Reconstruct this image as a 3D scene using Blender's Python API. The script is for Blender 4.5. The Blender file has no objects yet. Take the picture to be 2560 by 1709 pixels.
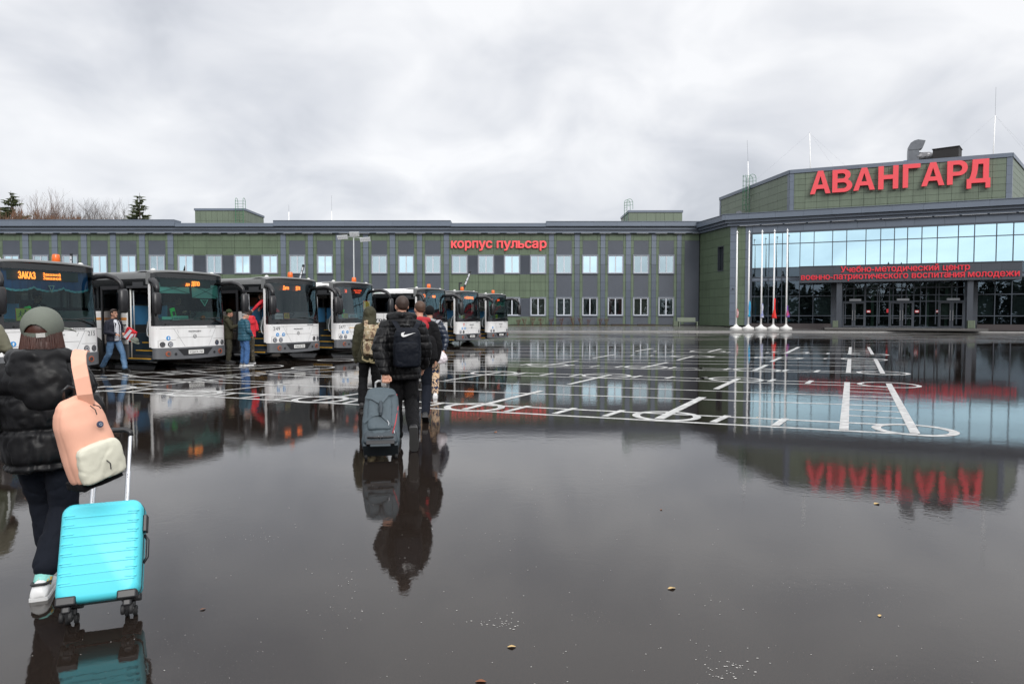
import bpy, bmesh, math, random
from mathutils import Vector, Matrix, noise, Euler
R = math.radians
PI = math.pi
C = bpy.context.scene.collection
scene = bpy.context.scene
random.seed(7)

# ------------------------------------------------------------------ camera
CAMH, FPX, PITCH = 1.6, 1706.7, math.atan(68.5 / 1706.7)
cam_data = bpy.data.cameras.new('camera')
cam_data.lens = 24.0
cam_data.sensor_width = 36.0
cam_data.clip_start = 0.1
cam_data.clip_end = 3000
cam = bpy.data.objects.new('camera', cam_data)
C.objects.link(cam)
cam.location = (0, 0, CAMH)
cam.rotation_euler = (PI / 2 - PITCH, 0, 0)
scene.camera = cam

# ------------------------------------------------------------------ sky and sun
SUN_EL, SUN_AZ = R(32), R(155)          # azimuth measured clockwise from +Y
world = bpy.data.worlds.new('World')
scene.world = world
world.use_nodes = True
wn, wl = world.node_tree.nodes, world.node_tree.links
wn.clear()
w_out = wn.new('ShaderNodeOutputWorld')
w_bg = wn.new('ShaderNodeBackground'); w_bg.inputs['Strength'].default_value = 0.1
w_sky = wn.new('ShaderNodeTexSky'); w_sky.sky_type = 'NISHITA'; w_sky.sun_disc = False
w_sky.sun_elevation = SUN_EL; w_sky.sun_rotation = SUN_AZ
w_tc = wn.new('ShaderNodeTexCoord')
w_sep = wn.new('ShaderNodeSeparateXYZ'); wl.new(w_tc.outputs['Generated'], w_sep.inputs[0])
def wmath(op, a, b=None, clamp=False):
    n = wn.new('ShaderNodeMath'); n.operation = op; n.use_clamp = clamp
    for i, v in enumerate((a, b)):
        if v is None: continue
        if isinstance(v, (int, float)): n.inputs[i].default_value = v
        else: wl.new(v, n.inputs[i])
    return n.outputs[0]
w_zz = wmath('ADD', wmath('MAXIMUM', w_sep.outputs['Z'], 0.0), 0.42)
w_cmb = wn.new('ShaderNodeCombineXYZ')
wl.new(wmath('DIVIDE', w_sep.outputs['X'], w_zz), w_cmb.inputs[0])
wl.new(wmath('DIVIDE', w_sep.outputs['Y'], w_zz), w_cmb.inputs[1])
def wnoise(scale, detail, rough, dist, off):
    m = wn.new('ShaderNodeMapping'); m.inputs['Location'].default_value = off
    wl.new(w_cmb.outputs[0], m.inputs[0])
    n = wn.new('ShaderNodeTexNoise'); n.inputs['Scale'].default_value = scale
    n.inputs['Detail'].default_value = detail; n.inputs['Roughness'].default_value = rough
    n.inputs['Distortion'].default_value = dist
    wl.new(m.outputs[0], n.inputs['Vector'])
    return n.outputs['Fac']
n_big = wnoise(1.1, 2, 0.45, 0.2, (3.1, 0.4, 0))
n_mid = wnoise(3.4, 4, 0.5, 0.5, (7.7, 2.4, 0))
n_fin = wnoise(8.0, 4, 0.5, 0.6, (1.7, 9.4, 0))
w_sum = wmath('ADD', wmath('ADD', wmath('MULTIPLY', n_big, 0.46), wmath('MULTIPLY', n_mid, 0.48)), wmath('MULTIPLY', n_fin, 0.06))
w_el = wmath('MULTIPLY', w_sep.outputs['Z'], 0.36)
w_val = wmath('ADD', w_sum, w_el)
w_ramp = wn.new('ShaderNodeValToRGB')
wl.new(w_val, w_ramp.inputs[0])
cr = w_ramp.color_ramp
cr.elements[0].position = 0.40; cr.elements[0].color = (3.25, 3.45, 3.85, 1)
cr.elements[1].position = 0.68; cr.elements[1].color = (6.7, 6.75, 6.9, 1)
e = cr.elements.new(0.53); e.color = (4.95, 5.1, 5.45, 1)
# ramp stops are clamped to the display range by some builds, so scale outside the ramp
for el in cr.elements: el.color = [c / 10 for c in el.color[:3]] + [1]
w_mul = wn.new('ShaderNodeVectorMath'); w_mul.operation = 'SCALE'; w_mul.inputs['Scale'].default_value = 10.0
wl.new(w_ramp.outputs[0], w_mul.inputs[0])
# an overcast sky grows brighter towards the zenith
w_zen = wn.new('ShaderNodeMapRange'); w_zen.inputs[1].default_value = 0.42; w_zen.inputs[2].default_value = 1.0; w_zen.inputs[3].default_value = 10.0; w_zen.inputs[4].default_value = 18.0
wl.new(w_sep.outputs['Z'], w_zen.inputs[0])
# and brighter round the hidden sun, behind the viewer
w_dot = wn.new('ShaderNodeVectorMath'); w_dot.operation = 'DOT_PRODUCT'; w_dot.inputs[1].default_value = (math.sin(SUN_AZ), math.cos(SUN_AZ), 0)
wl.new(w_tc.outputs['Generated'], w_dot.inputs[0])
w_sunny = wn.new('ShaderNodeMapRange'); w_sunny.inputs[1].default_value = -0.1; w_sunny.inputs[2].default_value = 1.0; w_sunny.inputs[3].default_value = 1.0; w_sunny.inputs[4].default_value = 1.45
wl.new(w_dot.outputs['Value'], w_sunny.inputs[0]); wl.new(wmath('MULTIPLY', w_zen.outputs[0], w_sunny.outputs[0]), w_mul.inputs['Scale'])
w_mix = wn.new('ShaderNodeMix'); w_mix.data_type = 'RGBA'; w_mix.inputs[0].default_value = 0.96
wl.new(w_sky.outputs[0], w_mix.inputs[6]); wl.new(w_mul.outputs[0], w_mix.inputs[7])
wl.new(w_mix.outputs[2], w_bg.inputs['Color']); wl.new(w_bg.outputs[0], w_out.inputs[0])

sun_d = bpy.data.lights.new('sun', 'SUN')
sun_d.energy = 1.5; sun_d.angle = R(25); sun_d.color = (1.0, 0.97, 0.93)
sun = bpy.data.objects.new('sun', sun_d); C.objects.link(sun)
sun.rotation_euler = Vector((math.sin(SUN_AZ) * math.cos(SUN_EL), math.cos(SUN_AZ) * math.cos(SUN_EL), math.sin(SUN_EL))).to_track_quat('Z', 'Y').to_euler()
scene.view_settings.view_transform = 'Standard'
scene.view_settings.look = 'None'
scene.view_settings.exposure = 0.55
scene.view_settings.gamma = 1.0
scene.cycles.max_bounces = 10
scene.cycles.transparent_max_bounces = 14
scene.cycles.caustics_reflective = False
scene.cycles.caustics_refractive = False

# ------------------------------------------------------------------ pixel helpers: where a point of the photo stands at a given distance
CP, SP = math.cos(PITCH), math.sin(PITCH)
def at(px, py, Y):
    u, v = px - 1280, 854.5 - py
    k = Y / (FPX * CP + v * SP)
    return Vector((u * k, Y, CAMH + k * (-FPX * SP + v * CP)))
def gnd(px, py, z=0.0):
    u, v = px - 1280, 854.5 - py
    d = Vector((u, FPX * CP + v * SP, -FPX * SP + v * CP))
    return d * ((z - CAMH) / d.z) + Vector((0, 0, CAMH))

# ------------------------------------------------------------------ materials
MATS = {}
def nt(m): return m.node_tree.nodes, m.node_tree.links
def mat(name, col, rough=0.5, metal=0.0, spec=0.5, var=0.0, vscale=5.0, bump=0.0, bscale=40.0, island=0.0, emit=None, coat=0.0, col2=None, detail=4, sheen=0.0, streak=0.0, rvar=0.0):
    if name in MATS: return MATS[name]
    m = bpy.data.materials.new(name); m.use_nodes = True
    n, l = nt(m)
    p = n['Principled BSDF']
    p.inputs['Base Color'].default_value = (*col, 1)
    p.inputs['Roughness'].default_value = rough
    p.inputs['Metallic'].default_value = metal
    p.inputs['Specular IOR Level'].default_value = spec
    p.inputs['Coat Weight'].default_value = coat
    p.inputs['Coat Roughness'].default_value = 0.08
    if sheen: p.inputs['Sheen Weight'].default_value = sheen
    tc = n.new('ShaderNodeTexCoord')
    if var or island or streak:
        c2 = col2 or tuple(c * 0.45 for c in col)
        fac = None
        if var:
            t = n.new('ShaderNodeTexNoise'); t.inputs['Scale'].default_value = vscale; t.inputs['Detail'].default_value = detail
            l.new(tc.outputs['Object'], t.inputs['Vector'])
            r = n.new('ShaderNodeMapRange'); r.inputs[1].default_value = 0.3; r.inputs[2].default_value = 0.72
            r.inputs[3].default_value = 0; r.inputs[4].default_value = var
            l.new(t.outputs['Fac'], r.inputs[0]); fac = r.outputs[0]
        if streak:
            mp = n.new('ShaderNodeMapping'); mp.inputs['Scale'].default_value = (6, 6, 0.35)
            l.new(tc.outputs['Object'], mp.inputs[0])
            t = n.new('ShaderNodeTexNoise'); t.inputs['Scale'].default_value = 1.0; t.inputs['Detail'].default_value = 5
            l.new(mp.outputs[0], t.inputs['Vector'])
            r = n.new('ShaderNodeMapRange'); r.inputs[1].default_value = 0.45; r.inputs[2].default_value = 0.75
            r.inputs[3].default_value = 0; r.inputs[4].default_value = streak
            l.new(t.outputs['Fac'], r.inputs[0])
            if fac:
                a = n.new('ShaderNodeMath'); a.operation = 'ADD'; l.new(fac, a.inputs[0]); l.new(r.outputs[0], a.inputs[1]); fac = a.outputs[0]
            else: fac = r.outputs[0]
        if island:
            g = n.new('ShaderNodeNewGeometry')
            a = n.new('ShaderNodeMath'); a.operation = 'MULTIPLY_ADD'; a.inputs[1].default_value = island
            l.new(g.outputs['Random Per Island'], a.inputs[0])
            if fac: l.new(fac, a.inputs[2])
            else: a.inputs[2].default_value = 0
            fac = a.outputs[0]
        mx = n.new('ShaderNodeMix'); mx.data_type = 'RGBA'
        mx.inputs[6].default_value = (*col, 1); mx.inputs[7].default_value = (*c2, 1)
        l.new(fac, mx.inputs[0]); l.new(mx.outputs[2], p.inputs['Base Color'])
    if rvar:
        t = n.new('ShaderNodeTexNoise'); t.inputs['Scale'].default_value = vscale * 1.7; t.inputs['Detail'].default_value = 4
        l.new(tc.outputs['Object'], t.inputs['Vector'])
        r = n.new('ShaderNodeMapRange'); r.inputs[3].default_value = max(0.02, rough - rvar); r.inputs[4].default_value = rough + rvar
        l.new(t.outputs['Fac'], r.inputs[0]); l.new(r.outputs[0], p.inputs['Roughness'])
    if bump:
        t = n.new('ShaderNodeTexNoise'); t.inputs['Scale'].default_value = bscale; t.inputs['Detail'].default_value = 3
        l.new(tc.outputs['Object'], t.inputs['Vector'])
        b = n.new('ShaderNodeBump'); b.inputs['Distance'].default_value = bump; b.inputs['Strength'].default_value = 1
        l.new(t.outputs['Fac'], b.inputs['Height']); l.new(b.outputs[0], p.inputs['Normal'])
    if emit:
        p.inputs['Emission Color'].default_value = (*emit[0], 1); p.inputs['Emission Strength'].default_value = emit[1]
    MATS[name] = m
    return m
def glass(name, tint, trans=0.6, gloss=(0.85, 0.95, 1.0), base=0.06, rough=0.0, bump=0.0, bscale=0.6, blend=0.5):
    """Pane: transparent tint plus mirror reflection growing with the viewing angle."""
    if name in MATS: return MATS[name]
    m = bpy.data.materials.new(name); m.use_nodes = True
    n, l = nt(m); n.clear()
    o = n.new('ShaderNodeOutputMaterial'); mx = n.new('ShaderNodeMixShader')
    tr = n.new('ShaderNodeBsdfTransparent'); tr.inputs[0].default_value = (*[c * trans for c in tint], 1)
    g = n.new('ShaderNodeBsdfGlossy'); g.inputs['Color'].default_value = (*gloss, 1); g.inputs['Roughness'].default_value = rough
    lw = n.new('ShaderNodeFresnel'); lw.inputs['IOR'].default_value = 1.5
    r = n.new('ShaderNodeMapRange'); r.inputs[1].default_value = 0.04; r.inputs[2].default_value = 1
    r.inputs[3].default_value = base; r.inputs[4].default_value = 1
    l.new(lw.outputs[0], r.inputs[0]); l.new(r.outputs[0], mx.inputs[0])
    l.new(tr.outputs[0], mx.inputs[1]); l.new(g.outputs[0], mx.inputs[2]); l.new(mx.outputs[0], o.inputs[0])
    if bump:
        tc = n.new('ShaderNodeTexCoord')
        t = n.new('ShaderNodeTexNoise'); t.inputs['Scale'].default_value = bscale; t.inputs['Detail'].default_value = 1
        l.new(tc.outputs['Object'], t.inputs['Vector'])
        b = n.new('ShaderNodeBump'); b.inputs['Distance'].default_value = bump
        l.new(t.outputs['Fac'], b.inputs['Height']); l.new(b.outputs[0], g.inputs['Normal'])
    MATS[name] = m
    return m

# ------------------------------------------------------------------ mesh helpers
class MB:
    def __init__(s): s.v = []; s.f = []; s.M = Matrix.Identity(4)
    def _add(s, vs, fs):
        o = len(s.v); s.v += [tuple(s.M @ Vector(v)) for v in vs]; s.f += [tuple(i + o for i in f) for f in fs]; return s
    def box(s, x0, x1, y0, y1, z0, z1):
        vs = [(x, y, z) for z in (z0, z1) for y in (y0, y1) for x in (x0, x1)]
        return s._add(vs, [(0, 2, 3, 1), (4, 5, 7, 6), (0, 1, 5, 4), (2, 6, 7, 3), (0, 4, 6, 2), (1, 3, 7, 5)])
    def bar(s, a, b, w, h=None):
        """Rectangular bar between two points."""
        a, b = Vector(a), Vector(b); h = h or w; d = (b - a); L = d.length
        q = d.to_track_quat('Z', 'Y').to_matrix().to_4x4(); q.translation = a
        o = s.M; s.M = o @ q; s.box(-w / 2, w / 2, -h / 2, h / 2, 0, L); s.M = o; return s
    def tube(s, pts, rad, n=8, cap=True, flat=1.0):
        pts = [Vector(p) for p in pts]
        if isinstance(rad, (int, float)): rad = [rad] * len(pts)
        vs, fs = [], []; ref = None
        for i, p in enumerate(pts):
            d = (pts[min(i + 1, len(pts) - 1)] - pts[max(i - 1, 0)]).normalized()
            if ref is None:
                ref = d.cross(Vector((0, 0, 1)))
                if ref.length < 0.1: ref = d.cross(Vector((0, 1, 0)))
            u = (ref - d * ref.dot(d)).normalized(); w = d.cross(u); ref = u
            for k in range(n):
                a = 2 * PI * k / n
                vs.append(p + (u * math.cos(a) + w * math.sin(a) * flat) * rad[i])
        for i in range(len(pts) - 1):
            for k in range(n):
                a = i * n + k; b = i * n + (k + 1) % n
                fs.append((a, b, b + n, a + n))
        if cap:
            fs.append(tuple(range(n - 1, -1, -1))); m = (len(pts) - 1) * n; fs.append(tuple(range(m, m + n)))
        return s._add(vs, fs)
    def rings(s, rings, cap=True):
        """Loft through rings of equal length (lists of points)."""
        n = len(rings[0]); vs = [p for r in rings for p in r]; fs = []
        for i in range(len(rings) - 1):
            for k in range(n):
                a = i * n + k; b = i * n + (k + 1) % n
                fs.append((a, b, b + n, a + n))
        if cap:
            fs.append(tuple(range(n - 1, -1, -1))); m = (len(rings) - 1) * n; fs.append(tuple(range(m, m + n)))
        return s._add(vs, fs)
    def ell(s, c, r, nu=14, nv=9, rot=None):
        c = Vector(c); vs, fs = [], []
        if isinstance(r, (int, float)): r = (r, r, r)
        q = rot.to_matrix() if rot else Matrix.Identity(3)
        for j in range(nv + 1):
            t = PI * j / nv
            for i in range(nu):
                a = 2 * PI * i / nu
                vs.append(c + q @ Vector((r[0] * math.sin(t) * math.cos(a), r[1] * math.sin(t) * math.sin(a), r[2] * math.cos(t))))
        for j in range(nv):
            for i in range(nu):
                a, b = j * nu + i, j * nu + (i + 1) % nu
                fs.append((a, a + nu, b + nu, b))
        return s._add(vs, fs)
    def prism(s, poly, y0, y1):
        """Polygon in x,z extruded along y."""
        n = len(poly)
        vs = [(x, y0, z) for x, z in poly] + [(x, y1, z) for x, z in poly]
        fs = [tuple(range(n)), tuple(range(2 * n - 1, n - 1, -1))] + [(i, i + n, (i + 1) % n + n, (i + 1) % n) for i in range(n)]
        return s._add(vs, fs)
    def lathe(s, prof, n=16, c=(0, 0, 0), axis='Z'):
        """Profile of (radius, height)."""
        vs, fs = [], []; c = Vector(c)
        for r, h in prof:
            for k in range(n):
                a = 2 * PI * k / n; x, y = r * math.cos(a), r * math.sin(a)
                p = (x, y, h) if axis == 'Z' else ((h, x, y) if axis == 'X' else (y, h, x))
                vs.append(c + Vector(p))
        for i in range(len(prof) - 1):
            for k in range(n):
                a, b = i * n + k, i * n + (k + 1) % n
                fs.append((a, b, b + n, a + n))
        fs.append(tuple(range(n - 1, -1, -1))); m = (len(prof) - 1) * n; fs.append(tuple(range(m, m + n)))
        return s._add(vs, fs)
    def quad(s, a, b, c, d): return s._add([a, b, c, d], [(0, 1, 2, 3)])
    def mesh(s, name):
        me = bpy.data.meshes.new(name); me.from_pydata(s.v, [], s.f); me.update(); return me
    def build(s, name, m, parent=None, smooth=False, bevel=0.0, fix=True):
        me = s.mesh(name)
        if fix:
            bm = bmesh.new(); bm.from_mesh(me); bmesh.ops.recalc_face_normals(bm, faces=bm.faces); bm.to_mesh(me); bm.free()
        return obj(name, me, m, parent, smooth, bevel)
def obj(name, me, m, parent=None, smooth=False, bevel=0.0):
    o = bpy.data.objects.new(name, me); C.objects.link(o)
    if m and not me.materials: me.materials.append(m)
    if smooth:
        me.polygons.foreach_set('use_smooth', [True] * len(me.polygons))
        if smooth == 'auto':
            try: me.set_sharp_from_angle(angle=R(40))
            except Exception: pass
    if bevel:
        b = o.modifiers.new('bevel', 'BEVEL'); b.width = bevel; b.segments = 2; b.limit_method = 'ANGLE'; b.angle_limit = R(40)
    if parent is not None: o.parent = parent
    return o
def tag(o, label=None, cat=None, group=None, kind=None):
    if label: o['label'] = label
    if cat: o['category'] = cat
    if group: o['group'] = group
    if kind: o['kind'] = kind
    return o
def thing(name, label, cat, loc=(0, 0, 0), rz=0.0, group=None):
    o = bpy.data.objects.new(name, None); C.objects.link(o); o.empty_display_size = 0.1
    o.location = loc; o.rotation_euler = (0, 0, rz)
    return tag(o, label, cat, group)
def copy_tree(o, parent=None):
    kids = [c for c in bpy.data.objects if c.parent == o]
    c = o.copy(); C.objects.link(c); c.parent = parent
    for k in kids: copy_tree(k, c)
    return c
TMP = bpy.data.scenes.new('tmp')
def evaluated_mesh(o, name):
    TMP.collection.objects.link(o)
    with bpy.context.temp_override(scene=TMP, view_layer=TMP.view_layers[0]):
        dg = bpy.context.evaluated_depsgraph_get(); dg.update()
    me = bpy.data.meshes.new_from_object(o.evaluated_get(dg), depsgraph=dg)
    me.name = name
    TMP.collection.objects.unlink(o)
    return me
def remesh(mb, voxel, name, disp=None, smooth=2):
    """Union of closed pieces as one continuous surface, then displaced along the normal."""
    me = mb.mesh(name)
    o = bpy.data.objects.new(name, me)
    r = o.modifiers.new('r', 'REMESH'); r.mode = 'VOXEL'; r.voxel_size = voxel
    if smooth:
        s_ = o.modifiers.new('s', 'SMOOTH'); s_.iterations = smooth; s_.factor = 0.5
    out = evaluated_mesh(o, name)
    bpy.data.objects.remove(o)
    if disp:
        ns = [v.normal.copy() for v in out.vertices]
        for v, n_ in zip(out.vertices, ns):
            v.co += n_ * disp(v.co)
        out.update()
    return out
X_H, ST = .546, .092      # x-height and stroke of the built-in face
def _ring(cx, cy, rx, ry, a0, a1, s_, n=10):
    o = [(cx + rx * math.cos(R(a0 + (a1 - a0) * i / n)), cy + ry * math.sin(R(a0 + (a1 - a0) * i / n))) for i in range(n + 1)]
    q = [(cx + (rx - s_) * math.cos(R(a0 + (a1 - a0) * i / n)), cy + (ry - s_) * math.sin(R(a0 + (a1 - a0) * i / n))) for i in range(n + 1)]
    return o + q[::-1]
def own_glyph(ch):
    """Polygons for letters the built-in face does not fill well: (list of polygons, width)."""
    h, s_ = X_H, ST
    bx = lambda x0, x1, y0, y1: [(x0, y0), (x1, y0), (x1, y1), (x0, y1)]
    if ch == 'н': return [bx(0, s_, 0, h), bx(.38, .38 + s_, 0, h), bx(s_, .38, .23, .23 + s_ * .9)], .47
    if ch == 'ь': return [bx(0, s_, 0, h), bx(s_, .27, 0, s_ * .9), bx(s_, .27, .25, .25 + s_ * .9), _ring(.27, .1664, .17, .1664, -90, 90, s_ * .9)], .44
    if ch == 'я': return [bx(.36, .36 + s_, 0, h), bx(.18, .36, h - s_ * .9, h), bx(.18, .36, .19, .19 + s_ * .9), _ring(.18, .368, .17, .178, 90, 270, s_ * .9), [(.0, 0), (.11, 0), (.27, .19), (.16, .19)]], .45
    if ch == 'ч': return [bx(.34, .34 + s_, 0, h), _ring(.2, .40, .2, .2, 180, 270, s_ * .95), bx(.2, .34, .2, .2 + s_ * .95), bx(0, s_ * .95, .40, h)], .43
    if ch == 'Ы': return [bx(0, s_, 0, .727), bx(.56, .56 + s_, 0, .727), bx(s_, .27, 0, s_), bx(s_, .27, .34, .34 + s_), _ring(.27, .216, .2, .216, -90, 90, s_)], .65
def _run_mesh(s, ex, res, shear, bold):
    cu = bpy.data.curves.new('t', 'FONT'); cu.body = s; cu.size = 1; cu.offset = bold; cu.resolution_u = res; cu.shear = shear
    cu.extrude = ex
    o = bpy.data.objects.new('t', cu); me = evaluated_mesh(o, 'lettering'); bpy.data.objects.remove(o); return me
def _raw_text(s, ex, res, shear, bold):
    s = s.replace('Р', 'P').replace('Х', 'X').replace('х', 'x')
    if not any(c in 'ньячЫ' for c in s): return _run_mesh(s, ex, res, shear, bold)
    bm = bmesh.new(); x = 0; run = ''
    def flush(run, x):
        if not run: return x
        if not run.strip(): return x + .25 * len(run)
        lead = len(run) - len(run.lstrip()); tail = len(run) - len(run.rstrip())
        me = _run_mesh(run.strip(), ex, res, shear, bold); xs = [v.co.x for v in me.vertices]; n0 = len(bm.verts); bm.from_mesh(me); bm.verts.ensure_lookup_table()
        for v in bm.verts[n0:]: v.co.x += x + lead * .25 - min(xs)
        return x + lead * .25 + max(xs) - min(xs) + .085 + tail * .25
    for c in s:
        if c in 'ньячЫ':
            x = flush(run, x); run = ''; polys, w = own_glyph(c)
            for p in polys:
                cu = bpy.data.curves.new('g', 'CURVE'); cu.dimensions = '2D'; cu.fill_mode = 'BOTH'; cu.extrude = ex
                sp = cu.splines.new('POLY'); sp.points.add(len(p) - 1); sp.use_cyclic_u = True
                for q, (px, py) in zip(sp.points, p): q.co = (px, py, 0, 1)
                o = bpy.data.objects.new('g', cu); me = evaluated_mesh(o, 'g'); bpy.data.objects.remove(o)
                n0 = len(bm.verts); bm.from_mesh(me); bm.verts.ensure_lookup_table()
                for v in bm.verts[n0:]: v.co.x += x
            x += w + .085
        else: run += c
    flush(run, x); me = bpy.data.meshes.new('lettering'); bm.to_mesh(me); bm.free(); return me
def text_mesh(s, w, h=None, depth=0.0, bold=0.0, res=3, shear=0.0, space=1.0, heavy=0.0):
    """Flat lettering in x,z scaled to width w (and height h), lower left corner at the origin; extruded towards -y by depth."""
    me = _raw_text(s, 0.05 if depth else 0.0, res, shear, bold)
    xs = [v.co.x for v in me.vertices]; ys = [v.co.y for v in me.vertices]
    x0, x1, y0, y1 = min(xs), max(xs), min(ys), max(ys)
    sx = w / (x1 - x0); sy = h / (y1 - y0) if h else sx
    for v in me.vertices:
        v.co = ((v.co.x - x0) * sx, -(v.co.z + 0.05) * 10 * depth if depth else 0, (v.co.y - y0) * sy)
    me.update(); me.materials.clear()
    if heavy:
        bm = bmesh.new(); k = heavy * (h or w / max(1, len(s)) * 1.4)
        for i, (dx, dz) in enumerate(((-1, -.6), (1, -.6), (-1, .6), (1, .6), (0, 0))):
            n0 = len(bm.verts); bm.from_mesh(me); bm.verts.ensure_lookup_table()
            for v in bm.verts[n0:]: v.co.x += dx * k; v.co.z += dz * k; v.co.y -= .0012 * i
        me2 = bpy.data.meshes.new('lettering'); bm.to_mesh(me2); bm.free(); me = me2
        for v in me.vertices: v.co.x = v.co.x * w / (w + 2 * k) + k * w / (w + 2 * k)
    return me
def arc(cx, cy, rx, ry, a0, a1, n=10): return [(cx + rx * math.cos(R(a0 + (a1 - a0) * i / n)), cy + ry * math.sin(R(a0 + (a1 - a0) * i / n))) for i in range(n + 1)]
GLYPH = {
 'А': [[(0, 0), (.37, 1), (.63, 1), (1, 0), (.76, 0), (.685, .215), (.315, .215), (.24, 0)], [(.375, .39), (.5, .77), (.625, .39)]],
 'В': [[(0, 0), (0, 1), (.52, 1)] + arc(.55, .755, .36, .245, 80, -50) + arc(.6, .28, .40, .28, 60, -90), [(.26, .6), (.26, .835), (.5, .835)] + arc(.5, .7175, .15, .1175, 80, -90), [(.26, .165), (.26, .43), (.52, .43)] + arc(.54, .2975, .19, .1325, 80, -90)],
 'Н': [[(0, 0), (0, 1), (.27, 1), (.27, .61), (.73, .61), (.73, 1), (1, 1), (1, 0), (.73, 0), (.73, .43), (.27, .43), (.27, 0)]],
 'Г': [[(0, 0), (0, 1), (1, 1), (1, .82), (.31, .82), (.31, 0)]],
 'Р': [[(0, 0), (0, 1), (.55, 1)] + arc(.58, .685, .42, .315, 85, -90) + [(.28, .37), (.28, 0)], [(.28, .53), (.28, .83), (.52, .83)] + arc(.53, .68, .2, .15, 80, -90)],
 'Д': [[(0, 0), (0, .335), (.1, .335), (.17, .46), (.215, .65), (.235, 1), (.93, 1), (.93, .335), (1, .335), (1, 0), (.8, 0), (.8, .187), (.2, .187), (.2, 0)], [(.37, .335), (.43, .5), (.465, .7), (.475, .835), (.69, .835), (.69, .335)]]}
def glyph_mesh(ch, w, h, depth):
    cu = bpy.data.curves.new('g', 'CURVE'); cu.dimensions = '2D'; cu.fill_mode = 'BOTH'; cu.extrude = .05
    for pts in GLYPH[ch]:
        sp = cu.splines.new('POLY'); sp.points.add(len(pts) - 1); sp.use_cyclic_u = True
        for q, (x, y) in zip(sp.points, pts): q.co = (x, y, 0, 1)
    o = bpy.data.objects.new('g', cu); me = evaluated_mesh(o, 'letter'); bpy.data.objects.remove(o)
    for v in me.vertices: v.co = (v.co.x * w, -(v.co.z + .05) * 10 * depth, v.co.y * h)
    me.update(); me.materials.clear(); return me
def xf(me, f):
    for v in me.vertices: v.co = f(v.co)
    me.update(); return me

# colours used in many places
GREEN = mat('green cladding', (0.116, 0.158, 0.102), 0.42, spec=0.4, island=0.2, streak=0.42, var=0.2, vscale=0.5, rvar=0.1, bump=0.0006, bscale=60)
GREEN2 = mat('weathered green cladding', (0.145, 0.182, 0.132), 0.45, spec=0.4, island=0.15, streak=0.35, var=0.15, vscale=0.8)
GREY = mat('grey cladding', (0.135, 0.163, 0.207), 0.38, spec=0.45, island=0.14, var=0.12, vscale=0.7, rvar=0.1)
DGREY = mat('dark grey cladding', (0.062, 0.07, 0.085), 0.38, spec=0.45, island=0.2, var=0.3, vscale=0.6, rvar=0.12)
GLOSSG = mat('polished grey stone', (0.1, 0.12, 0.152), 0.16, spec=0.6, island=0.12, var=0.2, vscale=0.8, bump=0.004, bscale=1.5)
RIB = mat('ribbed grey sheet', (0.085, 0.097, 0.12), 0.45, spec=0.45, var=0.15, vscale=0.6, streak=0.1)
SEAM = mat('dark joint', (0.025, 0.03, 0.028), 0.8)
FRAMEG = mat('grey window frame', (0.17, 0.19, 0.225), 0.35)
WHITEFR = mat('pale window frame', (0.5, 0.53, 0.58), 0.35)
RED = mat('red sign letters', (0.72, 0.055, 0.07), 0.28, spec=0.6, coat=0.2, emit=((1.0, 0.1, 0.1), 0.05))
REDM = mat('light red sign letters', (0.78, 0.07, 0.08), 0.3, spec=0.6, emit=((1.0, 0.16, 0.16), 0.14))
BLACK = mat('black plastic', (0.012, 0.012, 0.014), 0.38)
RUBBER = mat('black rubber', (0.014, 0.014, 0.015), 0.7, var=0.3, vscale=8)
WHITE = mat('white paint', (0.78, 0.78, 0.77), 0.3, spec=0.5, var=0.1, vscale=3)

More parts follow.
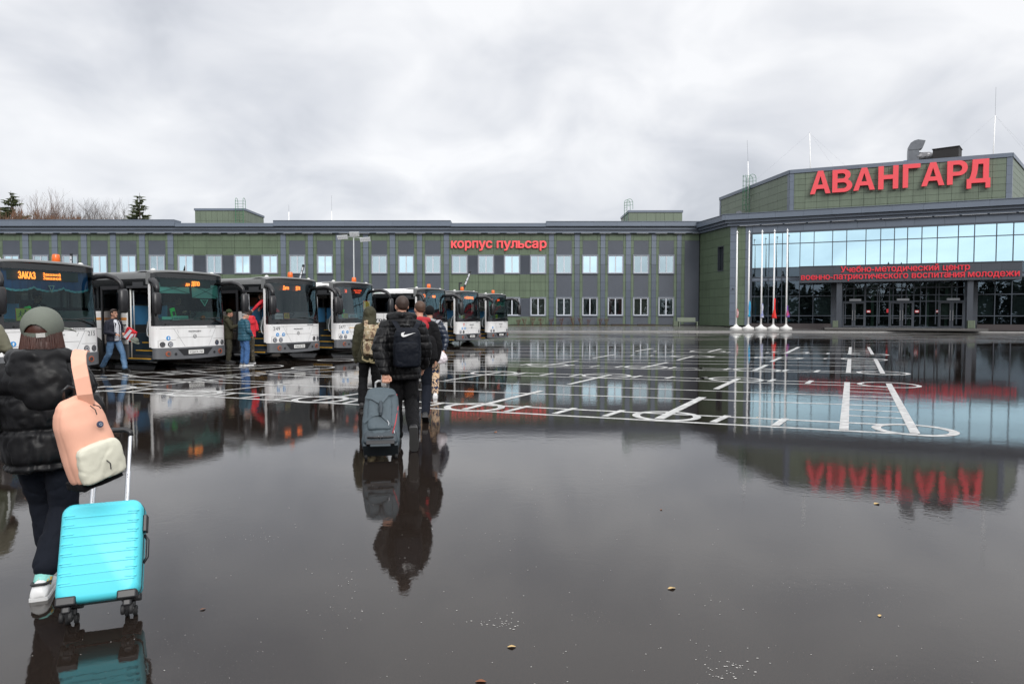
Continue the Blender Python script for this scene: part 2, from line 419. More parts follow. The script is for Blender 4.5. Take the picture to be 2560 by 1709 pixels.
# ================================================================== GROUND
def wet_asphalt():
    m = bpy.data.materials.new('wet asphalt'); m.use_nodes = True
    n, l = nt(m); p = n['Principled BSDF']
    tc = n.new('ShaderNodeTexCoord')
    def nz(scale, detail=3, rough=0.5, dist=0, sc=None):
        t = n.new('ShaderNodeTexNoise'); t.inputs['Scale'].default_value = scale; t.inputs['Detail'].default_value = detail
        t.inputs['Roughness'].default_value = rough; t.inputs['Distortion'].default_value = dist
        if sc:
            mp = n.new('ShaderNodeMapping'); mp.inputs['Scale'].default_value = sc
            l.new(tc.outputs['Object'], mp.inputs[0]); l.new(mp.outputs[0], t.inputs['Vector'])
        else: l.new(tc.outputs['Object'], t.inputs['Vector'])
        return t.outputs['Fac']
    def mr(v, a, b, c, d):
        r = n.new('ShaderNodeMapRange'); r.interpolation_type = 'SMOOTHSTEP'
        for i, x in enumerate((a, b, c, d)): r.inputs[i + 1].default_value = x
        l.new(v, r.inputs[0]); return r.outputs[0]
    def ma(op, a, b):
        k = n.new('ShaderNodeMath'); k.operation = op
        for i, v in enumerate((a, b)):
            if isinstance(v, (int, float)): k.inputs[i].default_value = v
            else: l.new(v, k.inputs[i])
        return k.outputs[0]
    sep = n.new('ShaderNodeSeparateXYZ'); l.new(tc.outputs['Object'], sep.inputs[0])
    # damp, not flooded, streaks towards the kerb
    far = mr(sep.outputs['Y'], 30, 50, 0, 1)
    dry = ma('MULTIPLY', mr(nz(0.09, 4, 0.55, 0.3, (1, 4.0, 1)), 0.44, 0.56, 0, 1), far)
    grit = mr(nz(150, 3, 0.75), 0.34, 0.66, 0, 1)
    spark = ma('ADD', mr(nz(75, 1, 0.5), 0.74, 0.79, 0, 1), ma('MULTIPLY', mr(nz(170, 1, 0.5), 0.70, 0.76, 0, 1), 0.35))                # little bubbles and grit
    patch = mr(nz(0.8, 4, 0.6), 0.5, 0.68, 0, 1)
    mx = n.new('ShaderNodeMix'); mx.data_type = 'RGBA'
    mx.inputs[6].default_value = (0.004, 0.0028, 0.0022, 1); mx.inputs[7].default_value = (0.030, 0.0225, 0.0185, 1)
    l.new(grit, mx.inputs[0])
    m2 = n.new('ShaderNodeMix'); m2.data_type = 'RGBA'; m2.inputs[7].default_value = (0.10, 0.095, 0.087, 1)
    l.new(ma('MULTIPLY', dry, 0.8), m2.inputs[0]); l.new(mx.outputs[2], m2.inputs[6])
    m3 = n.new('ShaderNodeMix'); m3.data_type = 'RGBA'; m3.inputs[7].default_value = (0.34, 0.33, 0.32, 1)
    l.new(ma('MULTIPLY', ma('MULTIPLY', spark, patch), 0.8), m3.inputs[0]); l.new(m2.outputs[2], m3.inputs[6])
    l.new(m3.outputs[2], p.inputs['Base Color'])
    rough = ma('ADD', mr(nz(0.35, 3), 0.35, 0.7, 0.008, 0.04), ma('MULTIPLY', dry, 0.28))
    l.new(rough, p.inputs['Roughness'])
    p.inputs['IOR'].default_value = 1.5
    # water film: slow swell, small wavelets where the wind touches it, fine aggregate
    h = ma('ADD', ma('MULTIPLY', nz(0.55, 2, 0.5), 0.0024),
        ma('ADD', ma('MULTIPLY', ma('MULTIPLY', nz(7.0, 3, 0.6, 0.4), mr(nz(0.22, 2), 0.45, 0.68, 0.3, 1.0)), 0.0011),
           ma('ADD', ma('ADD', ma('MULTIPLY', nz(24, 2), 0.00022), ma('MULTIPLY', nz(60, 2), 0.00004)), ma('MULTIPLY', ma('MULTIPLY', nz(120, 2), ma('ADD', dry, 0.03)), 0.0011))))
    b = n.new('ShaderNodeBump'); b.inputs['Distance'].default_value = 1.0; b.inputs['Strength'].default_value = 1.0
    l.new(h, b.inputs['Height']); l.new(b.outputs[0], p.inputs['Normal'])
    return m
ASPH = wet_asphalt()
g = MB().quad((-260, -140, 0), (260, -140, 0), (260, 62, 0), (-260, 62, 0))
plaza = g.build('plaza_ground', ASPH, fix=False); tag(plaza, kind='structure')
SOIL = mat('damp soil and old grass', (0.05, 0.045, 0.025), 0.9, var=0.8, vscale=0.6, col2=(0.075, 0.085, 0.03))
g = MB().quad((-900, -900, -0.03), (900, -900, -0.03), (900, 900, -0.03), (-900, 900, -0.03))
tag(g.build('terrain', SOIL, fix=False), kind='structure')

# kerb line (plaza edge) and the raised pavement in front of the buildings
KB = [(-120, 61.8), (18, 61.8), (40, 59.8), (90, 53.5), (140, 47.5)]
PAVE = mat('wet concrete paving', (0.115, 0.11, 0.105), 0.2, spec=0.6, var=0.5, vscale=0.5, rvar=0.14, bump=0.0015, bscale=9)
KERBM = mat('kerb concrete', (0.22, 0.215, 0.21), 0.35, var=0.4, vscale=1.5)
k = MB()
for (x0, y0), (x1, y1) in zip(KB[:-1], KB[1:]):
    L = math.hypot(x1 - x0, y1 - y0); n_ = int(L); dx, dy = (x1 - x0) / n_, (y1 - y0) / n_
    for i in range(n_):
        a = (x0 + dx * i, y0 + dy * i); b = (x0 + dx * (i + .985), y0 + dy * (i + .985))
        k._add([(a[0], a[1], 0), (b[0], b[1], 0), (b[0], b[1] + .16, 0), (a[0], a[1] + .16, 0),
                (a[0], a[1] + .015, .13), (b[0], b[1] + .015, .13), (b[0], b[1] + .16, .13), (a[0], a[1] + .16, .13)],
               [(0, 1, 5, 4), (4, 5, 6, 7), (0, 4, 7, 3), (1, 2, 6, 5)])
tag(k.build('kerb', KERBM), kind='structure')
k = MB()
prev = None
for (x, y) in KB:
    row = [(x, y + .16, .115), (x, y + 5.0, .22), (x, y + 10, .36), (x, 90, .40)]
    if prev:
        for i in range(3): k.quad(prev[i], row[i], row[i + 1], prev[i + 1])
    prev = row
tag(k.build('pavement', PAVE), kind='structure')

# painted drill marks -------------------------------------------------
PAINT = mat('worn white road paint', (0.66, 0.66, 0.64), 0.3, spec=0.5, var=0.85, vscale=7, col2=(0.2, 0.2, 0.2), detail=10)
pm = MB()
def G(px, py): return gnd(px, py, 0.0015)
def line(x0, y0, x1, y1, w=0.085):
    a, b = G(x0, y0), G(x1, y1); d = (b - a).normalized(); s_ = Vector((-d.y, d.x, 0)) * w / 2
    pm.quad(a - s_, b - s_, b + s_, a + s_)
ZLEV = [0.004]
def circle(cx, cy, r=0.46, w=0.11):
    c = G(cx, cy); c.z = 0.003; n_ = 56; vs = []
    for i in range(n_):
        a = 2 * PI * i / n_
        for q in (r - w / 2, r + w / 2): vs.append((c.x + q * math.cos(a), c.y + q * math.sin(a), c.z))
    pm._add(vs, [(2 * i, 2 * i + 1, (2 * i + 3) % (2 * n_), (2 * i + 2) % (2 * n_)) for i in range(n_)])
def z1(x, y): return 1700 + x / 3.174, 840 + y / 3.174
def z2(x, y): return 1060 + x / 3.174, 840 + y / 3.174
def z3(x, y): return 200 + x / 3.174, 860 + y / 3.174
def stroke(f, x0, y0, x1, y1, w=0.12):
    a, b = G(*f(x0, y0)), G(*f(x1, y1)); a.z = b.z = 0.0045
    d = (b - a).normalized(); s_ = Vector((-d.y, d.x, 0)) * w / 2
    pm.quad(a - s_, b - s_, b + s_, a + s_)
def ltick(f, x0, y0, x1, y1): stroke(f, x0, y0, x1, y1, 0.13)
# long lines, front band to far bands
line(256, 976.6, 2297, 1085.7, 0.10); line(253, 965.5, 2217, 1060.5, 0.10)
line(433, 952, 2242, 1014.9, .09); line(672, 937, 2231, 992.8, .09)
line(1060, 931.3, 2232, 966.5, .09); line(1060, 924.2, 2160, 957.5, .09)
line(1060, 911.5, 2251, 934.2, .09); line(1060, 906, 2190, 929.3, .09)
line(1060, 898, 2190, 916.0, .09); line(1060, 892.5, 2190, 907.5, .09)
line(1080, 886, 2200, 897.8, .09); line(1080, 883, 2190, 895.5, .09)
line(1100, 878, 2150, 885.5, .1); line(1100, 875.5, 2150, 882.5, .1)
line(1150, 871, 2170, 876.5, .1); line(1150, 868.6, 2120, 873, .1); line(1200, 863.6, 2130, 867.6, .11)
for c_ in ((2286, 1073.8), (1665.9, 1039.1), (1186, 1017), (801.7, 997.7), (488, 982.9), (272, 970.5)): circle(*c_, 0.47, 0.12)
for c_ in ((2222, 961.6), (1839.5, 948), (1516, 938.6), (1235, 932)): circle(*c_, 0.6, 0.1)
for c_ in ((2208, 932), (1892, 924.2), (1614.5, 917.2), (1370, 912.3)): circle(*c_, 0.6, 0.11)
for c_ in ((2160, 897.8), (1950, 894.5), (1730, 890.5), (2170, 885.6), (1976, 880), (1770, 878)): circle(*c_, 0.7, 0.11)
for a in ((380, 630, 262, 683), (835, 653, 755, 710)): stroke(z1, *a, .11)
for a in ((165, 527, 45, 553), (835, 553, 650, 598), (1200, 570, 1035, 615), (1580, 587, 1432, 635)): stroke(z2, *a, .11)
for a in ((570, 355, 360, 382), (820, 368, 590, 392), (1240, 388, 1040, 420), (1480, 401, 1265, 430), (1740, 413, 1530, 443), (2249, 435, 2090, 470)): stroke(z3, *a, .11)
stroke(z2, 320, 580, 935, 433, .13); stroke(z2, 1865, 655, 2212, 484, .15)
stroke(z3, 900, 395, 1680, 307, .1); stroke(z3, 1850, 450, 2290, 380, .1)
stroke(z2, 170, 352, 600, 288, .1); stroke(z2, 1150, 382, 1480, 306, .12); stroke(z1, 285, 420, 465, 336, .13)
stroke(z1, 590, 273, 692, 227, .13); stroke(z2, 1730, 251, 1932, 209, .12); stroke(z2, 950, 236, 1222, 194, .11)
stroke(z1, 722, 204, 797, 169, .14); stroke(z1, 225, 126, 322, 102, .14); stroke(z1, 840, 136, 942, 87, .15)
stroke(z2, 1340, 176, 1510, 146, .12); stroke(z2, 2010, 190, 2140, 158, .12); stroke(z2, 1680, 120, 1815, 97, .14)
for a in ((205, 325, 142, 344), (748, 342, 706, 362), (1045, 352, 1008, 376), (175, 250, 130, 262), (395, 255, 352, 267), (852, 265, 822, 279), (1102, 270, 1070, 287), (1012, 131, 1000, 138), (1180, 134, 1168, 141), (970, 173, 955, 180), (1160, 176, 1146, 182), (610, 167, 596, 174), (270, 160, 250, 167), (700, 128, 684, 134), (395, 125, 375, 130), (105, 119, 80, 125)): stroke(z1, *a, .11)
for a in ((812, 290, 715, 307), (1022, 295, 925, 312), (1250, 302, 1162, 318), (1725, 313, 1650, 330), (1982, 321, 1918, 337), (2232, 327, 2175, 343),
          (855, 217, 770, 230), (1192, 227, 1130, 237), (1388, 233, 1322, 244), (1578, 237, 1520, 248), (1995, 245, 1942, 258), (2208, 250, 2160, 263), (1662, 150, 1640, 156), (1815, 152, 1795, 158), (1978, 155, 1955, 161), (1842, 118, 1825, 122), (1980, 119, 1962, 123)): stroke(z2, *a, .11)
# ladders
def post(x0, y0, x1, y1, w): stroke(z1, x0, y0, x1, y1, w)
post(1327, 365, 1300, 742, .12); post(1655, 376, 1866, 772, .12)
post(1345, 180, 1336, 290, .12); post(1550, 182, 1610, 298, .12); post(1352, 87, 1347, 143, .12); post(1496, 87, 1528, 145, .12)
for yl, yr, xr in ((410, 424, 1668), (437, 452, 1682), (497, 516, 1712), (580, 601, 1755), (627, 651, 1778)):
    x0, y0 = z1(1332, yl); x1, y1 = z1(xr, yr); line(x0, y0, x1, y1, .075)
for y_ in (193, 203, 222, 233, 246, 256): line(*z1(1352, y_), *z1(1552 + (y_ - 182) * .52, y_ + 4), .08)
for y_ in (98, 107, 116, 126, 135): line(*z1(1355, y_), *z1(1496 + (y_ - 87) * .56, y_ + 2), .08)
# the other drill grid, under the buses and beside them
for a in ((-60, 262, 1440, 172), (-60, 300, 1500, 186), (60, 352, 1850, 180), (120, 378, 1900, 192), (-40, 196, 1250, 252), (60, 243, 1060, 292),
          (60, 262, 700, 300), (740, 152, 1540, 178), (700, 165, 1300, 190), (1490, 112, 2200, 135), (1480, 212, 2240, 268), (1300, 240, 2240, 205), (1950, 70, 2249, 60), (1100, 282, 1500, 300)):
    line(*z3(a[0], a[1]), *z3(a[2], a[3]), .075)
for a in ((300, 226, 480, 262), (560, 220, 745, 240), (690, 214, 880, 232), (860, 205, 1010, 222), (470, 312, 650, 326), (730, 293, 880, 304), (920, 274, 1090, 292), (1120, 255, 1290, 268), (1290, 238, 1420, 252), (1400, 226, 1530, 238)):
    line(*z3(a[0], a[1]), *z3(a[2], a[3]), .085)
for c_, r_ in ((z3(1440, 176), .62), (z3(1850, 186), .6), (z3(230, 258), .5), (z3(2030, 125), .6), (z3(440, 150), .6)): circle(*c_, r_, .08)
tag(pm.build('painted_drill_markings', PAINT, fix=False), kind='structure')

# fallen leaves and crumbs of paint lying on the wet surface
LEAF = mat('yellow fallen leaf', (0.55, 0.38, 0.16), 0.6); LEAFB = mat('brown fallen leaf', (0.2, 0.07, 0.025), 0.6)
def leaf(px, py, s, m, desc, rot):
    c = gnd(px, py, 0.0); mb = MB(); pts = []; s *= .62
    for i in range(7):
        t = i / 6; w = math.sin(PI * t) ** .8 * .32 * s
        z = 0.004 + .12 * s * math.sin(PI * t) ** 2
        pts.append(((t - .5) * s, w, z * .6)); pts.append(((t - .5) * s, -w * .8, z))
    fs = [(2 * i, 2 * i + 1, 2 * i + 3, 2 * i + 2) for i in range(6)]
    mb._add(pts, fs); o = mb.build('fallen_leaf', m); o.location = c; o.rotation_euler.z = rot
    tag(o, desc, 'leaf', 'fallen leaves on the wet plaza')
leaf(2192, 1259, .11, LEAF, 'curled yellow leaf on the water below the sign reflection', .5)
leaf(1679, 1471, .085, LEAF, 'thin yellow leaf afloat on the grey middle of the plaza', .3)
leaf(2199, 1539, .05, LEAF, 'small round cream leaf near the bottom right of the plaza', 1.1)
leaf(1279, 1617, .07, LEAF, 'yellow leaf at the bottom edge, right of the puffer jacket reflection', .1)
leaf(1202, 1704, .08, LEAFB, 'brown leaf cut by the bottom edge of the picture', 0)
leaf(1199, 1046, .12, LEAFB, 'brown leaf on the water in front of the painted circle by the walkers', .8)
leaf(1239, 1080, .11, LEAFB, 'brown leaf in the green reflection right of the walkers', 2)
leaf(1653, 1274, .05, LEAFB, 'tiny brown leaf on the grey water left of the sign reflection', 1)
leaf(1701, 1003, .12, LEAFB, 'brown leaf beside the long painted diagonal stroke', .4)
leaf(1894, 1043, .09, LEAF, 'pale crumb of leaf just behind the front painted line', .7)
leaf(507, 1523, .05, LEAFB, 'brown speck of leaf right of the turquoise suitcase', .7)
# white crumbs of paint and bubbles
cm = MB()
for (cx, cy, n_, sx, sy) in ((1245, 1558, 34, 34, 10), (1820, 1672, 46, 44, 22), (640, 1342, 12, 26, 7), (860, 1465, 14, 22, 40), (1240, 1340, 7, 40, 9), (865, 1528, 16, 60, 6), (1790, 1498, 6, 20, 5),
                             (1250, 1450, 60, 330, 160), (700, 1450, 30, 330, 160), (1900, 1450, 50, 500, 170), (1500, 1620, 60, 900, 70), (1500, 1250, 30, 800, 60)):
    for i in range(n_):
        px, py = random.gauss(cx, sx), random.gauss(cy, sy)
        if py < 1150 or py > 1730: continue
        c = gnd(px, py, 0.0); s_ = random.uniform(.0012, .0042) * (1.5 if n_ > 30 and sx < 60 else 1)
        a0 = random.random() * 3; mvs = []
        for q in range(6):
            rr = s_ * random.uniform(.6, 1.3); a = a0 + q * PI / 3
            mvs.append((c.x + rr * math.cos(a), c.y + rr * .8 * math.sin(a), .0015 + .0008 * (q % 2)))
        cm._add(mvs, [tuple(range(6))])
tag(cm.build('paint_crumbs', mat('white crumbs', (.42, .41, .39), .5), fix=False), 'white crumbs and bubbles scattered over the wet foreground', 'debris', kind='stuff')

# ================================================================== LONG WING
FY = 76.0
KX = FY / (FPX * CP + 150 * SP)
def fx_(px): return (px - 1280) * KX
def fz(py, Y=FY): return at(1280, py, Y).z
wing = thing('accommodation_building', 'long two storey green and grey clad wing with red lettering under its roof edge', 'building', (0, 0, 0))
zc, z0_ = fz(583.5), fz(811)
rows = [fz(y) for y in (583.5, 601.5, 619.5, 638, 661, 685.5, 705.6, 726, 745, 768, 790, 811)]
XL, XR = -62.0, fx_(1749)
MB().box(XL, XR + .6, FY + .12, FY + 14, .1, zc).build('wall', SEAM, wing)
pans = MB(); ribs = MB(); pil = MB(); stone = MB(); louv = MB()
def panel(mb, px0, px1, za, zb, y=FY, g=.012, t=.11):
    x0, x1 = (fx_(px0), fx_(px1))
    mb.box(x0 + g, x1 - g, y, y + t, min(za, zb) + g, max(za, zb) - g)
def column_panels(mb, px0, px1, r=rows, y=FY, t=.11):
    for a, b in zip(r[:-1], r[1:]): panel(mb, px0, px1, a, b, y, t=t)
def ribbed(px0, px1, za, zb):
    ribs = MB()
    x0, x1 = fx_(px0), fx_(px1); za, zb = min(za, zb), max(za, zb)
    ribs.box(x0, x1, FY + .03, FY + .11, za, zb)
    n_ = max(4, int(round((x1 - x0) / .115)))
    for i in range(n_):
        xa = x0 + (x1 - x0) * (i + .2) / n_; xb = x0 + (x1 - x0) * (i + .8) / n_
        ribs.box(xa, xb, FY + .0, FY + .031, za, zb)
    ribs.build('ribbed_sheet', RIB, wing, fix=False)
def louvre(px0, px1, za, zb):
    louv = MB()
    x0, x1 = fx_(px0), fx_(px1); za, zb = min(za, zb), max(za, zb)
    louv.box(x0, x1, FY + .06, FY + .11, za, zb); n_ = int((zb - za) / .11)
    for i in range(n_):
        z = za + (zb - za) * i / n_; h_ = (zb - za) / n_
        louv._add([(x0, FY - .02, z), (x1, FY - .02, z), (x1, FY + .055, z + h_ * .75), (x0, FY + .055, z + h_ * .75), (x0, FY + .055, z), (x1, FY + .055, z)],
                  [(0, 1, 2, 3), (0, 4, 5, 1), (0, 3, 4), (1, 5, 2)])
    for a, b in ((x0, x0 + .05), (x1 - .05, x1)): louv.box(a, b, FY - .03, FY + .059, za, zb)
    louv.build('louvre', RIB, wing, fix=False)
# window prototype: dark reveal, pale frame with mullion, reflecting glass, lace curtain
WG = glass('building glass', (0.75, 0.88, 0.92), 0.55, (0.70, 0.92, 1.0), base=0.86, bump=0.010, bscale=0.5)
WGL = glass('ground floor glass', (0.8, 0.9, 0.92), 0.8, (0.8, 0.93, 1.0), base=0.26, bump=0.012, bscale=0.6)
CURT = [mat('white lace curtain', (0.62, 0.64, 0.66), 0.8, streak=.5), mat('beige curtain', (0.42, 0.40, 0.33), 0.8, streak=.6), mat('dark red curtain', (0.3, 0.07, 0.08), 0.8, streak=.5, col2=(.5, .4, .4))]
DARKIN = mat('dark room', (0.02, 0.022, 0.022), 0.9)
def curtain_mb(w, h, kind):
    mb = MB(); nx, nz = 36, 8
    def prof(s, t):      # half width covered, tied back towards the middle of its height
        return 1.0 if kind != 2 else min(1, .36 + .64 * abs(t - .45) ** 1.3 * 1.6)
    for side in (-1, 1):
        vs = []
        for j in range(nz + 1):
            t = j / nz
            for i in range(nx + 1):
                s_ = i / nx
                x = side * (w / 2 - s_ * (w / 2 - .03) * prof(s_, t))
                vs.append((x, .03 * math.sin(s_ * 38), t * h))
        fs = [(j * (nx + 1) + i, j * (nx + 1) + i + 1, (j + 1) * (nx + 1) + i + 1, (j + 1) * (nx + 1) + i) for j in range(nz) for i in range(nx)]
        mb._add(vs, fs)
    return mb
WW, WH = 1.62, fz(640) - fz(683.5)
CM = [curtain_mb(WW - .2, WH - .2, k_).mesh('curtain') for k_ in (0, 2)]
fr = MB()
for x0, x1 in ((-WW / 2, -WW / 2 + .085), (WW / 2 - .085, WW / 2), (-.065, .065)): fr.box(x0, x1, 0, .09, 0, WH)
fr.box(-WW / 2 + .085, -.065, 0.002, .088, 0, .08); fr.box(.065, WW / 2 - .085, .002, .088, 0, .08)
fr.box(-WW / 2 + .085, -.065, .002, .088, WH - .08, WH); fr.box(.065, WW / 2 - .085, .002, .088, WH - .08, WH)
FRM = fr.mesh('frame')
rv = MB()
rv.box(-WW / 2 - .1, -WW / 2 - .002, -.06, .1, -.1, WH + .1); rv.box(WW / 2 + .002, WW / 2 + .1, -.06, .1, -.1, WH + .1)
rv.box(-WW / 2 - .002, WW / 2 + .002, -.06, .1, WH + .002, WH + .1); rv.box(-WW / 2 - .002, WW / 2 + .002, -.12, .1, -.1, -.002)
RVM = rv.mesh('sill')
PNM = MB().quad((-WW / 2 + .08, .05, .07), (WW / 2 - .08, .05, .07), (WW / 2 - .08, .05, WH - .07), (-WW / 2 + .08, .05, WH - .07)).mesh('pane')
WIN = [0]
WG2 = glass('building glass less reflective', (0.75, 0.88, 0.92), 0.8, (0.75, 0.94, 1.0), base=0.55, bump=0.012, bscale=0.5)
def window(pc, zsill, lower, parent, ck, cm_, w_scale=1.0):
    x = fx_(pc)
    w_ = obj('window', FRM, None, parent); w_.location = (x, FY - .02, zsill + .05)
    if not FRM.materials: FRM.materials.append(WHITEFR)
    if not PNM.materials: PNM.materials.append(WG)
    s_ = obj('sill', RVM, FRAMEG, w_)
    WIN[0] += 1
    p_ = obj('pane', PNM, None, w_)
    if lower:
        p_.material_slots[0].link = 'OBJECT'; p_.material_slots[0].material = WGL
    elif WIN[0] % 3 == 1 or ck == 2:
        p_.material_slots[0].link = 'OBJECT'; p_.material_slots[0].material = WG2
    me = CM[0 if ck < 2 else 1]
    if not me.materials: me.materials.append(CURT[0])
    c_ = obj('curtain', me, None, w_); c_.location = (0, .14, .08)
    c_.material_slots[0].link = 'OBJECT'; c_.material_slots[0].material = CURT[cm_]
bays = [(9, 51.5), (82, 124.5), (155, 197.6), (228.6, 271), (301, 343), (373, 415), (724, 764), (793, 833), (929.4, 968), (996.4, 1035), (1063, 1102),
        (1391, 1429), (1456.6, 1493.4), (1520, 1557.5), (1584, 1620.7), (1647, 1684), (-64, -22)]
pils = [(-14, 1), (59, 74.2), (132, 146.6), (205, 219.6), (278, 292.3), (350, 364.7), (421, 435.5), (702.7, 716), (771, 784), (840.3, 853), (908.4, 922),
        (975, 989), (1042.7, 1056), (1109.5, 1123), (1372, 1385), (1436, 1449), (1501, 1513), (1564, 1577), (1628, 1640), (1691.5, 1703)]
fullrib = [(860.7, 901.6), (1711, 1747)]
for a, b in pils:
    pil, stone = MB(), MB()
    for k_ in range(len(rows) - 1):
        mb = stone if (k_ >= 4 and a > 300) else pil
        panel(mb, a, b, rows[k_], rows[k_ + 1], FY - .05, t=.16)
    po_ = pil.build('pilaster', GREY, wing)
    if stone.v: stone.build('polished_face', GLOSSG, po_)
edges = sorted([e_ for e_ in bays + fullrib])
def strips(a, b):           # plain green strip
    if fx_(b) - fx_(a) > .15: column_panels(pans, a, b)
allp = sorted(pils); items = sorted(bays + fullrib)
for (a, b) in items:
    left = max([p[1] for p in allp if p[1] <= a + 1] + [-78]); right = min([p[0] for p in allp if p[0] >= b - 1] + [1749])
    strips(left, a); strips(b, right)
    if (a, b) in fullrib:
        panel(pans, a, b, rows[0], rows[1]); ribbed(a, b, rows[1], rows[11])
    else:
        panel(pans, a, b, rows[0], rows[1]); ribbed(a, b, rows[1], rows[3] - .1); ribbed(a, b, rows[5] - .06, rows[8] - .08); ribbed(a, b, rows[10] - .06, rows[11])
        pc = (a + b) / 2; i_ = items.index((a, b))
        window(pc, fz(683.5), False, wing, [0, 0, 2, 0, 0][i_ % 5] if a < 1390 or a > 1400 else 2, 0)
        window(pc, fz(789), True, wing, [2, 0, 2][i_ % 3], {1520: 2, 1584: 1}.get(int(a), 0))
# plain green stretches with windows and louvres
def green_section(p0, p1, wins, lv):
    n_ = len(wins)
    cuts = [p0] + [x for w_ in wins for x in w_] + [p1]
    for a, b in zip(rows[:3], rows[1:4]):
        for x0, x1 in zip(cuts[:-1], cuts[1:]):
            if fx_(x1) - fx_(x0) > .2: panel(pans, x0, x1, a, b)
    for ra, rb in ((5, 6), (6, 7), (7, 8), (10, 11)):
        for x0, x1 in zip(cuts[:-1], cuts[1:]):
            if fx_(x1) - fx_(x0) > .2: panel(pans, x0, x1, rows[ra], rows[rb])
    for ra, rb in ((3, 5), (8, 10)):
        if wins[0][0] - p0 > 4: panel(pans, p0, wins[0][0] - 1, rows[ra], rows[rb])
        if p1 - wins[-1][1] > 4: panel(pans, wins[-1][1] + 1, p1, rows[ra], rows[rb])
        for a, b in lv: louvre(a, b, rows[ra] - .02, rows[rb] - (.14 if ra == 8 else .0))
    for i, w_ in enumerate(wins):
        window(sum(w_) / 2, fz(683.5), False, wing, 2 if i in (1,) else 0, 0)
        window(sum(w_) / 2, fz(789), True, wing, 2 if i % 2 == 0 else 0, 0 if i != 3 else 1)
green_section(435.5, 702.7, [(446, 485), (517, 556.5), (588, 626), (657, 694.5)], [(487, 515), (558.5, 586), (628, 655)])
green_section(1123, 1372, [(1130.5, 1168), (1196, 1234), (1261.5, 1298.5), (1326.5, 1364)], [(1170, 1194), (1236, 1259.5), (1300.5, 1324.5)])
for z_a, z_b in zip(rows[:-1], rows[1:]):
    for a_, b_ in ((-134, -78), (-78, -64), (-22, -14)): panel(pans, a_, b_, z_a, z_b)
# extra panel joints in wide green runs
pans.build('green_cladding', GREEN, wing)
MB().box(XL, XR, FY - .02, FY + .2, .05, rows[11] - .015).build('plinth', mat('dark plinth', (.03, .03, .032), .5), wing)
# stepped cornice and raised parapets
co = MB()
steps = [(583.5, 576.5, .42), (576, 569.5, .62), (569, 560, .85)]
for ya, yb, out in steps: 
    x = XL
    while x < XR:
        x2 = min(x + 2.6, XR); co.box(x + .004, x2 - .004, FY - out, FY + .5, fz(ya) + .01, fz(yb)); x = x2
co.box(XL, XR, FY - .40, FY + .4, fz(583.5), fz(565))
for a, b, yt in ((-134, 449, 553), (692, 1129, 555), (1364, 1755, 557)):
    x = fx_(a)
    while x < fx_(b) - .01:
        x2 = min(x + 2.6, fx_(b)); co.box(x + .004, x2 - .004, FY - .95, FY + .6, fz(567.5), fz(yt)); x = x2
    co.box(fx_(a), fx_(b), FY - 1.0, FY + .65, fz(yt) + .004, fz(yt) + .06)
co.box(fx_(449) + .02, fx_(692) - .02, FY - .9, FY + .55, fz(569), fz(564)); co.box(fx_(1129) + .02, fx_(1364) - .02, FY - .9, FY + .55, fz(569), fz(565))
co.build('cornice', GREY, wing)
MB().box(XL, XR, FY + .7, FY + 14, zc, zc + .35).build('roof', mat('roof felt', (.05, .05, .052), .8), wing)
lamp = MB()
for i in range(40):
    x = XL + 4 + i * 2.05
    if x < XR - .5: lamp.box(x, x + 1.3, FY - .4, FY - .34, fz(583.5) - .04, fz(583.5) - .003)
lamp.build('light_strip', mat('pale strip', (.45, .47, .5), .3), wing)

# rooftop boxes of the wing
def roofbox(name, px0, px1, ytop, Yf, Yb, label, nx, nz_, side):
    t = thing(name, label, 'roof housing', (0, 0, 0))
    x0 = at(px0, ytop, Yf).x; x1 = at(px1, ytop, Yf).x; zt = at(1280, ytop, Yf).z; zb = zc + .3
    MB().box(x0 + .1, x1 - .1, Yf + .1, Yb - .1, zb - .2, zt - .1).build('wall', SEAM, t)
    mb = MB()
    H_ = zt - .28 - zb
    for i in range(nx):
        for j in range(nz_):
            xa = x0 + (x1 - x0) * i / nx; xb = x0 + (x1 - x0) * (i + 1) / nx
            mb.box(xa + .01, xb - .01, Yf, Yf + .09, zb + H_ * j / nz_ + .01, zb + H_ * (j + 1) / nz_ - .01)
    for i in range(6):
        for j in range(nz_):
            ya = Yf + .12 + (Yb - Yf - .12) * i / 6; yb = Yf + .12 + (Yb - Yf - .12) * (i + 1) / 6
            for xx in (x0, x1 - .09): mb.box(xx, xx + .09, ya + .01, yb - .01, zb + H_ * j / nz_ + .01, zb + H_ * (j + 1) / nz_ - .01)
    mb.build('green_cladding', GREEN2, t)
    MB().box(x0 - .08, x1 + .08, Yf - .08, Yb + .08, zt - .27, zt).build('parapet', GREY, t)
    return x0, x1, zt
LADM = mat('green painted steel', (0.03, 0.16, 0.075), 0.45)
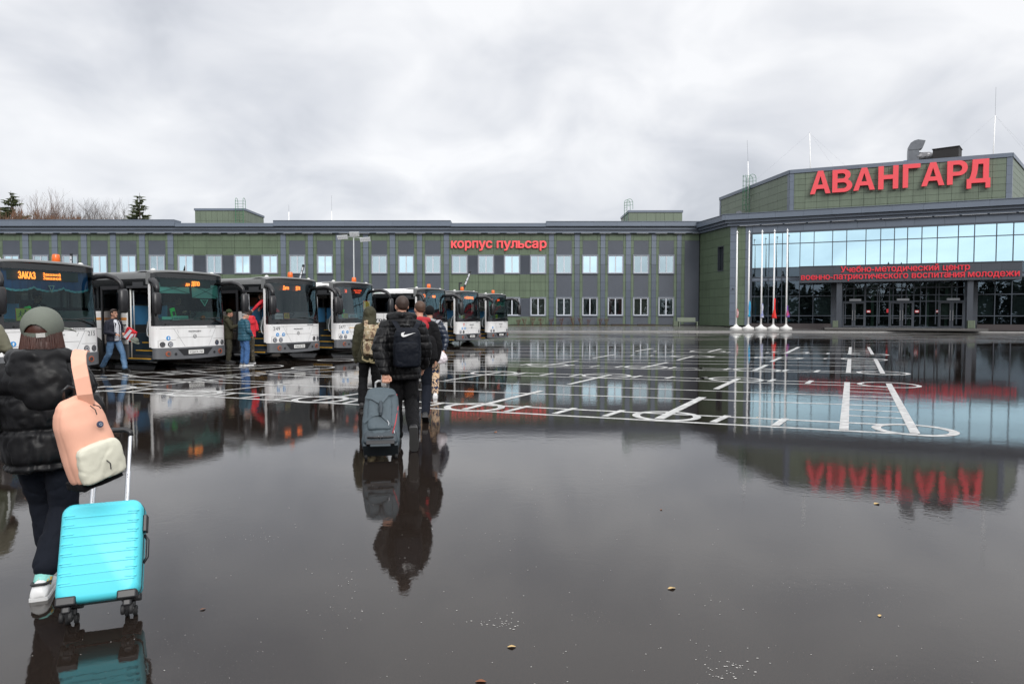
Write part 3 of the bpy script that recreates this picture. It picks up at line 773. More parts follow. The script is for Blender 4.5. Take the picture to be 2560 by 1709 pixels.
def ladder(base, w, h, ax, label, cage=0, over=.9):
    """Upright ladder: rails, rungs, curved hand hoops; ax = unit vector along the rungs, backwards direction = towards roof."""
    t = thing('roof_ladder', label, 'ladder', base); mb = MB(); rg = MB()
    a = Vector((ax[0], ax[1], 0)); bk = Vector((-ax[1], ax[0], 0))
    for s_ in (-1, 1):
        p = a * s_ * w / 2
        mb.tube([p, p + Vector((0, 0, h))], .03, 6)
        arc = [p + Vector((0, 0, h))]
        for i in range(7):
            q = PI / 2 * i / 6; arc.append(p + bk * (.55 * math.sin(q) + .5 * (i > 5) * 0) + Vector((0, 0, h + .35 * math.sin(q) * 1.0)))
        arc = [p + Vector((0, 0, h - .1)), p + Vector((0, 0, h + .1)), p + bk * .12 + Vector((0, 0, h + .3)), p + bk * .35 + Vector((0, 0, h + .38)), p + bk * .62 + Vector((0, 0, h + .3)), p + bk * .78 + Vector((0, 0, h + .05)), p + bk * .8 + Vector((0, 0, h - over))]
        mb.tube(arc, .028, 6)
        for zz in (-.35, 0): mb.tube([p + Vector((0, 0, h + zz)), p + bk * .79 + Vector((0, 0, h + zz))], .018, 5)
    k_ = .3
    while k_ < h:
        rg.tube([a * -w / 2 + Vector((0, 0, k_)), a * w / 2 + Vector((0, 0, k_))], .018, 5); k_ += .33
    mb.build('rail', LADM, t); rg.build('rung', LADM, t)
    if cage:
        cg = MB(); zz = cage
        while zz <= h + .35:
            cg.tube([a * (w / 2) * math.cos(q) * 1.15 - bk * .62 * math.sin(q) + Vector((0, 0, zz)) for q in [PI * i / 10 for i in range(11)]], .016, 5); zz += .55
        for q in (.25, .5, .75):
            c_ = a * (w / 2) * math.cos(PI * q) * 1.15 - bk * .62 * math.sin(PI * q)
            cg.tube([c_ + Vector((0, 0, cage)), c_ + Vector((0, 0, h + .35))], .016, 5)
        cg.build('cage', LADM, t)
    return t
b1 = roofbox('roof_access_box', 487, 612, 521, 86, 92.5, 'green panelled roof box with the two hooped ladder top, above the second bus', 9, 3, 1)
b2 = roofbox('roof_access_box', 1572, 1706, 525.8, 86, 92, 'green panelled roof box to the right of the red wing lettering', 6, 3, -1)
ladder((at(600, 540, 85.8).x, 85.6, zc + .2), .95, b1[2] - zc + .7, (1, 0), 'green steel ladder with two tall hoops on the roof box above the buses')
ladder((at(1566, 540, 86).x, 86.6, zc + .2), .8, b2[2] - zc + .9, (.25, -.97), 'green steel ladder on the left side of the right hand roof box')
# red lettering on the wing
ks = thing('red_sign_lettering', 'light red lower case lettering on the green wall under the wing roof', 'sign', (fx_(1128.5), FY - .16, fz(619.8)))
def word(txt, parent, x0, w, zbase, h, m, depth, bold, y=0):
    me = text_mesh(txt, w, h, depth, 0, heavy=bold); o = obj('letters', me, m, parent); o.location = (x0, y, zbase); return o
# descenders reach below the baseline
h_full = (fz(602.6) - fz(619.8)) * (1.0 + .34)
word('корпус', ks, 0, fx_(1231) - fx_(1128.5), -(fz(619.8) - fz(626.3)), fz(602.6) - fz(626.3), REDM, .09, .035)
word('пульсар', ks, fx_(1242) - fx_(1128.5), fx_(1366) - fx_(1242), -(fz(619.8) - fz(626.3)), fz(602.6) - fz(626.3), REDM, .09, .035)

# ================================================================== MAIN HALL
C1 = Vector((0.3180 * 69.5, 69.5)); DA = -R(23.5); D = Vector((math.cos(DA), math.sin(DA))); N = Vector((-D.y, D.x))
def S(px, t=0.0, py=690):
    r = (px - 1280) / (FPX * CP + (854.5 - py) * SP)
    return (r * (C1.y + N.y * t) - C1.x - N.x * t) / (D.x - D.y * r)
def HZ(py, s, t=0.0): return at(1280, py, C1.y + D.y * s + N.y * t).z
hall = thing('main_hall', 'main hall with glazed front, dark canopy and raised green upper block with red lettering', 'building', (C1.x, C1.y, 0), DA)
ZC = HZ(566, 0)            # underside of cornice
ZG0, ZG1, ZG2 = HZ(584.7, S(1879.4)), HZ(612.4, S(1879.4)), HZ(671, S(1879.4))
ZS1, ZS2, ZW1, ZW2, ZB = HZ(693.5, S(1879.4)), HZ(703, S(1879.4)), HZ(741.3, S(1879.4)), HZ(789, S(1879.4)), HZ(805.4, S(1879.4))
sA, sB, sG, sE = S(1841.8), S(1862.7), S(1879.4), 34.0
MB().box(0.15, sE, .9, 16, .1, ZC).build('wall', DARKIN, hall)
# frame of the front: grey, green, grey strips and the grey frieze
zrow = [ZC] + [HZ(y, 0) for y in (587, 605, 626, 648, 669, 694, 714, 735, 757, 779, 797, 813)]
gm, gn = MB(), MB()
for za, zb in zip(zrow[:-1], zrow[1:]):
    gm.box(0.01, sA - .01, 0, .3, zb + .01, za - .01); gn.box(sA, sB - .012, 0.03, .3, zb + .01, za - .01); gm.box(sB, sG - .02, 0, .3, zb + .01, za - .01)
x = sG
while x < sE: gm.box(x, min(x + 2.35, sE) - .015, 0, .4, ZG0 + .12, ZC - .01); x += 2.35
gm.build('grey_cladding', GREY, hall); gn.build('green_cladding', GREEN, hall)
# curtain wall
MULL = mat('dark mullion', (0.05, 0.062, 0.08), 0.4)
HG = glass('upper mirrored glazing', (0.7, 0.88, 0.95), 0.4, (0.64, 0.90, 1.0), base=0.9, bump=0.006, bscale=0.22)
HD = glass('lower hall glazing', (0.55, 0.7, 0.75), 0.75, (0.62, 0.80, 0.95), base=0.15, bump=0.007, bscale=0.45)
SPAN = mat('dark glazed spandrel', (0.012, 0.02, 0.032), 0.06, spec=0.8)
mx = [1879.4, 1921.7, 1954.8, 1999, 2033.7, 2080, 2115, 2163, 2199.7, 2234, 2266.7, 2302.5, 2341, 2393.4, 2433.6, 2488.7, 2531, 2578]
ms = [S(p) for p in mx]; 
while ms[-1] < sE - 1.2: ms.append(ms[-1] + 1.35)
mu = MB()
for s_ in ms: mu.box(s_ - .035, s_ + .035, -.04, .12, ZB - .1, ZG0)
for z in (ZG1, ZG2, ZS1, ZS2, ZW1, ZW2): mu.box(ms[0] - .035, ms[-1], -.035, .11, z - .04, z + .04)
mu.box(ms[0] - .12, ms[-1], -.10, .12, ZG0 - .05, ZG0 + .118); mu.box(ms[0] - .12, ms[0] - .036, -.1, .12, ZB - .1, ZG0 - .051)
mu.build('mullion', MULL, hall)
for i, (a, b) in enumerate(zip(ms[:-1], ms[1:])):
    g = MB(); jit = random.uniform(-.004, .004)
    g.quad((a + .03, .02 + jit, ZG1 + .03), (b - .03, .02 - jit, ZG1 + .03), (b - .03, .02 - jit, ZG0 - .04), (a + .03, .02 + jit, ZG0 - .04))
    g.quad((a + .03, .02 - jit, ZG2 + .03), (b - .03, .02 + jit, ZG2 + .03), (b - .03, .02 + jit, ZG1 - .03), (a + .03, .02 - jit, ZG1 - .03))
    g.build('glazing_panel', HG, hall, fix=False)
sp = MB(); sp.box(ms[0], ms[-1], .03, .1, ZS2 + .02, ZS1 - .02)
sp.build('spandrel', GREY, hall)
lg = MB()
cL, cR = S(2092, 0) , S(2432, 0)
for i, (a, b) in enumerate(zip(ms[:-1], ms[1:])):
    if cL - .6 < a < cR - 1.2: continue
    for z0, z1_ in ((ZB, ZW2), (ZW2, ZW1), (ZW1, ZS2), (ZS1, ZG2)):
        lg.quad((a + .03, .03, z0 + .03), (b - .03, .03, z0 + .03), (b - .03, .03, z1_ - .03), (a + .03, .03, z1_ - .03))
lg.build('lower_glazing', HD, hall, fix=False)
cu = MB()
for i in (0, 2, 4, 12, 14, 16):     # blinds behind some lower panes
    if i >= len(ms) - 1: continue
    a, b = ms[i], ms[i + 1]; n_ = 22
    for k_ in range(n_):
        xa = a + .06 + (b - a - .12) * k_ / n_; xb = a + .06 + (b - a - .12) * (k_ + .86) / n_
        cu.quad((xa, .4, ZW2 + .02), (xb, .46, ZW2 + .02), (xb, .46, ZW1 - .05), (xa, .4, ZW1 - .05))
cu.build('blind', mat('pale blind', (.42, .42, .36), .8), hall, fix=False)
cu = MB()
for i in range(0, len(ms) - 1):      # pale gauze behind the upper glazing
    a, b = ms[i], ms[i + 1]; n_ = 14
    if i % 5 == 3: continue
    for k_ in range(n_):
        xa = a + .05 + (b - a - .1) * k_ / n_; xb = a + .05 + (b - a - .1) * (k_ + 1) / n_
        cu.quad((xa, .5 + .05 * (k_ % 2), ZG2), (xb, .5 + .05 * ((k_ + 1) % 2), ZG2), (xb, .5 + .05 * ((k_ + 1) % 2), ZG0), (xa, .5 + .05 * (k_ % 2), ZG0))
cu.build('gauze_curtain', CURT[0], hall, fix=False)
MB().box(sG - .2, cL - .4, -.06, .4, .2, ZB - .1).build('plinth', mat('brown plinth stone', (.055, .045, .045), .35), hall)
MB().box(cR + .4, sE, -.06, .4, .2, ZB - .1).build('plinth', MATS['brown plinth stone'], hall)
# cornice of three steps, following the front and the green side wall
co = MB()
def crow(mb, x0, x1, y, depth, za, zb, step=2.5):
    x = x0
    while x < x1 - .01:
        x2 = min(x + step, x1); mb.box(x + .005, x2 - .005, y, y + depth, za + .004, zb); x = x2
zz = [HZ(y, 0) for y in (566, 559, 552, 538.6)]
for i, out in enumerate((.25, .5, .8)):
    crow(co, -out * .9, sE, -out, 1.0 + out, zz[i], zz[i + 1])
co.box(-.75, sE, -.86, 1.0, zz[3] + .002, zz[3] + .05)
# side return towards the wing
P0 = Vector((fx_(1749), FY)); e_ = (C1 - P0); Ls = e_.length; ang = math.atan2(e_.y, e_.x) - DA
o_ = co.M; co.M = Matrix.Rotation(ang, 4, 'Z') @ Matrix.Translation((-Ls - 1.2, 0, 0))
for i, out in enumerate((.25, .5, .8)): crow(co, 0, Ls + 1.2 + (out - .0) * .6, -out, 1.0, zz[i] - .002, zz[i + 1] - .003)
co.box(0, Ls + 1.2 + .4, -.86, .2, zz[3] - .002, zz[3] + .046)
co.M = o_
co.build('cornice', GREY, hall)
ls = MB(); x = sG - 1.2
while x < sE: ls.box(x, x + 1.9, -.27, -.22, ZC - .05, ZC - .006); x += 2.1
ls.build('light_strip', MATS['pale strip'], hall)
sw = MB(); M_ = Matrix.Rotation(ang, 4, 'Z') @ Matrix.Translation((-Ls, 0, 0)); sw.M = M_
zrs = [ZC] + [HZ(y, 0) for y in (590, 611, 632, 653, 675, 697, 719, 741, 763, 785, 815)]
for j, (za, zb) in enumerate(zip(zrs[:-1], zrs[1:])):
    for (a, b) in ((0, Ls * .36), (Ls * .36, Ls * .62), (Ls * .62, Ls * .8), (Ls * .8, Ls - .02)):
        if a == Ls * .62 and j in (2, 3, 4): continue
        sw.box(a + .006, b - .006, 0, .3, zb + .01, za - .01)
sw.build('side_wall_cladding', GREEN, hall)
sw = MB(); sw.M = M_; sw.box(-.5, Ls - .1, .31, .5, .1, ZC); sw.build('side_wall', SEAM, hall)
wz0, wz1 = zrs[5], zrs[2]
sw = MB(); sw.M = M_
sw.box(Ls * .62, Ls * .62 + .07, -.04, .35, wz0, wz1); sw.box(Ls * .8 - .07, Ls * .8, -.04, .35, wz0, wz1)
sw.box(Ls * .62 + .07, Ls * .8 - .07, -.04, .35, wz1 - .08, wz1); sw.box(Ls * .62 + .07, Ls * .8 - .07, -.06, .35, wz0, wz0 + .08)
sw.box(Ls * .71, Ls * .71 + .05, .1, .3, wz0 + .08, wz1 - .08)
swo = sw.build('side_window', DGREY, hall)
sw = MB(); sw.M = M_; sw.quad((Ls * .63, .25, wz0), (Ls * .79, .25, wz0), (Ls * .79, .25, wz1), (Ls * .63, .25, wz1)); sw.build('pane', WGL, swo, fix=False)
MB().box(0.2, sE, .5, 16, zz[3] - .3, zz[3] - .1).build('roof', MATS['roof felt'], hall)

# upper block set back on the roof
UT = 4.5
uA, uR = S(1974.8, UT, 430), S(2531, UT, 385)
zT = HZ(425.2, uA, UT); zP = HZ(434.5, uA, UT); zU0 = zz[3] - .3
pA = Vector((uA, UT)); pR = Vector((uR, UT))
wp = at(1799.5, 494, 1.0)     # far left corner lies on the ray of this pixel at the height of the parapet
kk = (zT - CAMH) / (wp.z - CAMH); wpB = Vector((wp.x * kk, kk)) - C1
pB = Vector((wpB.x * D.x + wpB.y * D.y, wpB.x * N.x + wpB.y * N.y))
th = R(47) - DA; pR2 = pR + Vector((math.cos(th), math.sin(th))) * 9
def wallrun(mb, a, b, z0, z1_, nx, nz_, y0=0, y1=.12, gap=.012, off=.0):
    d_ = b - a; L = d_.length; an = math.atan2(d_.y, d_.x)
    o = mb.M; mb.M = Matrix.Translation((a.x, a.y, 0)) @ Matrix.Rotation(an, 4, 'Z')
    for i in range(nx):
        for j in range(nz_):
            xa, xb = off + (L - 2 * off) * i / nx, off + (L - 2 * off) * (i + 1) / nx
            za, zb = z0 + (z1_ - z0) * j / nz_, z0 + (z1_ - z0) * (j + 1) / nz_
            mb.box(xa + gap, xb - gap, y0, y1, za + gap, zb - gap)
    mb.M = o
g1 = MB(); wallrun(g1, pA, pR, zU0, zP, 17, 8, off=.42); g1.build('upper_green_cladding', GREEN2, hall)
g1 = MB(); wallrun(g1, pB, pA, zU0, zP, 8, 6, off=.42); wallrun(g1, pR, pR2, zU0, zP, 5, 8, off=.42); g1.build('upper_side_cladding', GREEN2, hall)
g1 = MB()
for a, b, nn in ((pB, pA, 4), (pA, pR, 9), (pR, pR2, 4)):
    wallrun(g1, a, b, zP, zT, nn, 1, -.1, .2, .004)
for p_, q_ in ((pA, pR), (pR, pA)):
    dd = (q_ - p_).normalized()
    wallrun(g1, *( (p_, p_ + dd * .42) if p_ is pA else (p_ - (p_ - q_).normalized() * .42, p_)), zU0, zP, 1, 6, -.03, .1, .006)
wallrun(g1, pA - (pA - pB).normalized() * .42, pA, zU0, zP, 1, 6, -.03, .1, .006); wallrun(g1, pB, pB + (pA - pB).normalized() * .42, zU0, zP, 1, 1, -.03, .1, .006)
wallrun(g1, pR, pR + (pR2 - pR).normalized() * .42, zU0, zP, 1, 6, -.03, .1, .006)
g1.build('upper_parapet', GREY, hall)
core = MB()
back = [pR2 + Vector((2, 8)), pB + Vector((3, 3))]
poly = [pB + Vector((.3, .1)), pA + Vector((.12, .16)), pR + Vector((-.05, .16)), pR2 + Vector((-.2, .1))] + back
core._add([(p_.x, p_.y, z) for z in (zU0, zT - .08) for p_ in poly], [tuple(range(5, -1, -1)), tuple(range(6, 12))] + [(i, (i + 1) % 6, (i + 1) % 6 + 6, i + 6) for i in range(6)])
core.build('upper_wall', SEAM, hall)

# canopy on two columns
ct = -2.6
k0, k1 = S(1998.6, ct), S(2555.5, ct); zk1 = HZ(665.7, k0, ct); zk0 = HZ(707, k0, ct)
can = MB(); x = k0; st = (k1 - k0) / 12
for i in range(12):
    for za, zb in ((zk0, zk0 + (zk1 - zk0) * .5), (zk0 + (zk1 - zk0) * .5, zk1 - .07)):
        can.box(x + .006, x + st - .006, ct, ct + .12, za + .006, zb - .006)
    x += st
can.box(k0 + .01, k1 - .01, ct + .13, -.11, zk0 + .02, zk1 - .08); can.box(k0 - .05, k1 + .05, ct - .05, -.11, zk1 - .062, zk1)
for xx in (k0, k1 - .12): can.box(xx, xx + .12, ct + .125, -.11, zk0 + .01, zk1 - .09)
can.build('canopy', DGREY, hall)
cl = MB()
colL = (S(2092, ct + .5), S(2105.5, ct + .5)); colR = (S(2418, ct + .5), S(2433, ct + .5))
for a, b in (colL, colR):
    cl = MB()
    for za, zb in ((.38, 1.9), (1.91, zk0)): cl.box(a, b, ct + .25, ct + .95, za, zb)
    cl.build('canopy_column', DGREY, hall)
dl = MB()
for f_ in (.05, .27, .46, .69, .9): dl.lathe([(.11, 0), (.11, .03), (.08, .05)], 12, (k0 + (k1 - k0) * f_, ct + 1.1, zk0 - .04))
dl.build('downlight', mat('downlight glass', (.8, .8, .8), .3), hall)
# entrance screen with three double doors
e0, e1 = S(2107, 0), S(2413, 0)
zd = HZ(754, e0); zt1 = HZ(721, e0); zf = .40
EG = glass('entrance glass', (0.6, 0.75, 0.75), 0.8, (0.65, 0.8, 0.92), base=0.14, bump=0.014, bscale=0.6)
em = MB(); MB().box(e0 - 1.0, e0 - .05, .0, .5, zf, zk0).build('reveal_wall', DGREY, hall); MB().box(e1 + .05, e1 + 1.0, .0, .5, zf, zk0).build('reveal_wall', DGREY, hall)
nb = 10; bs = [e0 + (e1 - e0) * i / nb for i in range(nb + 1)]
for i, s_ in enumerate(bs): em.box(s_ - .04, s_ + .04, -.02, .1, zf, zk0)
for z in (zt1, zd, zf + .05): em.box(e0, e1, -.015, .09, z - .05, z + .05)
eo = em.build('entrance_frame', MULL, hall)
eg = MB()
for i in range(nb):
    a, b = bs[i], bs[i + 1]
    for z0, z1_ in ((zf + .06, zd), (zd, zt1), (zt1, zk0)):
        if z0 == zf + .06 and i in (0, 1, 4, 5, 8, 9): continue
        eg.quad((a + .03, .04, z0), (b - .03, .04, z0), (b - .03, .04, z1_), (a + .03, .04, z1_))
eg.build('entrance_glazing', EG, hall, fix=False)
HND = mat('brushed steel', (.5, .5, .5), .3, metal=1)
for i in (0, 4, 8):
    for j in (0, 1):
        a, b = bs[i + j] + .045, bs[i + j + 1] - .045
        d_ = MB()
        for x0, x1 in ((a, a + .11), (b - .11, b)): d_.box(x0, x1, -.06, .0, zf + .03, zd - .06)
        for z0, z1_ in ((zf + .03, zf + .16), (zd - .18, zd - .06), (zf + .82, zf + .9)): d_.box(a + .11, b - .11, -.058, -.002, z0, z1_)
        do = d_.build('door', DGREY, hall)
        MB().quad((a + .1, -.03, zf + .15), (b - .1, -.03, zf + .15), (b - .1, -.03, zd - .17), (a + .1, -.03, zd - .17)).build('pane', EG, do, fix=False)
        hx = (b - .06) if j == 0 else (a + .06)
        MB().tube([(hx, -.13, zf + .65), (hx, -.13, zf + 1.6)], .022, 8).bar((hx, -.13, zf + .8), (hx, -.05, zf + .8), .02).bar((hx, -.13, zf + 1.45), (hx, -.05, zf + 1.45), .02).build('handle', HND, do, smooth='auto')
for i, ii in enumerate((2, 6, 7, 3)):
    xx = bs[ii] + (.1 if i != 2 else .75) if i < 3 else bs[4] - .22
    MB().box(xx, xx + (.34 if i < 3 else .16), -.012, -.004, zf + 1.38, zf + (1.6 if i < 3 else 1.72)).build('door_sticker', mat('red and white sticker', (.65, .03, .04), .5), hall)
    if i < 3: MB().box(xx + .05, xx + .29, -.016, -.0125, zf + 1.43, zf + 1.55).build('sticker_face', mat('sticker white', (.8, .8, .8), .5), hall)
# hall interior glimpsed through the doors: floor, turnstile boxes, pale panels
it = MB(); it.box(e0, e1, .5, .8, zf - .1, zf); 
for i in range(6): it.box(e0 + 1 + i * 1.5, e0 + 1.25 + i * 1.5, .75, .88, zf, zf + 3.6)
it.build('interior_panel', mat('interior green panel', (.12, .17, .12), .6), hall)
ac = MB()
for i in (0, 4, 8): ac.box(bs[i] + .6, bs[i] + 1.6, -.14, -.03, zd + .06, zd + .26)
ac.build('door_heater', mat('pale metal box', (.4, .42, .44), .4), hall)
# step slab before the doors
stp = MB(); stp.box(S(2063, ct), S(2465, ct), ct - 1.4, 0, .2, .398)
stp.build('entrance_step', PAVE, hall, bevel=.01)
# sign lettering (things of their own)
sg = thing('red_sign_lettering', 'big red capital letters on the green upper block of the hall', 'sign', (C1.x, C1.y, 0), DA)
tt = UT - .16
word_s = [('А', 1, 2025.7, 2077, 430.0, 486.8), ('В', 1, 2081, 2131, 426.5, 482.5), ('А', 1, 2133.5, 2187.5, 422.5, 478), ('Н', 1, 2195.5, 2245.5, 417.5, 475), ('Г', 1, 2256.5, 2300, 412.5, 471), ('А', 1, 2303, 2360.5, 409, 467), ('Р', 1, 2367, 2418, 404.5, 463.5), ('Д', 1, 2416, 2475, 399.3, 473)]
for ch, _, pa, pb, ya, yb in word_s:
    sa, sb = S(pa, tt, 440), S(pb, tt, 440); zt_, zb_ = HZ(ya, sa if ch != 'Д' else sa + .8, tt), HZ(yb, sa, tt)
    me = glyph_mesh(ch, sb - sa, zt_ - zb_, .22); o = obj('letter', me, RED, sg); o.location = (sa, tt, zb_)
sg2 = thing('canopy_sign_lettering', 'two lines of red lettering on the dark canopy front above the doors', 'sign', (C1.x, C1.y, 0), DA)
tt = ct - .012
for txt, pa, pb, ya, yb in (('Учебно-методический центр', 2101.5, 2424, 665.5, 685), ('военно-патриотического воспитания молодежи', 2003, 2548.5, 688.5, 704)):
    sa, sb = S(pa, tt, 680), S(pb, tt, 690); hz = HZ(ya, sa, tt) - HZ(yb, sa, tt)
    me = text_mesh(txt, sb - sa, hz, .07, 0, 3, heavy=.02); o = obj('lettering_line', me, mat('glossy red letters', (0.7, 0.03, 0.05), 0.22, spec=.6), sg2); o.location = (sa, tt, HZ(yb, sa, tt))

# things on the roofs ---------------------------------------------------
def W(s, t, z=0): p_ = C1 + D * s + N * t; return (p_.x, p_.y, z)
STEEL = mat('galvanised steel', (.17, .18, .195), .38, metal=.7, var=.4, vscale=3)
WHITEP = mat('white painted pole', (.8, .8, .8), .35)
def mast(px, y0, y1, y2, Y, label, guy=False):
    b = at(px[0], y0, Y); t = at(px[1], y1, Y); tp = at(px[2], y2, Y)
    o = thing('lightning_rod', label, 'mast', b)
    MB().tube([(0, 0, -2.5), t - b], .055, 7).build('pole', WHITEP, o, smooth=True)
    MB().tube([t - b, tp - b], .012, 5).build('tip', STEEL, o)
    if guy:
        gq = MB()
        for dx, dy in ((-7, -1), (7, 1), (1.5, -4)): gq.tube([t - b, (dx, dy, -2)], .0035, 4)
        gq.build('guy_wire', STEEL, o)
mast((2028.5, 2024, 2023), 420, 333, 330, 76, 'white guyed mast above the left end of the big red letters', True)
mast((2482, 2488, 2490), 385, 289, 218, 72, 'tallest white guyed mast at the right end of the hall roof', True)
mast((1872, 1870, 1868), 441, 404, 350, 80, 'thin white mast behind the green caged ladder of the hall')
mast((829, 829, 829), 552, 528, 488, 84, 'short white rod on the wing roof behind the floodlight post')
mast((722, 722, 722), 552, 530, 512, 84, 'very thin rod on the wing roof left of the floodlight post')
# goose neck duct with wrapped elbow
dv = at(2290, 401, C1.y + D.y * S(2290, UT + 3) + N.y * (UT + 3))
du = thing('ventilation_duct', 'grey sheet metal goose neck duct with wrapped elbow on the hall roof', 'duct', (dv.x, dv.y, dv.z - .3), DA)
b_ = MB(); b_.box(-.75, .2, -.5, .5, -.2, 1.25); b_.build('riser', STEEL, du)
b_ = MB(); b_.prism([(-.75, 1.26), (-.72, 1.65), (-.55, 2.0), (-.25, 2.2), (.1, 2.28), (.75, 2.12), (.5, 1.4), (.2, 1.26)], -.5, .5); b_.build('hood', STEEL, du, bevel=.03)
b_ = MB(); b_.tube([(0, 0, .55), (.9, 0, .55), (1.5, 0, .45), (2.1, 0, .05), (2.9, 0, -.3), (3.6, 0, -.5)], [.5, .52, .5, .48, .42, .4], 14)
me = remesh(b_, .06, 'wrapped_elbow', lambda c: .05 * noise.noise(c * 4)); obj('wrapped_elbow', me, mat('foil wrap', (.2, .2, .21), .4, metal=.5, var=.7, vscale=4), du, smooth=True)
b_ = MB(); b_.lathe([(.26, -1.1), (.26, -.76)], 14, (0, 0, .12), 'X'); b_.build('fan_motor', mat('blue motor', (.02, .12, .35), .4), du, smooth='auto')
dv = at(2370, 393, C1.y + D.y * S(2370, UT + 2) + N.y * (UT + 2))
bx = thing('roof_shaft', 'black box shaft on the hall roof above the letters', 'shaft', (dv.x, dv.y, dv.z), R(-40))
b_ = MB(); b_.box(-1.15, 1.0, -1.0, 1.1, -.6, .72); b_.build('brick_shaft', mat('black shaft', (.022, .02, .021), .7, var=.4, vscale=4), bx); MB().box(-1.22, 1.07, -1.07, 1.17, .72, .78).build('cap', BLACK, bx)
dv = at(1848, 537, C1.y + .5); vt = thing('roof_vent', 'small round topped grey vent on the hall cornice by the ladder', 'vent', (dv.x, dv.y, dv.z - .1), DA)
MB().prism([(-.3, 0), (.3, 0), (.3, .28), (.22, .42), (.0, .46), (-.22, .42), (-.3, .28)], -.3, .3).build('vent_hood', STEEL, vt)
vp = at(2549, 499, 0); kx = C1 + D * S(2549, 1.4, 499) + N * 1.4
pv = thing('roof_pipe', 'white pipe lying on the right end of the hall cornice', 'pipe', (kx.x, kx.y, zz[3] + .12), DA)
MB().tube([(-.6, 0, 0), (4, .2, .02)], .09, 8).build('pipe', WHITEP, pv, smooth=True)
# caged ladder on the left face of the upper block
lp = pB + (pA - pB) * .48; la = (pA - pB).normalized(); wdir = D * la.x + N * la.y
wl_ = C1 + D * lp.x + N * lp.y + Vector((wdir.y, -wdir.x)) * .22
cl_ = ladder((wl_.x, wl_.y, zz[3] - .2), .75, zT - zz[3] + 1.1, (wdir.x, wdir.y), 'green caged ladder on the left face of the raised hall block', cage=2.4)
cl_.scale = (1, 1, 1)
# small dome camera
cam_o = thing('security_camera', 'small black camera on the grey corner strip of the hall', 'camera', W(.35, -.05, HZ(722, 0)), DA)
MB().tube([(0, .02, 0), (0, -.25, .02)], .05, 8).ell((0, -.28, 0), .07).build('camera_body', BLACK, cam_o, smooth=True)

# flagpoles -----------------------------------------------------------------
FLAGC = [((.35, .02, .04), (.5, .45, .45)), ((.02, .22, .55), (.05, .4, .5)), ((.6, .6, .62), (.05, .1, .45)), ((.75, .02, .025), (.75, .05, .03)), ((.05, .08, .4), (.6, .05, .06))]
flab = ['white flagpole with a short dark red furled flag, first of five from the green wall', 'white flagpole with a bright blue furled flag', 'white flagpole with a white and blue furled flag, in front of the glazing edge',
        'white flagpole with a long red furled flag', 'white flagpole with a blue and red furled flag, last of five before the canopy']
for i, (pb_, pt_, yt) in enumerate(((1840, 1842.3, 584), (1870.3, 1867, 583), (1902.3, 1902, 582), (1933, 1932.5, 580.5), (1965, 1964.5, 579))):
    Yf = 65.3
    b = at(pb_, 821, Yf); z0 = .19; H = at(pt_, yt, Yf).z - z0
    fo = thing('flagpole', flab[i], 'flagpole', (b.x, Yf, z0), 0, 'row of furled flags in front of the hall')
    MB().lathe([(.55, 0), (.56, .14), (.5, .19), (.28, .26), (.16, .38), (.1, .46), (.1, .5)], 24).build('concrete_base', mat('white concrete base', (.72, .72, .70), .5, var=.2, vscale=4), fo, smooth='auto')
    MB().tube([(0, 0, .4), (0, 0, H * .5), (0, 0, H)], [.085, .075, .06], 12).build('pole', WHITEP, fo, smooth=True)
    MB().lathe([(.02, 0), (.08, .05), (.1, .1), (.08, .15), (.03, .2), (.01, .32)], 10, (0, 0, H)).build('finial', WHITEP, fo, smooth=True)
    L = [.85, 1.5, 1.35, 1.9, 1.1][i]; top = 1.95 + [0, .75, .5, 1.0, .3][i]; fb = MB(); rr = []
    for j in range(13):
        t = j / 12; rad = .05 + .13 * (t ** .8) * (.7 + .5 * math.sin(t * 5 + i)); r_ = []
        for k_ in range(12):
            a = 2 * PI * k_ / 12; q = rad * (1 + .45 * math.sin(3 * a + t * 4 + i))
            r_.append((.08 + q * math.cos(a) * .9, -.07 + q * math.sin(a) * .7, top - t * L))
        rr.append(r_)
    fb.rings(rr)
    fm = mat('furled flag %d' % i, FLAGC[i][0], .8, var=.9, vscale=3.5, col2=FLAGC[i][1], detail=1)
    fb.build('furled_flag', fm, fo, smooth=True)

# bench, bins, pallets ---------------------------------------------------
SLAT = mat('grey green painted slats', (.13, .16, .11), .5, var=.2, vscale=6)
def planks(mb, x0, x1, y0, y1, z0, z1_, n_, axis='z', gap=.015):
    for i in range(n_):
        if axis == 'z': a, b = z0 + (z1_ - z0) * i / n_, z0 + (z1_ - z0) * (i + 1) / n_ - gap; mb.box(x0, x1, y0, y1, a, b)
        elif axis == 'y': a, b = y0 + (y1 - y0) * i / n_, y0 + (y1 - y0) * (i + 1) / n_ - gap; mb.box(x0, x1, a, b, z0, z1_)
        else: a, b = x0 + (x1 - x0) * i / n_, x0 + (x1 - x0) * (i + 1) / n_ - gap; mb.box(a, b, y0, y1, z0, z1_)
bp = at(1719, 815, 73.0)
bn = thing('bench', 'pale green slatted bench by the corner of the wing wall', 'bench', (bp.x, 73.0, .37))
m_ = MB(); planks(m_, -1.0, 1.05, -.35, .2, .42, .47, 5, 'y'); m_.build('seat', SLAT, bn)
m_ = MB(); m_.M = Matrix.Translation((0, .22, .5)) @ Matrix.Rotation(R(-10), 4, 'X'); planks(m_, -1.05, .9, 0, .04, 0, .42, 4); m_.build('backrest', SLAT, bn)
for s_ in (-.95, .95):
    m_ = MB(); planks(m_, s_ - .06, s_ + .06, -.33, .2, .0, .415, 4, 'y', .01); m_.build('leg', SLAT, bn)
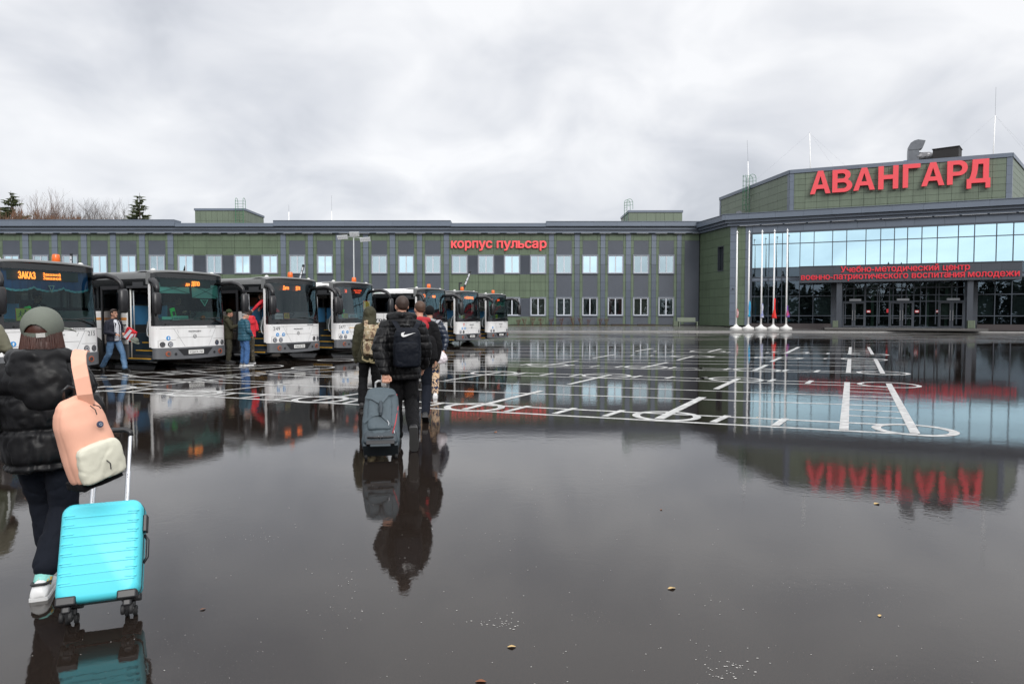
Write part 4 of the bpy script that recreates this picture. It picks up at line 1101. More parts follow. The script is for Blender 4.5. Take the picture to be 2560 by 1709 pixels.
def bin_(pos, w, h, rz, label):
    t = thing('litter_bin', label, 'bin', pos, rz, 'slatted litter bins'); m_ = MB()
    for s_ in (-1, 1): planks(m_, -w / 2, w / 2, s_ * w / 2 - .015, s_ * w / 2 + .015, 0.03, h, 5, 'x', .02)
    for s_ in (-1, 1): planks(m_, s_ * w / 2 - .015, s_ * w / 2 + .015, -w / 2 + .02, w / 2 - .02, 0.03, h, 5, 'y', .02)
    m_.build('slatted_side', SLAT, t); m_ = MB(); m_.box(-w / 2 + .03, w / 2 - .03, -w / 2 + .03, w / 2 - .03, 0, h - .06); m_.build('liner', BLACK, t)
    m_ = MB(); m_.box(-w / 2 - .02, w / 2 + .02, -w / 2 - .02, w / 2 + .02, h, h + .03); m_.build('rim', SLAT, t)
q = at(1688, 815, 72.6); bin_((q.x, 72.6, .36), .42, .52, 0, 'slatted green bin beside the bench')
p_ = W(S(2092, ct + .1) - .05, ct + .0, .4); bin_(p_, .42, .6, DA, 'slatted green bin at the left canopy column')
p_ = W(S(2430, ct + .1) + .0, ct + .0, .4); bin_(p_, .5, .65, DA, 'slatted green bin at the right canopy column')
WOOD = mat('dark wet timber', (.035, .02, .014), .6, var=.5, vscale=6)
for i, (pa, pb2) in enumerate(((1529, 1573), (1594, 1637))):
    q = at((pa + pb2) / 2, 811, 75.2); m_ = MB(); w = (pb2 - pa) * .0438
    for j in range(8): m_.box(-w / 2 + w * j / 8, -w / 2 + w * (j + .8) / 8, -.3, .3, .12, .15)
    for yy in (-.28, 0, .24): m_.box(-w / 2, w / 2, yy, yy + .06, 0, .118)
    o = m_.build('timber_pallet', WOOD); o.location = (q.x, 75.2, .39); tag(o, ['dark timber pallet under the second of the right hand wing windows', 'dark timber pallet nearest the bench'][i], 'pallet', 'timber pallets along the wing wall')
# strip of grass and bare shrubs along the wing
random.seed(11)
GRASS = mat('spring grass', (.07, .085, .02), .9, island=.8, col2=(.12, .1, .035))
m_ = MB(); m_.quad((-60, 71.2, .245), (17.5, 71.2, .245), (17.5, 75.9, .385), (-60, 75.9, .385))
for i in range(5200):
    x, y = random.uniform(-8, 17.5), random.uniform(71.2, 75.7); zb = .245 + (y - 71.2) / 4.7 * .14; h = random.uniform(.03, .09); w = random.uniform(.01, .03); a = random.uniform(-.05, .05)
    m_._add([(x - w, y, zb), (x + w, y, zb), (x + a, y + a, zb + h)], [(0, 1, 2)])
tag(m_.build('grass_strip', GRASS, fix=False), 'short grass strip along the foot of the wing wall', 'grass', kind='stuff')
TWIG = mat('red brown twigs', (.10, .05, .04), .8)
def shrub(x, y, z, h, label):
    m_ = MB()
    for i in range(13):
        a = random.uniform(-.5, .5); b = random.uniform(-.3, .3); c_ = Vector((x, y, z)); m = c_ + Vector((a * .5 * h, b * .4 * h, h * .55)); e = c_ + Vector((a * .9 * h, b * .7 * h, h * random.uniform(.8, 1.05)))
        m_.tube([c_, m, e], [.012, .009, .004], 4)
        for j in range(3): m_.tube([m, m + Vector((random.uniform(-.2, .2), random.uniform(-.1, .1), random.uniform(.15, .4))) * h], [.007, .003], 3)
    m_.v = [(v[0] - x, v[1] - y, v[2] - z) for v in m_.v]
    o = m_.build('bare_shrub', TWIG, fix=False); o.location = (x, y, z); tag(o, label, 'shrub', 'leafless shrubs along the wing wall')
for i, px in enumerate((1296, 1312, 1331, 1352, 1378, 1404, 1433, 1452, 1470, 1500, 1516)):
    q = at(px, 808, 75.3); shrub(q.x, 75.3, .36, [.8, .95, 1.1, 1.0, .9, .95, 1.1, 1.0, .8, .95, .9][i], 'leafless reddish shrub against the wing wall')

# ================================================================== LAMP POSTS
def post_tall():
    b = at(886, 811, 72); z0 = .3; H = at(1280, 588, 72).z
    t = thing('floodlight_post', 'tall thin grey post with three rectangular floodlights facing down, in front of the wing', 'street lamp', (b.x, 72, z0))
    GALV = mat('galvanised post', (.42, .44, .45), .45)
    MB().tube([(0, 0, 0), (0, 0, H - z0)], [.09, .055], 10).build('pole', GALV, t, smooth=True)
    arm = MB().bar((-1.0, 0, H - z0 - .1), (1.1, -.1, H - z0 - .3), .06).bar((0, 0, H - z0 - .2), (0, 0, H - z0 + .12), .07); arm.build('crossarm', GALV, t)
    FL = mat('floodlight lens', (.72, .74, .76), .3, var=.5, vscale=9, col2=(.45, .47, .5))
    for x, z, tilt, w in ((-1.12, -.55, 4, 1.1), (0.12, -.22, 1, 1.02), (1.25, -.78, 5, 1.1)):
        m_ = MB(); m_.M = Matrix.Translation((x, -.2, H - z0 + z + .3)) @ Matrix.Rotation(R(-tilt), 4, 'Y') @ Matrix.Rotation(R(28), 4, 'X')
        m_.box(-w / 2, w / 2, -.02, .09, -.22, .22); h_ = m_.build('floodlight', GALV, t)
        m2 = MB(); m2.M = m_.M
        for i in range(6):
            for j in range(2): m2.box(-w / 2 + .04 + i * (w - .06) / 6, -w / 2 + .0 + (i + 1) * (w - .06) / 6, -.034, -.022, -.2 + j * .2, -.2 + (j + 1) * .2 - .03)
        m2.build('lens', FL, h_)
        MB().bar((x, -.1, H - z0 + z + .3), (x * .75, 0, H - z0 - .35 + (.25 if x == .05 else 0)), .04).build('bracket', GALV, t)
post_tall()
def post_black(px, ytop, Y, label, lean):
    b = at(px, 811, Y); top = at(px, ytop, Y).z
    t = thing('street_lamp', label, 'street lamp', (b.x, Y, .1)); DK = mat('black lamp post', (.014, .016, .018), .45)
    m_ = MB(); m_.box(-.28, -.14, -.07, .07, 0, top - .1 - 1.0); m_.box(-.14, .06, -.05, .05, top - 1.28, top - 1.12); m_.box(.06, .2, -.07, .07, 0, top - 1.9); m_.build('pole', DK, t)
    m_ = MB(); m_.M = Matrix.Translation((.22, -.04, top - 1.75)) @ Matrix.Rotation(R(lean), 4, 'Y')
    m_.box(-.11, .11, -.08, .05, 0, 1.9); h_ = m_.build('lamp_head', DK, t)
    m2 = MB(); m2.M = m_.M; 
    for i in range(3): m2.box(-.075, .075, -.092, -.082, .45 + i * .42, .8 + i * .42)
    m2.build('led_lens', mat('led lens', (.55, .57, .6), .3), h_)
post_black(1154, 681, 70, 'black street lamp with a tilted light head above the last buses', 22)
post_black(744, 666, 70, 'black street lamp whose tilted head shows beside the beacon of the third bus', 15)
post_black(178, 640, 70, 'short black street lamp head showing above the roof of the first bus', 0)

# ================================================================== TREES
random.seed(5)
NEEDLE = mat('spruce needles', (.035, .05, .022), .75, island=1.0, col2=(.075, .085, .035), spec=.3)
BARK = mat('grey brown bark', (.085, .07, .06), .85, var=.5, vscale=3)
BARKR = mat('reddish twigs', (.17, .105, .08), .85, var=.5, vscale=1.5, col2=(.08, .06, .05))
BARKG = mat('pale grey twigs', (.15, .135, .13), .85, var=.5, vscale=1.5, col2=(.09, .08, .075))
def spruce(base, H, rad, label, dens=1.0, seed=1, broken=0.0):
    rnd = random.Random(seed)
    t = thing('spruce_tree', label, 'tree', base)
    MB().tube([(0, 0, 0), (0, 0, H * .6), (0, 0, H)], [H * .014, H * .009, .02], 8).build('trunk', BARK, t)
    m_ = MB(); br = MB(); z = H * .3
    while z < H * .99:
        f = 1 - z / H; L0 = rad * (f ** .82) + .12
        n_ = max(4, int(5 + 5 * f))
        for k_ in range(n_):
            a = rnd.uniform(0, 2 * PI); L = L0 * rnd.uniform(.62, 1.12)
            if rnd.random() < broken: L *= .4
            dr = rnd.uniform(.10, .30); pts = []
            for j in range(6):
                s_ = j / 5; pts.append(Vector((math.cos(a) * L * s_, math.sin(a) * L * s_, z + L * (.10 * s_ - dr * 1.4 * s_ * s_ + .22 * s_ ** 4))))
            br.tube(pts, [.03 * (1 - i / 6) * (L / 2 + .3) + .006 for i in range(6)], 4)
            for q in range(int(46 * dens * (min(1, L / 2.2) + .2))):
                s_ = rnd.uniform(.12, 1) ** .8; i = min(4, int(s_ * 5)); p = pts[i].lerp(pts[i + 1], s_ * 5 - i)
                sd = Vector((-math.sin(a), math.cos(a), 0)) * rnd.choice((-1, 1)); w = (.55 * (1 - s_) + .16) * L * .42 * rnd.uniform(.4, 1)
                tip = p + sd * w + Vector((math.cos(a), math.sin(a), 0)) * w * .45 + Vector((0, 0, -abs(rnd.gauss(0, .14)) * L * .4))
                ww = rnd.uniform(.16, .30) + .02 * L; up = Vector((0, 0, -ww * 1.5))
                m_._add([p, tip, tip * .5 + p * .5 + up, p + up * .6], [(0, 1, 2, 3)])
                m_._add([p + Vector((0, 0, ww * .3)), tip, p + Vector((math.cos(a), math.sin(a), 0)) * ww * 2.2], [(0, 1, 2)])
        z += H * .019 * rnd.uniform(.75, 1.25) + .06
    br.build('branch', BARK, t, fix=False); m_.build('crown', NEEDLE, t, fix=False)
    return t
def bare(base, H, spread, label, m, seed, depth=5, trunks=1, up=.55, thick=.012, name='bare_tree'):
    rnd = random.Random(seed); t = thing(name, label, 'tree', base, 0, 'leafless trees behind the wing'); tr = MB(); cr_ = MB()
    def grow(p, d, L, r, lev):
        pts = [p]; q = p; dd = d
        for i in range(3):
            dd = (dd + Vector((rnd.gauss(0, .13), rnd.gauss(0, .13), rnd.gauss(.05, .07)))).normalized(); q = q + dd * L / 3; pts.append(q)
        (tr if lev == 0 else cr_).tube(pts, [r, r * .86, r * .74, r * .62], 6 if lev < 2 else 3, cap=False)
        if lev >= depth: return
        nb_ = 3 if lev < depth - 1 else 4
        for k_ in range(nb_ + (lev == 1)):
            a = rnd.uniform(0, 2 * PI); s_ = rnd.uniform(.45, 1.0) * spread
            b = pts[3] if k_ < 2 else pts[rnd.choice((1, 2, 2))]
            side = dd.orthogonal().normalized(); side.rotate(Matrix.Rotation(a, 3, dd))
            nd = (dd + side * s_ + Vector((0, 0, up * .35))).normalized()
            grow(b, nd, L * rnd.uniform(.62, .85), r * rnd.uniform(.5, .66), lev + 1)
    for k_ in range(trunks):
        off = Vector(((k_ - (trunks - 1) / 2) * .8, 0, 0))
        grow(off, Vector((rnd.uniform(-.15, .15) + (k_ - (trunks - 1) / 2) * .2, 0, 1)).normalized(), H * .29, H * thick, 0)
    tr.build('trunk', m, t, fix=False); cr_.build('crown', m, t, fix=False)
    return t
TY = 118
def tb(px, Y=TY): 
    p = at(px, 553, Y); return (p.x, Y, 0)
def th_(py, Y=TY): return at(1280, py, Y).z
spruce(tb(350), th_(482), 7.0, 'dark green spruce standing alone above the wing roof, right of the bare trees', 1.5, 3)
spruce(tb(29, 112), th_(477, 112), 8.2, 'dark green spruce with ragged crown at the left edge above the roof', 1.2, 8, .2)
bare(tb(244), th_(490), .62, 'wide leafless tree with two stems beside the lone spruce', BARKG, 21, 6, 2, .8)
bare(tb(283), th_(489), .62, 'leafless tree with fine upright branches right beside the lone spruce', BARKG, 22, 6, 1, .8)
bare(tb(153), th_(498), .55, 'small round leafless tree in the middle of the tree row', BARKG, 23, 6, 1, .8)
bare(tb(95), th_(494), .6, 'bushy reddish leafless tree right of the ragged spruce', BARKR, 24, 6, 2, .8)
bare(tb(120), th_(506), .6, 'low reddish leafless tree left of the small round one', BARKR, 25, 6, 1, .8)
bare(tb(62), th_(506), .6, 'brown leafless tree just right of the ragged spruce', BARKR, 26, 6, 2, .8)
bare(tb(196), th_(518), .55, 'low pink brown leafless tree between the round tree and the wide tree', BARKR, 27, 6, 1, .8)
bare(tb(214), th_(519), .5, 'slender pink brown leafless tree left of the wide tree', BARKR, 28, 6, 1, .8)
bare(tb(4), th_(497), .6, 'reddish leafless tree cut by the left picture edge', BARKR, 29, 6, 1, .8)
bare(tb(318), th_(540), .5, 'low leafless tree between the wide tree and the lone spruce', BARKG, 30, 5, 1, .8)
# brown thicket low along the roof line: one mass
random.seed(9)
th1 = MB(); THK = mat('brown thicket', (.15, .075, .045), .9, island=1.0, col2=(.09, .055, .035))
def hedge_h(px):
    v = 526 + 9 * math.sin(px * .11) + 6 * math.sin(px * .31 + 1)
    if px > 95: v = 536 + 5 * math.sin(px * .19) + 4 * math.sin(px * .47)
    if px > 215: v = 545
    return v
for i in range(9500):
    px = random.uniform(-60, 232) if random.random() < .9 else random.uniform(232, 330)
    Y = random.uniform(104, 111); top = th_(hedge_h(px) + random.uniform(-3, 6), Y); x = at(px, 540, Y).x
    z = random.uniform(7, top); h = random.uniform(.5, 1.3); a = random.gauss(0, .35); w = random.uniform(.02, .09)
    th1._add([(x - w, Y, z - h), (x + w, Y, z - h), (x + a, Y + random.gauss(0, .2), z)], [(0, 1, 2)])
for i in range(70):
    px = -60 + i * 5.4; Y = 108; x = at(px, 540, Y).x; th1.tube([(x, Y, 0), (x + random.uniform(-.5, .5), Y, 8), (x + random.uniform(-1, 1), Y, th_(hedge_h(px), Y))], [.12, .08, .02], 4)
tag(th1.build('thicket', THK, fix=False), 'brown leafless thicket filling the gaps between the trees behind the roof', 'thicket', kind='stuff')

# woods behind the viewer, seen in the reflections of panes and water
random.seed(31)
wd = MB(); WDM = mat('far conifer wood', (.022, .03, .02), .85, island=1.0, col2=(.05, .055, .035))
for i in range(330):
    a = R(random.uniform(90, 290)); r_ = random.uniform(78, 100)
    x, y = math.sin(a) * r_ * 1.5, math.cos(a) * r_
    if y > 25: continue
    H = random.uniform(10.5, 12.6) * (1.3 if random.random() < .07 else 1); rd = H * .2
    wd.tube([(x, y, 0), (x, y, H)], [.2, .03], 4)
    z = .5
    while z < H:
        f = 1 - z / H
        for k_ in range(9):
            q = random.uniform(0, 2 * PI); L = rd * (f ** .8 + .08) * random.uniform(.6, 1.2)
            wd._add([(x, y, z + .5), (x + math.cos(q - .35) * L, y + math.sin(q - .35) * L, z - .2), (x + math.cos(q) * L * 1.15, y + math.sin(q) * L * 1.15, z - .45), (x + math.cos(q + .35) * L, y + math.sin(q + .35) * L, z - .2)], [(0, 1, 2), (0, 2, 3)])
        z += .55
for i in range(26000):     # undergrowth closing the gaps between the trunks
    a = R(random.uniform(88, 292)); r_ = random.uniform(84, 92); x, y = math.sin(a) * r_ * 1.5, math.cos(a) * r_
    if y > 25: continue
    z = random.uniform(0, 10.2 + 1.2 * math.sin(a * 40) + 1.0 * math.sin(a * 91)); s_ = random.uniform(.4, 1.1)
    wd._add([(x + random.gauss(0, s_), y + random.gauss(0, s_), z + random.gauss(0, s_ * .6)) for q in range(3)], [(0, 1, 2)])
tag(wd.build('distant_woods', WDM, fix=False), 'dark conifer woods around the open side of the plaza', 'woods', kind='stuff')

# ================================================================== BUSES
BW = 1.25
def fxx(y): 
    q = min(1, abs(y) / BW); return -0.26 * (1 - max(0, 1 - q ** 3.2) ** (1 / 3.2))
def frake(z): return -max(0, z - 1.25) * .075
def F(y, z, off=0.0): return Vector((fxx(y) + frake(z) + off, y, z))
def ys(a, b, n): return [a + (b - a) * i / n for i in range(n + 1)]
def fpatch(y0, y1, z0, z1, off=0.0, ny=28, nz=6, zt=None, thick=0.0):
    """Patch of the rounded bus front between two heights; cosine spacing keeps the corners smooth."""
    mb = MB(); vs = []
    Y_ = [max(y0, min(y1, BW * math.sin(PI / 2 * (-1 + 2 * i / ny)))) if (y0 <= -BW and y1 >= BW) else y0 + (y1 - y0) * i / ny for i in range(ny + 1)]
    for j in range(nz + 1):
        for y in Y_:
            zz = z0 + (z1 - z0) * j / nz if zt is None else zt(y, j / nz)
            vs.append(F(y, zz, off))
    n_ = len(Y_); fs = [(j * n_ + i, j * n_ + i + 1, (j + 1) * n_ + i + 1, (j + 1) * n_ + i) for j in range(nz) for i in range(n_ - 1)]
    mb._add(vs, fs); return mb
def fribbon(pts, w, off=.003):
    """Thin line following the bus front through (y, z) points."""
    mb = MB(); P = []
    for (ya, za), (yb, zb) in zip(pts[:-1], pts[1:]):
        n_ = 6; d = Vector((yb - ya, zb - za)).normalized(); s_ = Vector((-d.y, d.x)) * w / 2
        vs = []
        for i in range(n_ + 1):
            y, z = ya + (yb - ya) * i / n_, za + (zb - za) * i / n_
            vs += [F(y - s_.x, z - s_.y, off), F(y + s_.x, z + s_.y, off)]
        mb._add(vs, [(2 * i, 2 * i + 1, 2 * i + 3, 2 * i + 2) for i in range(n_)])
    return mb
def ftext(txt, yc, zb, w, h, parent, m, name='lettering', off=.004, bold=.0, slant=0, res=2, heavy=0):
    heavy = heavy or bold; bold = 0
    """Lettering on the front: reads from -y (viewer's left) to +y."""
    me = text_mesh(txt, w, h, 0, bold, res, slant, 1.0, heavy)
    xf(me, lambda c: F(max(-BW * .995, min(BW * .995, yc - w / 2 + c.x)), zb + c.z, off - c.y))
    return obj(name, me, m, parent)
def fdisc(yc, zc, r, off, th, n=20):
    mb = MB(); c = F(yc, zc, off); nrm = (F(yc, zc) - F(yc, zc)) ; dy = .01
    t = (F(min(BW, yc + dy), zc) - F(max(-BW, yc - dy), zc)).normalized(); nn = Vector((t.y, -t.x, 0))
    vs = []
    for o_ in (0, th):
        for i in range(n):
            a = 2 * PI * i / n; vs.append(c + t * r * math.cos(a) + Vector((0, 0, 1)) * r * math.sin(a) + nn * o_)
    mb._add(vs, [tuple(range(n, 2 * n))] + [(i, (i + 1) % n, (i + 1) % n + n, i + n) for i in range(n)]); return mb
BWHITE = mat('bus white paint', (.80, .80, .80), .24, spec=.5, coat=.4, var=.12, vscale=3.5, streak=.16, col2=(.42, .39, .35), detail=8)
BGREY = mat('bus grey bumper plastic', (.115, .12, .13), .42, var=.3, vscale=4, col2=(.07, .07, .07))
BROOF = mat('bus grey roof', (.16, .165, .165), .4, var=.3, vscale=2, streak=.15)
BBLK = mat('bus black glass surround', (.008, .009, .01), .12, spec=.6)
BINT = mat('bus interior dark', (.028, .028, .03), .8); BLIN = mat('bus interior lining', (.16, .16, .155), .7)
BSEAT = mat('bus seat blue', (.03, .07, .13), .8, var=.5, vscale=5)
BSEATR = mat('bus seat brown', (.16, .06, .03), .8, var=.5, vscale=5)
BBLUE = mat('bus blue partition', (.04, .14, .27), .35)
BSTEP = mat('bus step dark blue', (.016, .03, .045), .5, var=.3, vscale=10)
YEL = mat('yellow step edge', (.65, .36, .03), .5)
ORG = mat('orange stripe', (.72, .3, .06), .4)
YSTR = mat('yellow stripe', (.75, .42, .04), .4)
LINE = mat('panel gap', (.2, .2, .2), .6)
DECAL = mat('dark decal', (.03, .03, .035), .5)
DECALG = mat('grey decal', (.16, .16, .17), .5)
BDEC = mat('blue round sticker', (.02, .25, .6), .4)
CHROME = mat('headlight reflector', (.6, .6, .62), .12, metal=.9)
LENSW = mat('headlight dark lens', (.05, .05, .055), .1, spec=.8)
LED = mat('orange led dots', (.8, .2, .02), .5, emit=((1.0, .22, .03), 2.6))
LEDR = mat('red led dots', (.6, .08, .03), .5, emit=((1.0, .1, .03), 1.4))
ORL = mat('orange beacon lens', (.75, .14, .02), .25); FOG = mat('orange fog lamp rim', (.35, .09, .04), .4)
GRNM = mat('green fare terminal', (.01, .42, .06), .4, emit=((.0, .5, .05), .15))
GRAYP = mat('grey grab rail', (.36, .38, .4), .35)
PALEP = mat('pale grab pole', (.6, .6, .58), .35)
YSIGN = mat('yellow sign', (.82, .6, .08), .5); RSIGN = mat('red sign border', (.65, .05, .03), .5); WSIGN = mat('white card', (.75, .76, .74), .6)
TYRE = mat('bus tyre', (.02, .02, .02), .75); RIM = mat('muddy wheel rim', (.14, .125, .11), .6, var=.5, vscale=9)
GREENPL = mat('pale green plate', (.3, .62, .52), .5)
CURB = mat('blue valance curtain', (.05, .13, .42), .85, var=.4, vscale=4); CURE = mat('light blue fringe', (.3, .62, .78), .85)
CURG = mat('green valance curtain', (.05, .2, .17), .85, var=.4, vscale=4); CURGE = mat('pale green fringe', (.2, .42, .38), .85)
def windshield_glass(key, tint, base):
    return glass('windshield glass ' + key, tint, .78, (.8, .95, 1.0), base=base, bump=.004, bscale=.8)
WSG = [windshield_glass('green', (.55, .88, .82), .03), windshield_glass('clear', (.66, .74, .76), .05), windshield_glass('blue', (.55, .72, .76), .09)]
SIDEG = glass('bus side glass', (.62, .54, .48), .8, (.9, .95, 1), base=.03)
ZB0, ZBT, ZWB, ZWT, ZR = .30, .645, 1.27, 2.70, 2.85
def beacon(parent, y):
    o = MB().lathe([(.11, 0), (.11, .05)], 12, (-.75, y, ZR + .02)).build('beacon_base', BLACK, parent)
    MB().lathe([(.085, .05), (.095, .08), (.085, .22), (.07, .245)], 14, (-.75, y, ZR + .02)).build('beacon', ORL, parent, smooth='auto')
def mirror(parent, side, drop=0.0):
    s_ = side; mb = MB()
    x0 = -.30
    pts = [(x0, s_ * 1.17, 2.50), (x0 + .15, s_ * 1.27, 2.58), (x0 + .38, s_ * 1.36, 2.60), (x0 + .58, s_ * 1.42, 2.54), (x0 + .72, s_ * 1.46, 2.42), (x0 + .78, s_ * 1.47, 2.24)]
    if side < 0: pts = [(x0, -1.17, 2.5), (x0 + .1, -1.25, 2.57), (x0 + .26, -1.31, 2.56), (x0 + .40, -1.35, 2.47), (x0 + .48, -1.37, 2.35), (x0 + .5, -1.38, 2.2)]
    mb.tube(pts, [.075, .09, .095, .085, .07, .055], 10, flat=.8)
    mb.build('mirror_arm', BLACK, parent, smooth=True)
    c = Vector(pts[-1]); h = MB(); 
    for zz, sx, sy in (( -.60, .06, .10), (-.56, .085, .13), (-.3, .1, .145), (-.05, .085, .13), (0.0, .05, .09)):
        pass
    h.rings([[(c.x + sx * math.cos(a), c.y + s_ * .02 + sy * math.sin(a), c.z + zz) for a in [2 * PI * i / 14 for i in range(14)]] for zz, sx, sy in ((-.60, .05, .09), (-.56, .085, .125), (-.3, .1, .14), (-.03, .085, .125), (0.02, .045, .08))])
    ho = h.build('mirror_housing', BLACK, parent, smooth=True)
    MB().box(c.x - .11, c.x - .098, c.y + s_ * .02 - .10, c.y + s_ * .02 + .10, c.z - .52, c.z - .08).build('mirror_glass', mat('mirror glass', (.25, .27, .3), .05, metal=1), ho)
def seatrow(mb, x, y0, y1, z):
    for i in range(2):
        a = y0 + (y1 - y0) * i / 2 + .02; b = y0 + (y1 - y0) * (i + 1) / 2 - .02
        mb.box(x - .42, x, a, b, z + .38, z + .5); mb.box(x - .52, x - .42, a, b, z + .42, z + 1.18)
def bus(loc, rz, label, number=None, plate='', led=None, ledm=None, roof='grey', stripe=None, beac=None, valance=None, ws=0, stickers=(), terminal=None, extras=None, zs=1.0, dooropen=True, arrow=True, leafdoor=True):
    t = thing('parked_bus', label, 'bus', loc, rz, 'buses parked side by side along the plaza'); t.scale = (1, 1, zs)
    ROOFM = BROOF; SIDER = BROOF if roof == 'grey' else BWHITE
    XE = -11.7; XF = -.26
    # sides
    door = (-1.28, -.36)
    fr_ = MB()
    for s_ in (-1, 1):
        y0, y1 = sorted((s_ * BW, s_ * (BW - .05)))
        segs = [(XE, XF)] if s_ > 0 or not dooropen else [(XE, door[0])]
        for a, b in segs: fr_.box(a, b, y0, y1, .74, 1.70)
    so = fr_.build('side_panel', BWHITE, t, bevel=.012)
    sk = MB()
    for s_ in (-1, 1):
        y0, y1 = sorted((s_ * (BW - .004), s_ * (BW - .06)))
        sk.box(XE, door[0] if s_ < 0 and dooropen else XF, y0, y1, .30, .735)
    sk.build('side_skirt', BGREY, t)
    sk = MB()
    for i in range(9):
        x = XE + 1.1 + i * 1.22
        if x < door[0] - .2: sk.box(x, x + .012, -BW - .003, -BW + .01, .32, 1.69)
    sk.box(XE, door[0], -BW - .003, -BW + .01, 1.17, 1.182); sk.build('panel_joint', LINE, t)
    if stripe == 'orange': MB().box(XE, door[0], -BW - .006, -BW, 1.44, 1.51).build('side_stripe', ORG, t)
    wb = MB()      # black window frames
    for s_ in (-1, 1):
        y0, y1 = sorted((s_ * (BW - .002), s_ * (BW - .05)))
        xe = door[0] if s_ < 0 and dooropen else XF
        wb.box(XE, xe, y0, y1, 1.70, 1.78); wb.box(XE, XF, y0, y1, 2.42, 2.62)
        for i in range(8):
            x = XE + .1 + i * 1.5
            if x < xe - .15: wb.box(x, x + .09, y0, y1, 1.78, 2.42)
        wb.box(xe - .10, xe, y0, y1, 1.78, 2.42)
    wb.build('window_frame', BBLK, t)
    for s_ in (-1, 1):
        xe = door[0] if s_ < 0 and dooropen else XF
        for i in range(8):
            a, b = XE + .19 + i * 1.5, min(XE + 1.6 + i * 1.5, xe - .1)
            if b - a > .2: MB().quad((a, s_ * (BW - .02), 1.78), (b, s_ * (BW - .02), 1.78), (b, s_ * (BW - .02), 2.42), (a, s_ * (BW - .02), 2.42)).build('side_window', SIDEG, t, fix=False)
    # roof: rounded fairings along the sides, crowned sheet, front cap
    rf = MB(); prof = [(-BW, 2.62), (-BW, 2.76), (-BW + .035, 2.81), (-BW + .10, 2.835), (-BW + .25, 2.85), (0, 2.88), (BW - .25, 2.85), (BW - .10, 2.835), (BW - .035, 2.81), (BW, 2.76), (BW, 2.62)]
    rf.rings([[(x, y, z) for y, z in prof] for x in (XE, -.42)])
    rf.build('roof', SIDER, t, smooth='auto')
    cap = MB(); n_ = 30; Y_ = [BW * math.sin(PI / 2 * (-1 + 2 * i / n_)) for i in range(n_ + 1)]
    def zc_(z, y): return z + .03 * (1 - (y / BW) ** 2) - .03 * abs(y / BW) ** 6
    prof2 = [(0.0, 2.785), (.022, 2.80), (.018, 2.83), (-.02, 2.852), (-.12, 2.866), (-.6, 2.872)]
    rows_ = [[Vector((F(y, 2.8).x + dx, y * (1.0 if dx > -.5 else 1), min(zc_(z, y), 2.9) if dx > -.5 else zc_(z, y))) for y in Y_] for dx, z in prof2]
    vs = [p for r_ in rows_ for p in r_]; m2 = len(Y_)
    cap._add(vs, [(j * m2 + i, j * m2 + i + 1, (j + 1) * m2 + i + 1, (j + 1) * m2 + i) for j in range(len(rows_) - 1) for i in range(m2 - 1)])
    cap.box(-.44, -.27, -BW - .003, -BW + .05, 2.46, 2.80); cap.box(-.44, -.27, BW - .05, BW + .003, 2.46, 2.80)
    cap.build('roof_cap', ROOFM, t, smooth='auto', fix=False)
    for y in (-1.02, 1.02): MB().lathe([(.07, 0), (.07, .02), (.05, .05), (.02, .065)], 12, (-.42, y, 2.86)).build('marker_lamp', PALEP, t, smooth='auto')
    MB().box(-9.5, -7.0, -.8, .8, 2.87, 3.0).build('roof_hatch', SIDER, t, bevel=.04)
    # front
    fp = fpatch(-BW, BW, ZBT, ZWB, 0, nz=8)
    fp.build('front_panel', BWHITE, t, smooth=True, fix=False)
    bm_ = fpatch(-BW, BW, ZB0, ZBT - .012, .035, nz=5, zt=lambda y, f: (ZB0 + .035 * abs(y / BW) ** 2) + (ZBT - .012 - ZB0 - .035 * abs(y / BW) ** 2) * f)
    bb = bm_.build('bumper', BGREY, t, smooth=True, fix=False)
    lip = fpatch(-BW, BW, ZBT - .013, ZBT, .036, nz=1); lip.v = [(v[0] - (.05 if i >= len(lip.v) // 2 else 0), v[1], v[2]) for i, v in enumerate(lip.v)]; lip.build('bumper_edge', BGREY, bb, fix=False)
    rc = MB(); zc1, zc0 = .60, .40
    pl = []
    for i in range(13):
        f = i / 12; pl.append((-.62 + 1.24 * f, zc1)); 
    pts = [F(-.62 + 1.24 * i / 12, zc1, .040) for i in range(13)] + [F(-.42 + .84 * i / 12, zc0, .040) for i in range(13)]
    rc._add(pts, [(i, i + 1, 14 + i, 13 + i) for i in range(12)]); rc.build('bumper_recess', BLACK, bb, fix=False)
    if plate:
        pz, ph = .44, .115; o_ = MB(); o_._add([F(y, z, .052) for z in (pz, pz + ph) for y in (-.27, .27)], [(0, 1, 3, 2)]); po = o_.build('number_plate', mat('number plate white', (.7, .7, .68), .5), bb, fix=False)
        ftext(plate, 0, pz + .02, .46, ph - .04, po, DECAL, 'plate_number', .056)
    for y in (-.92, .92):
        fdisc(y, .475, .075, .033, .022).build('fog_light', FOG, bb, smooth='auto'); fdisc(y * .99, .475, .05, .054, .006).build('fog_light_glass', LENSW, bb)
    for y in (-.68, .68): fdisc(y, .455, .04, .033, .012).build('tow_eye_cover', BLACK, bb)
    for y in (-1.05, -.82, .82, 1.05):
        h_ = fdisc(y, .745, .078, .0, .012).build('headlight', LENSW, t, smooth='auto'); fdisc(y, .745, .058, .012, .006).build('reflector', CHROME, h_); fdisc(y, .745, .022, .018, .004).build('bulb', LENSW, h_)
    ln = MB()
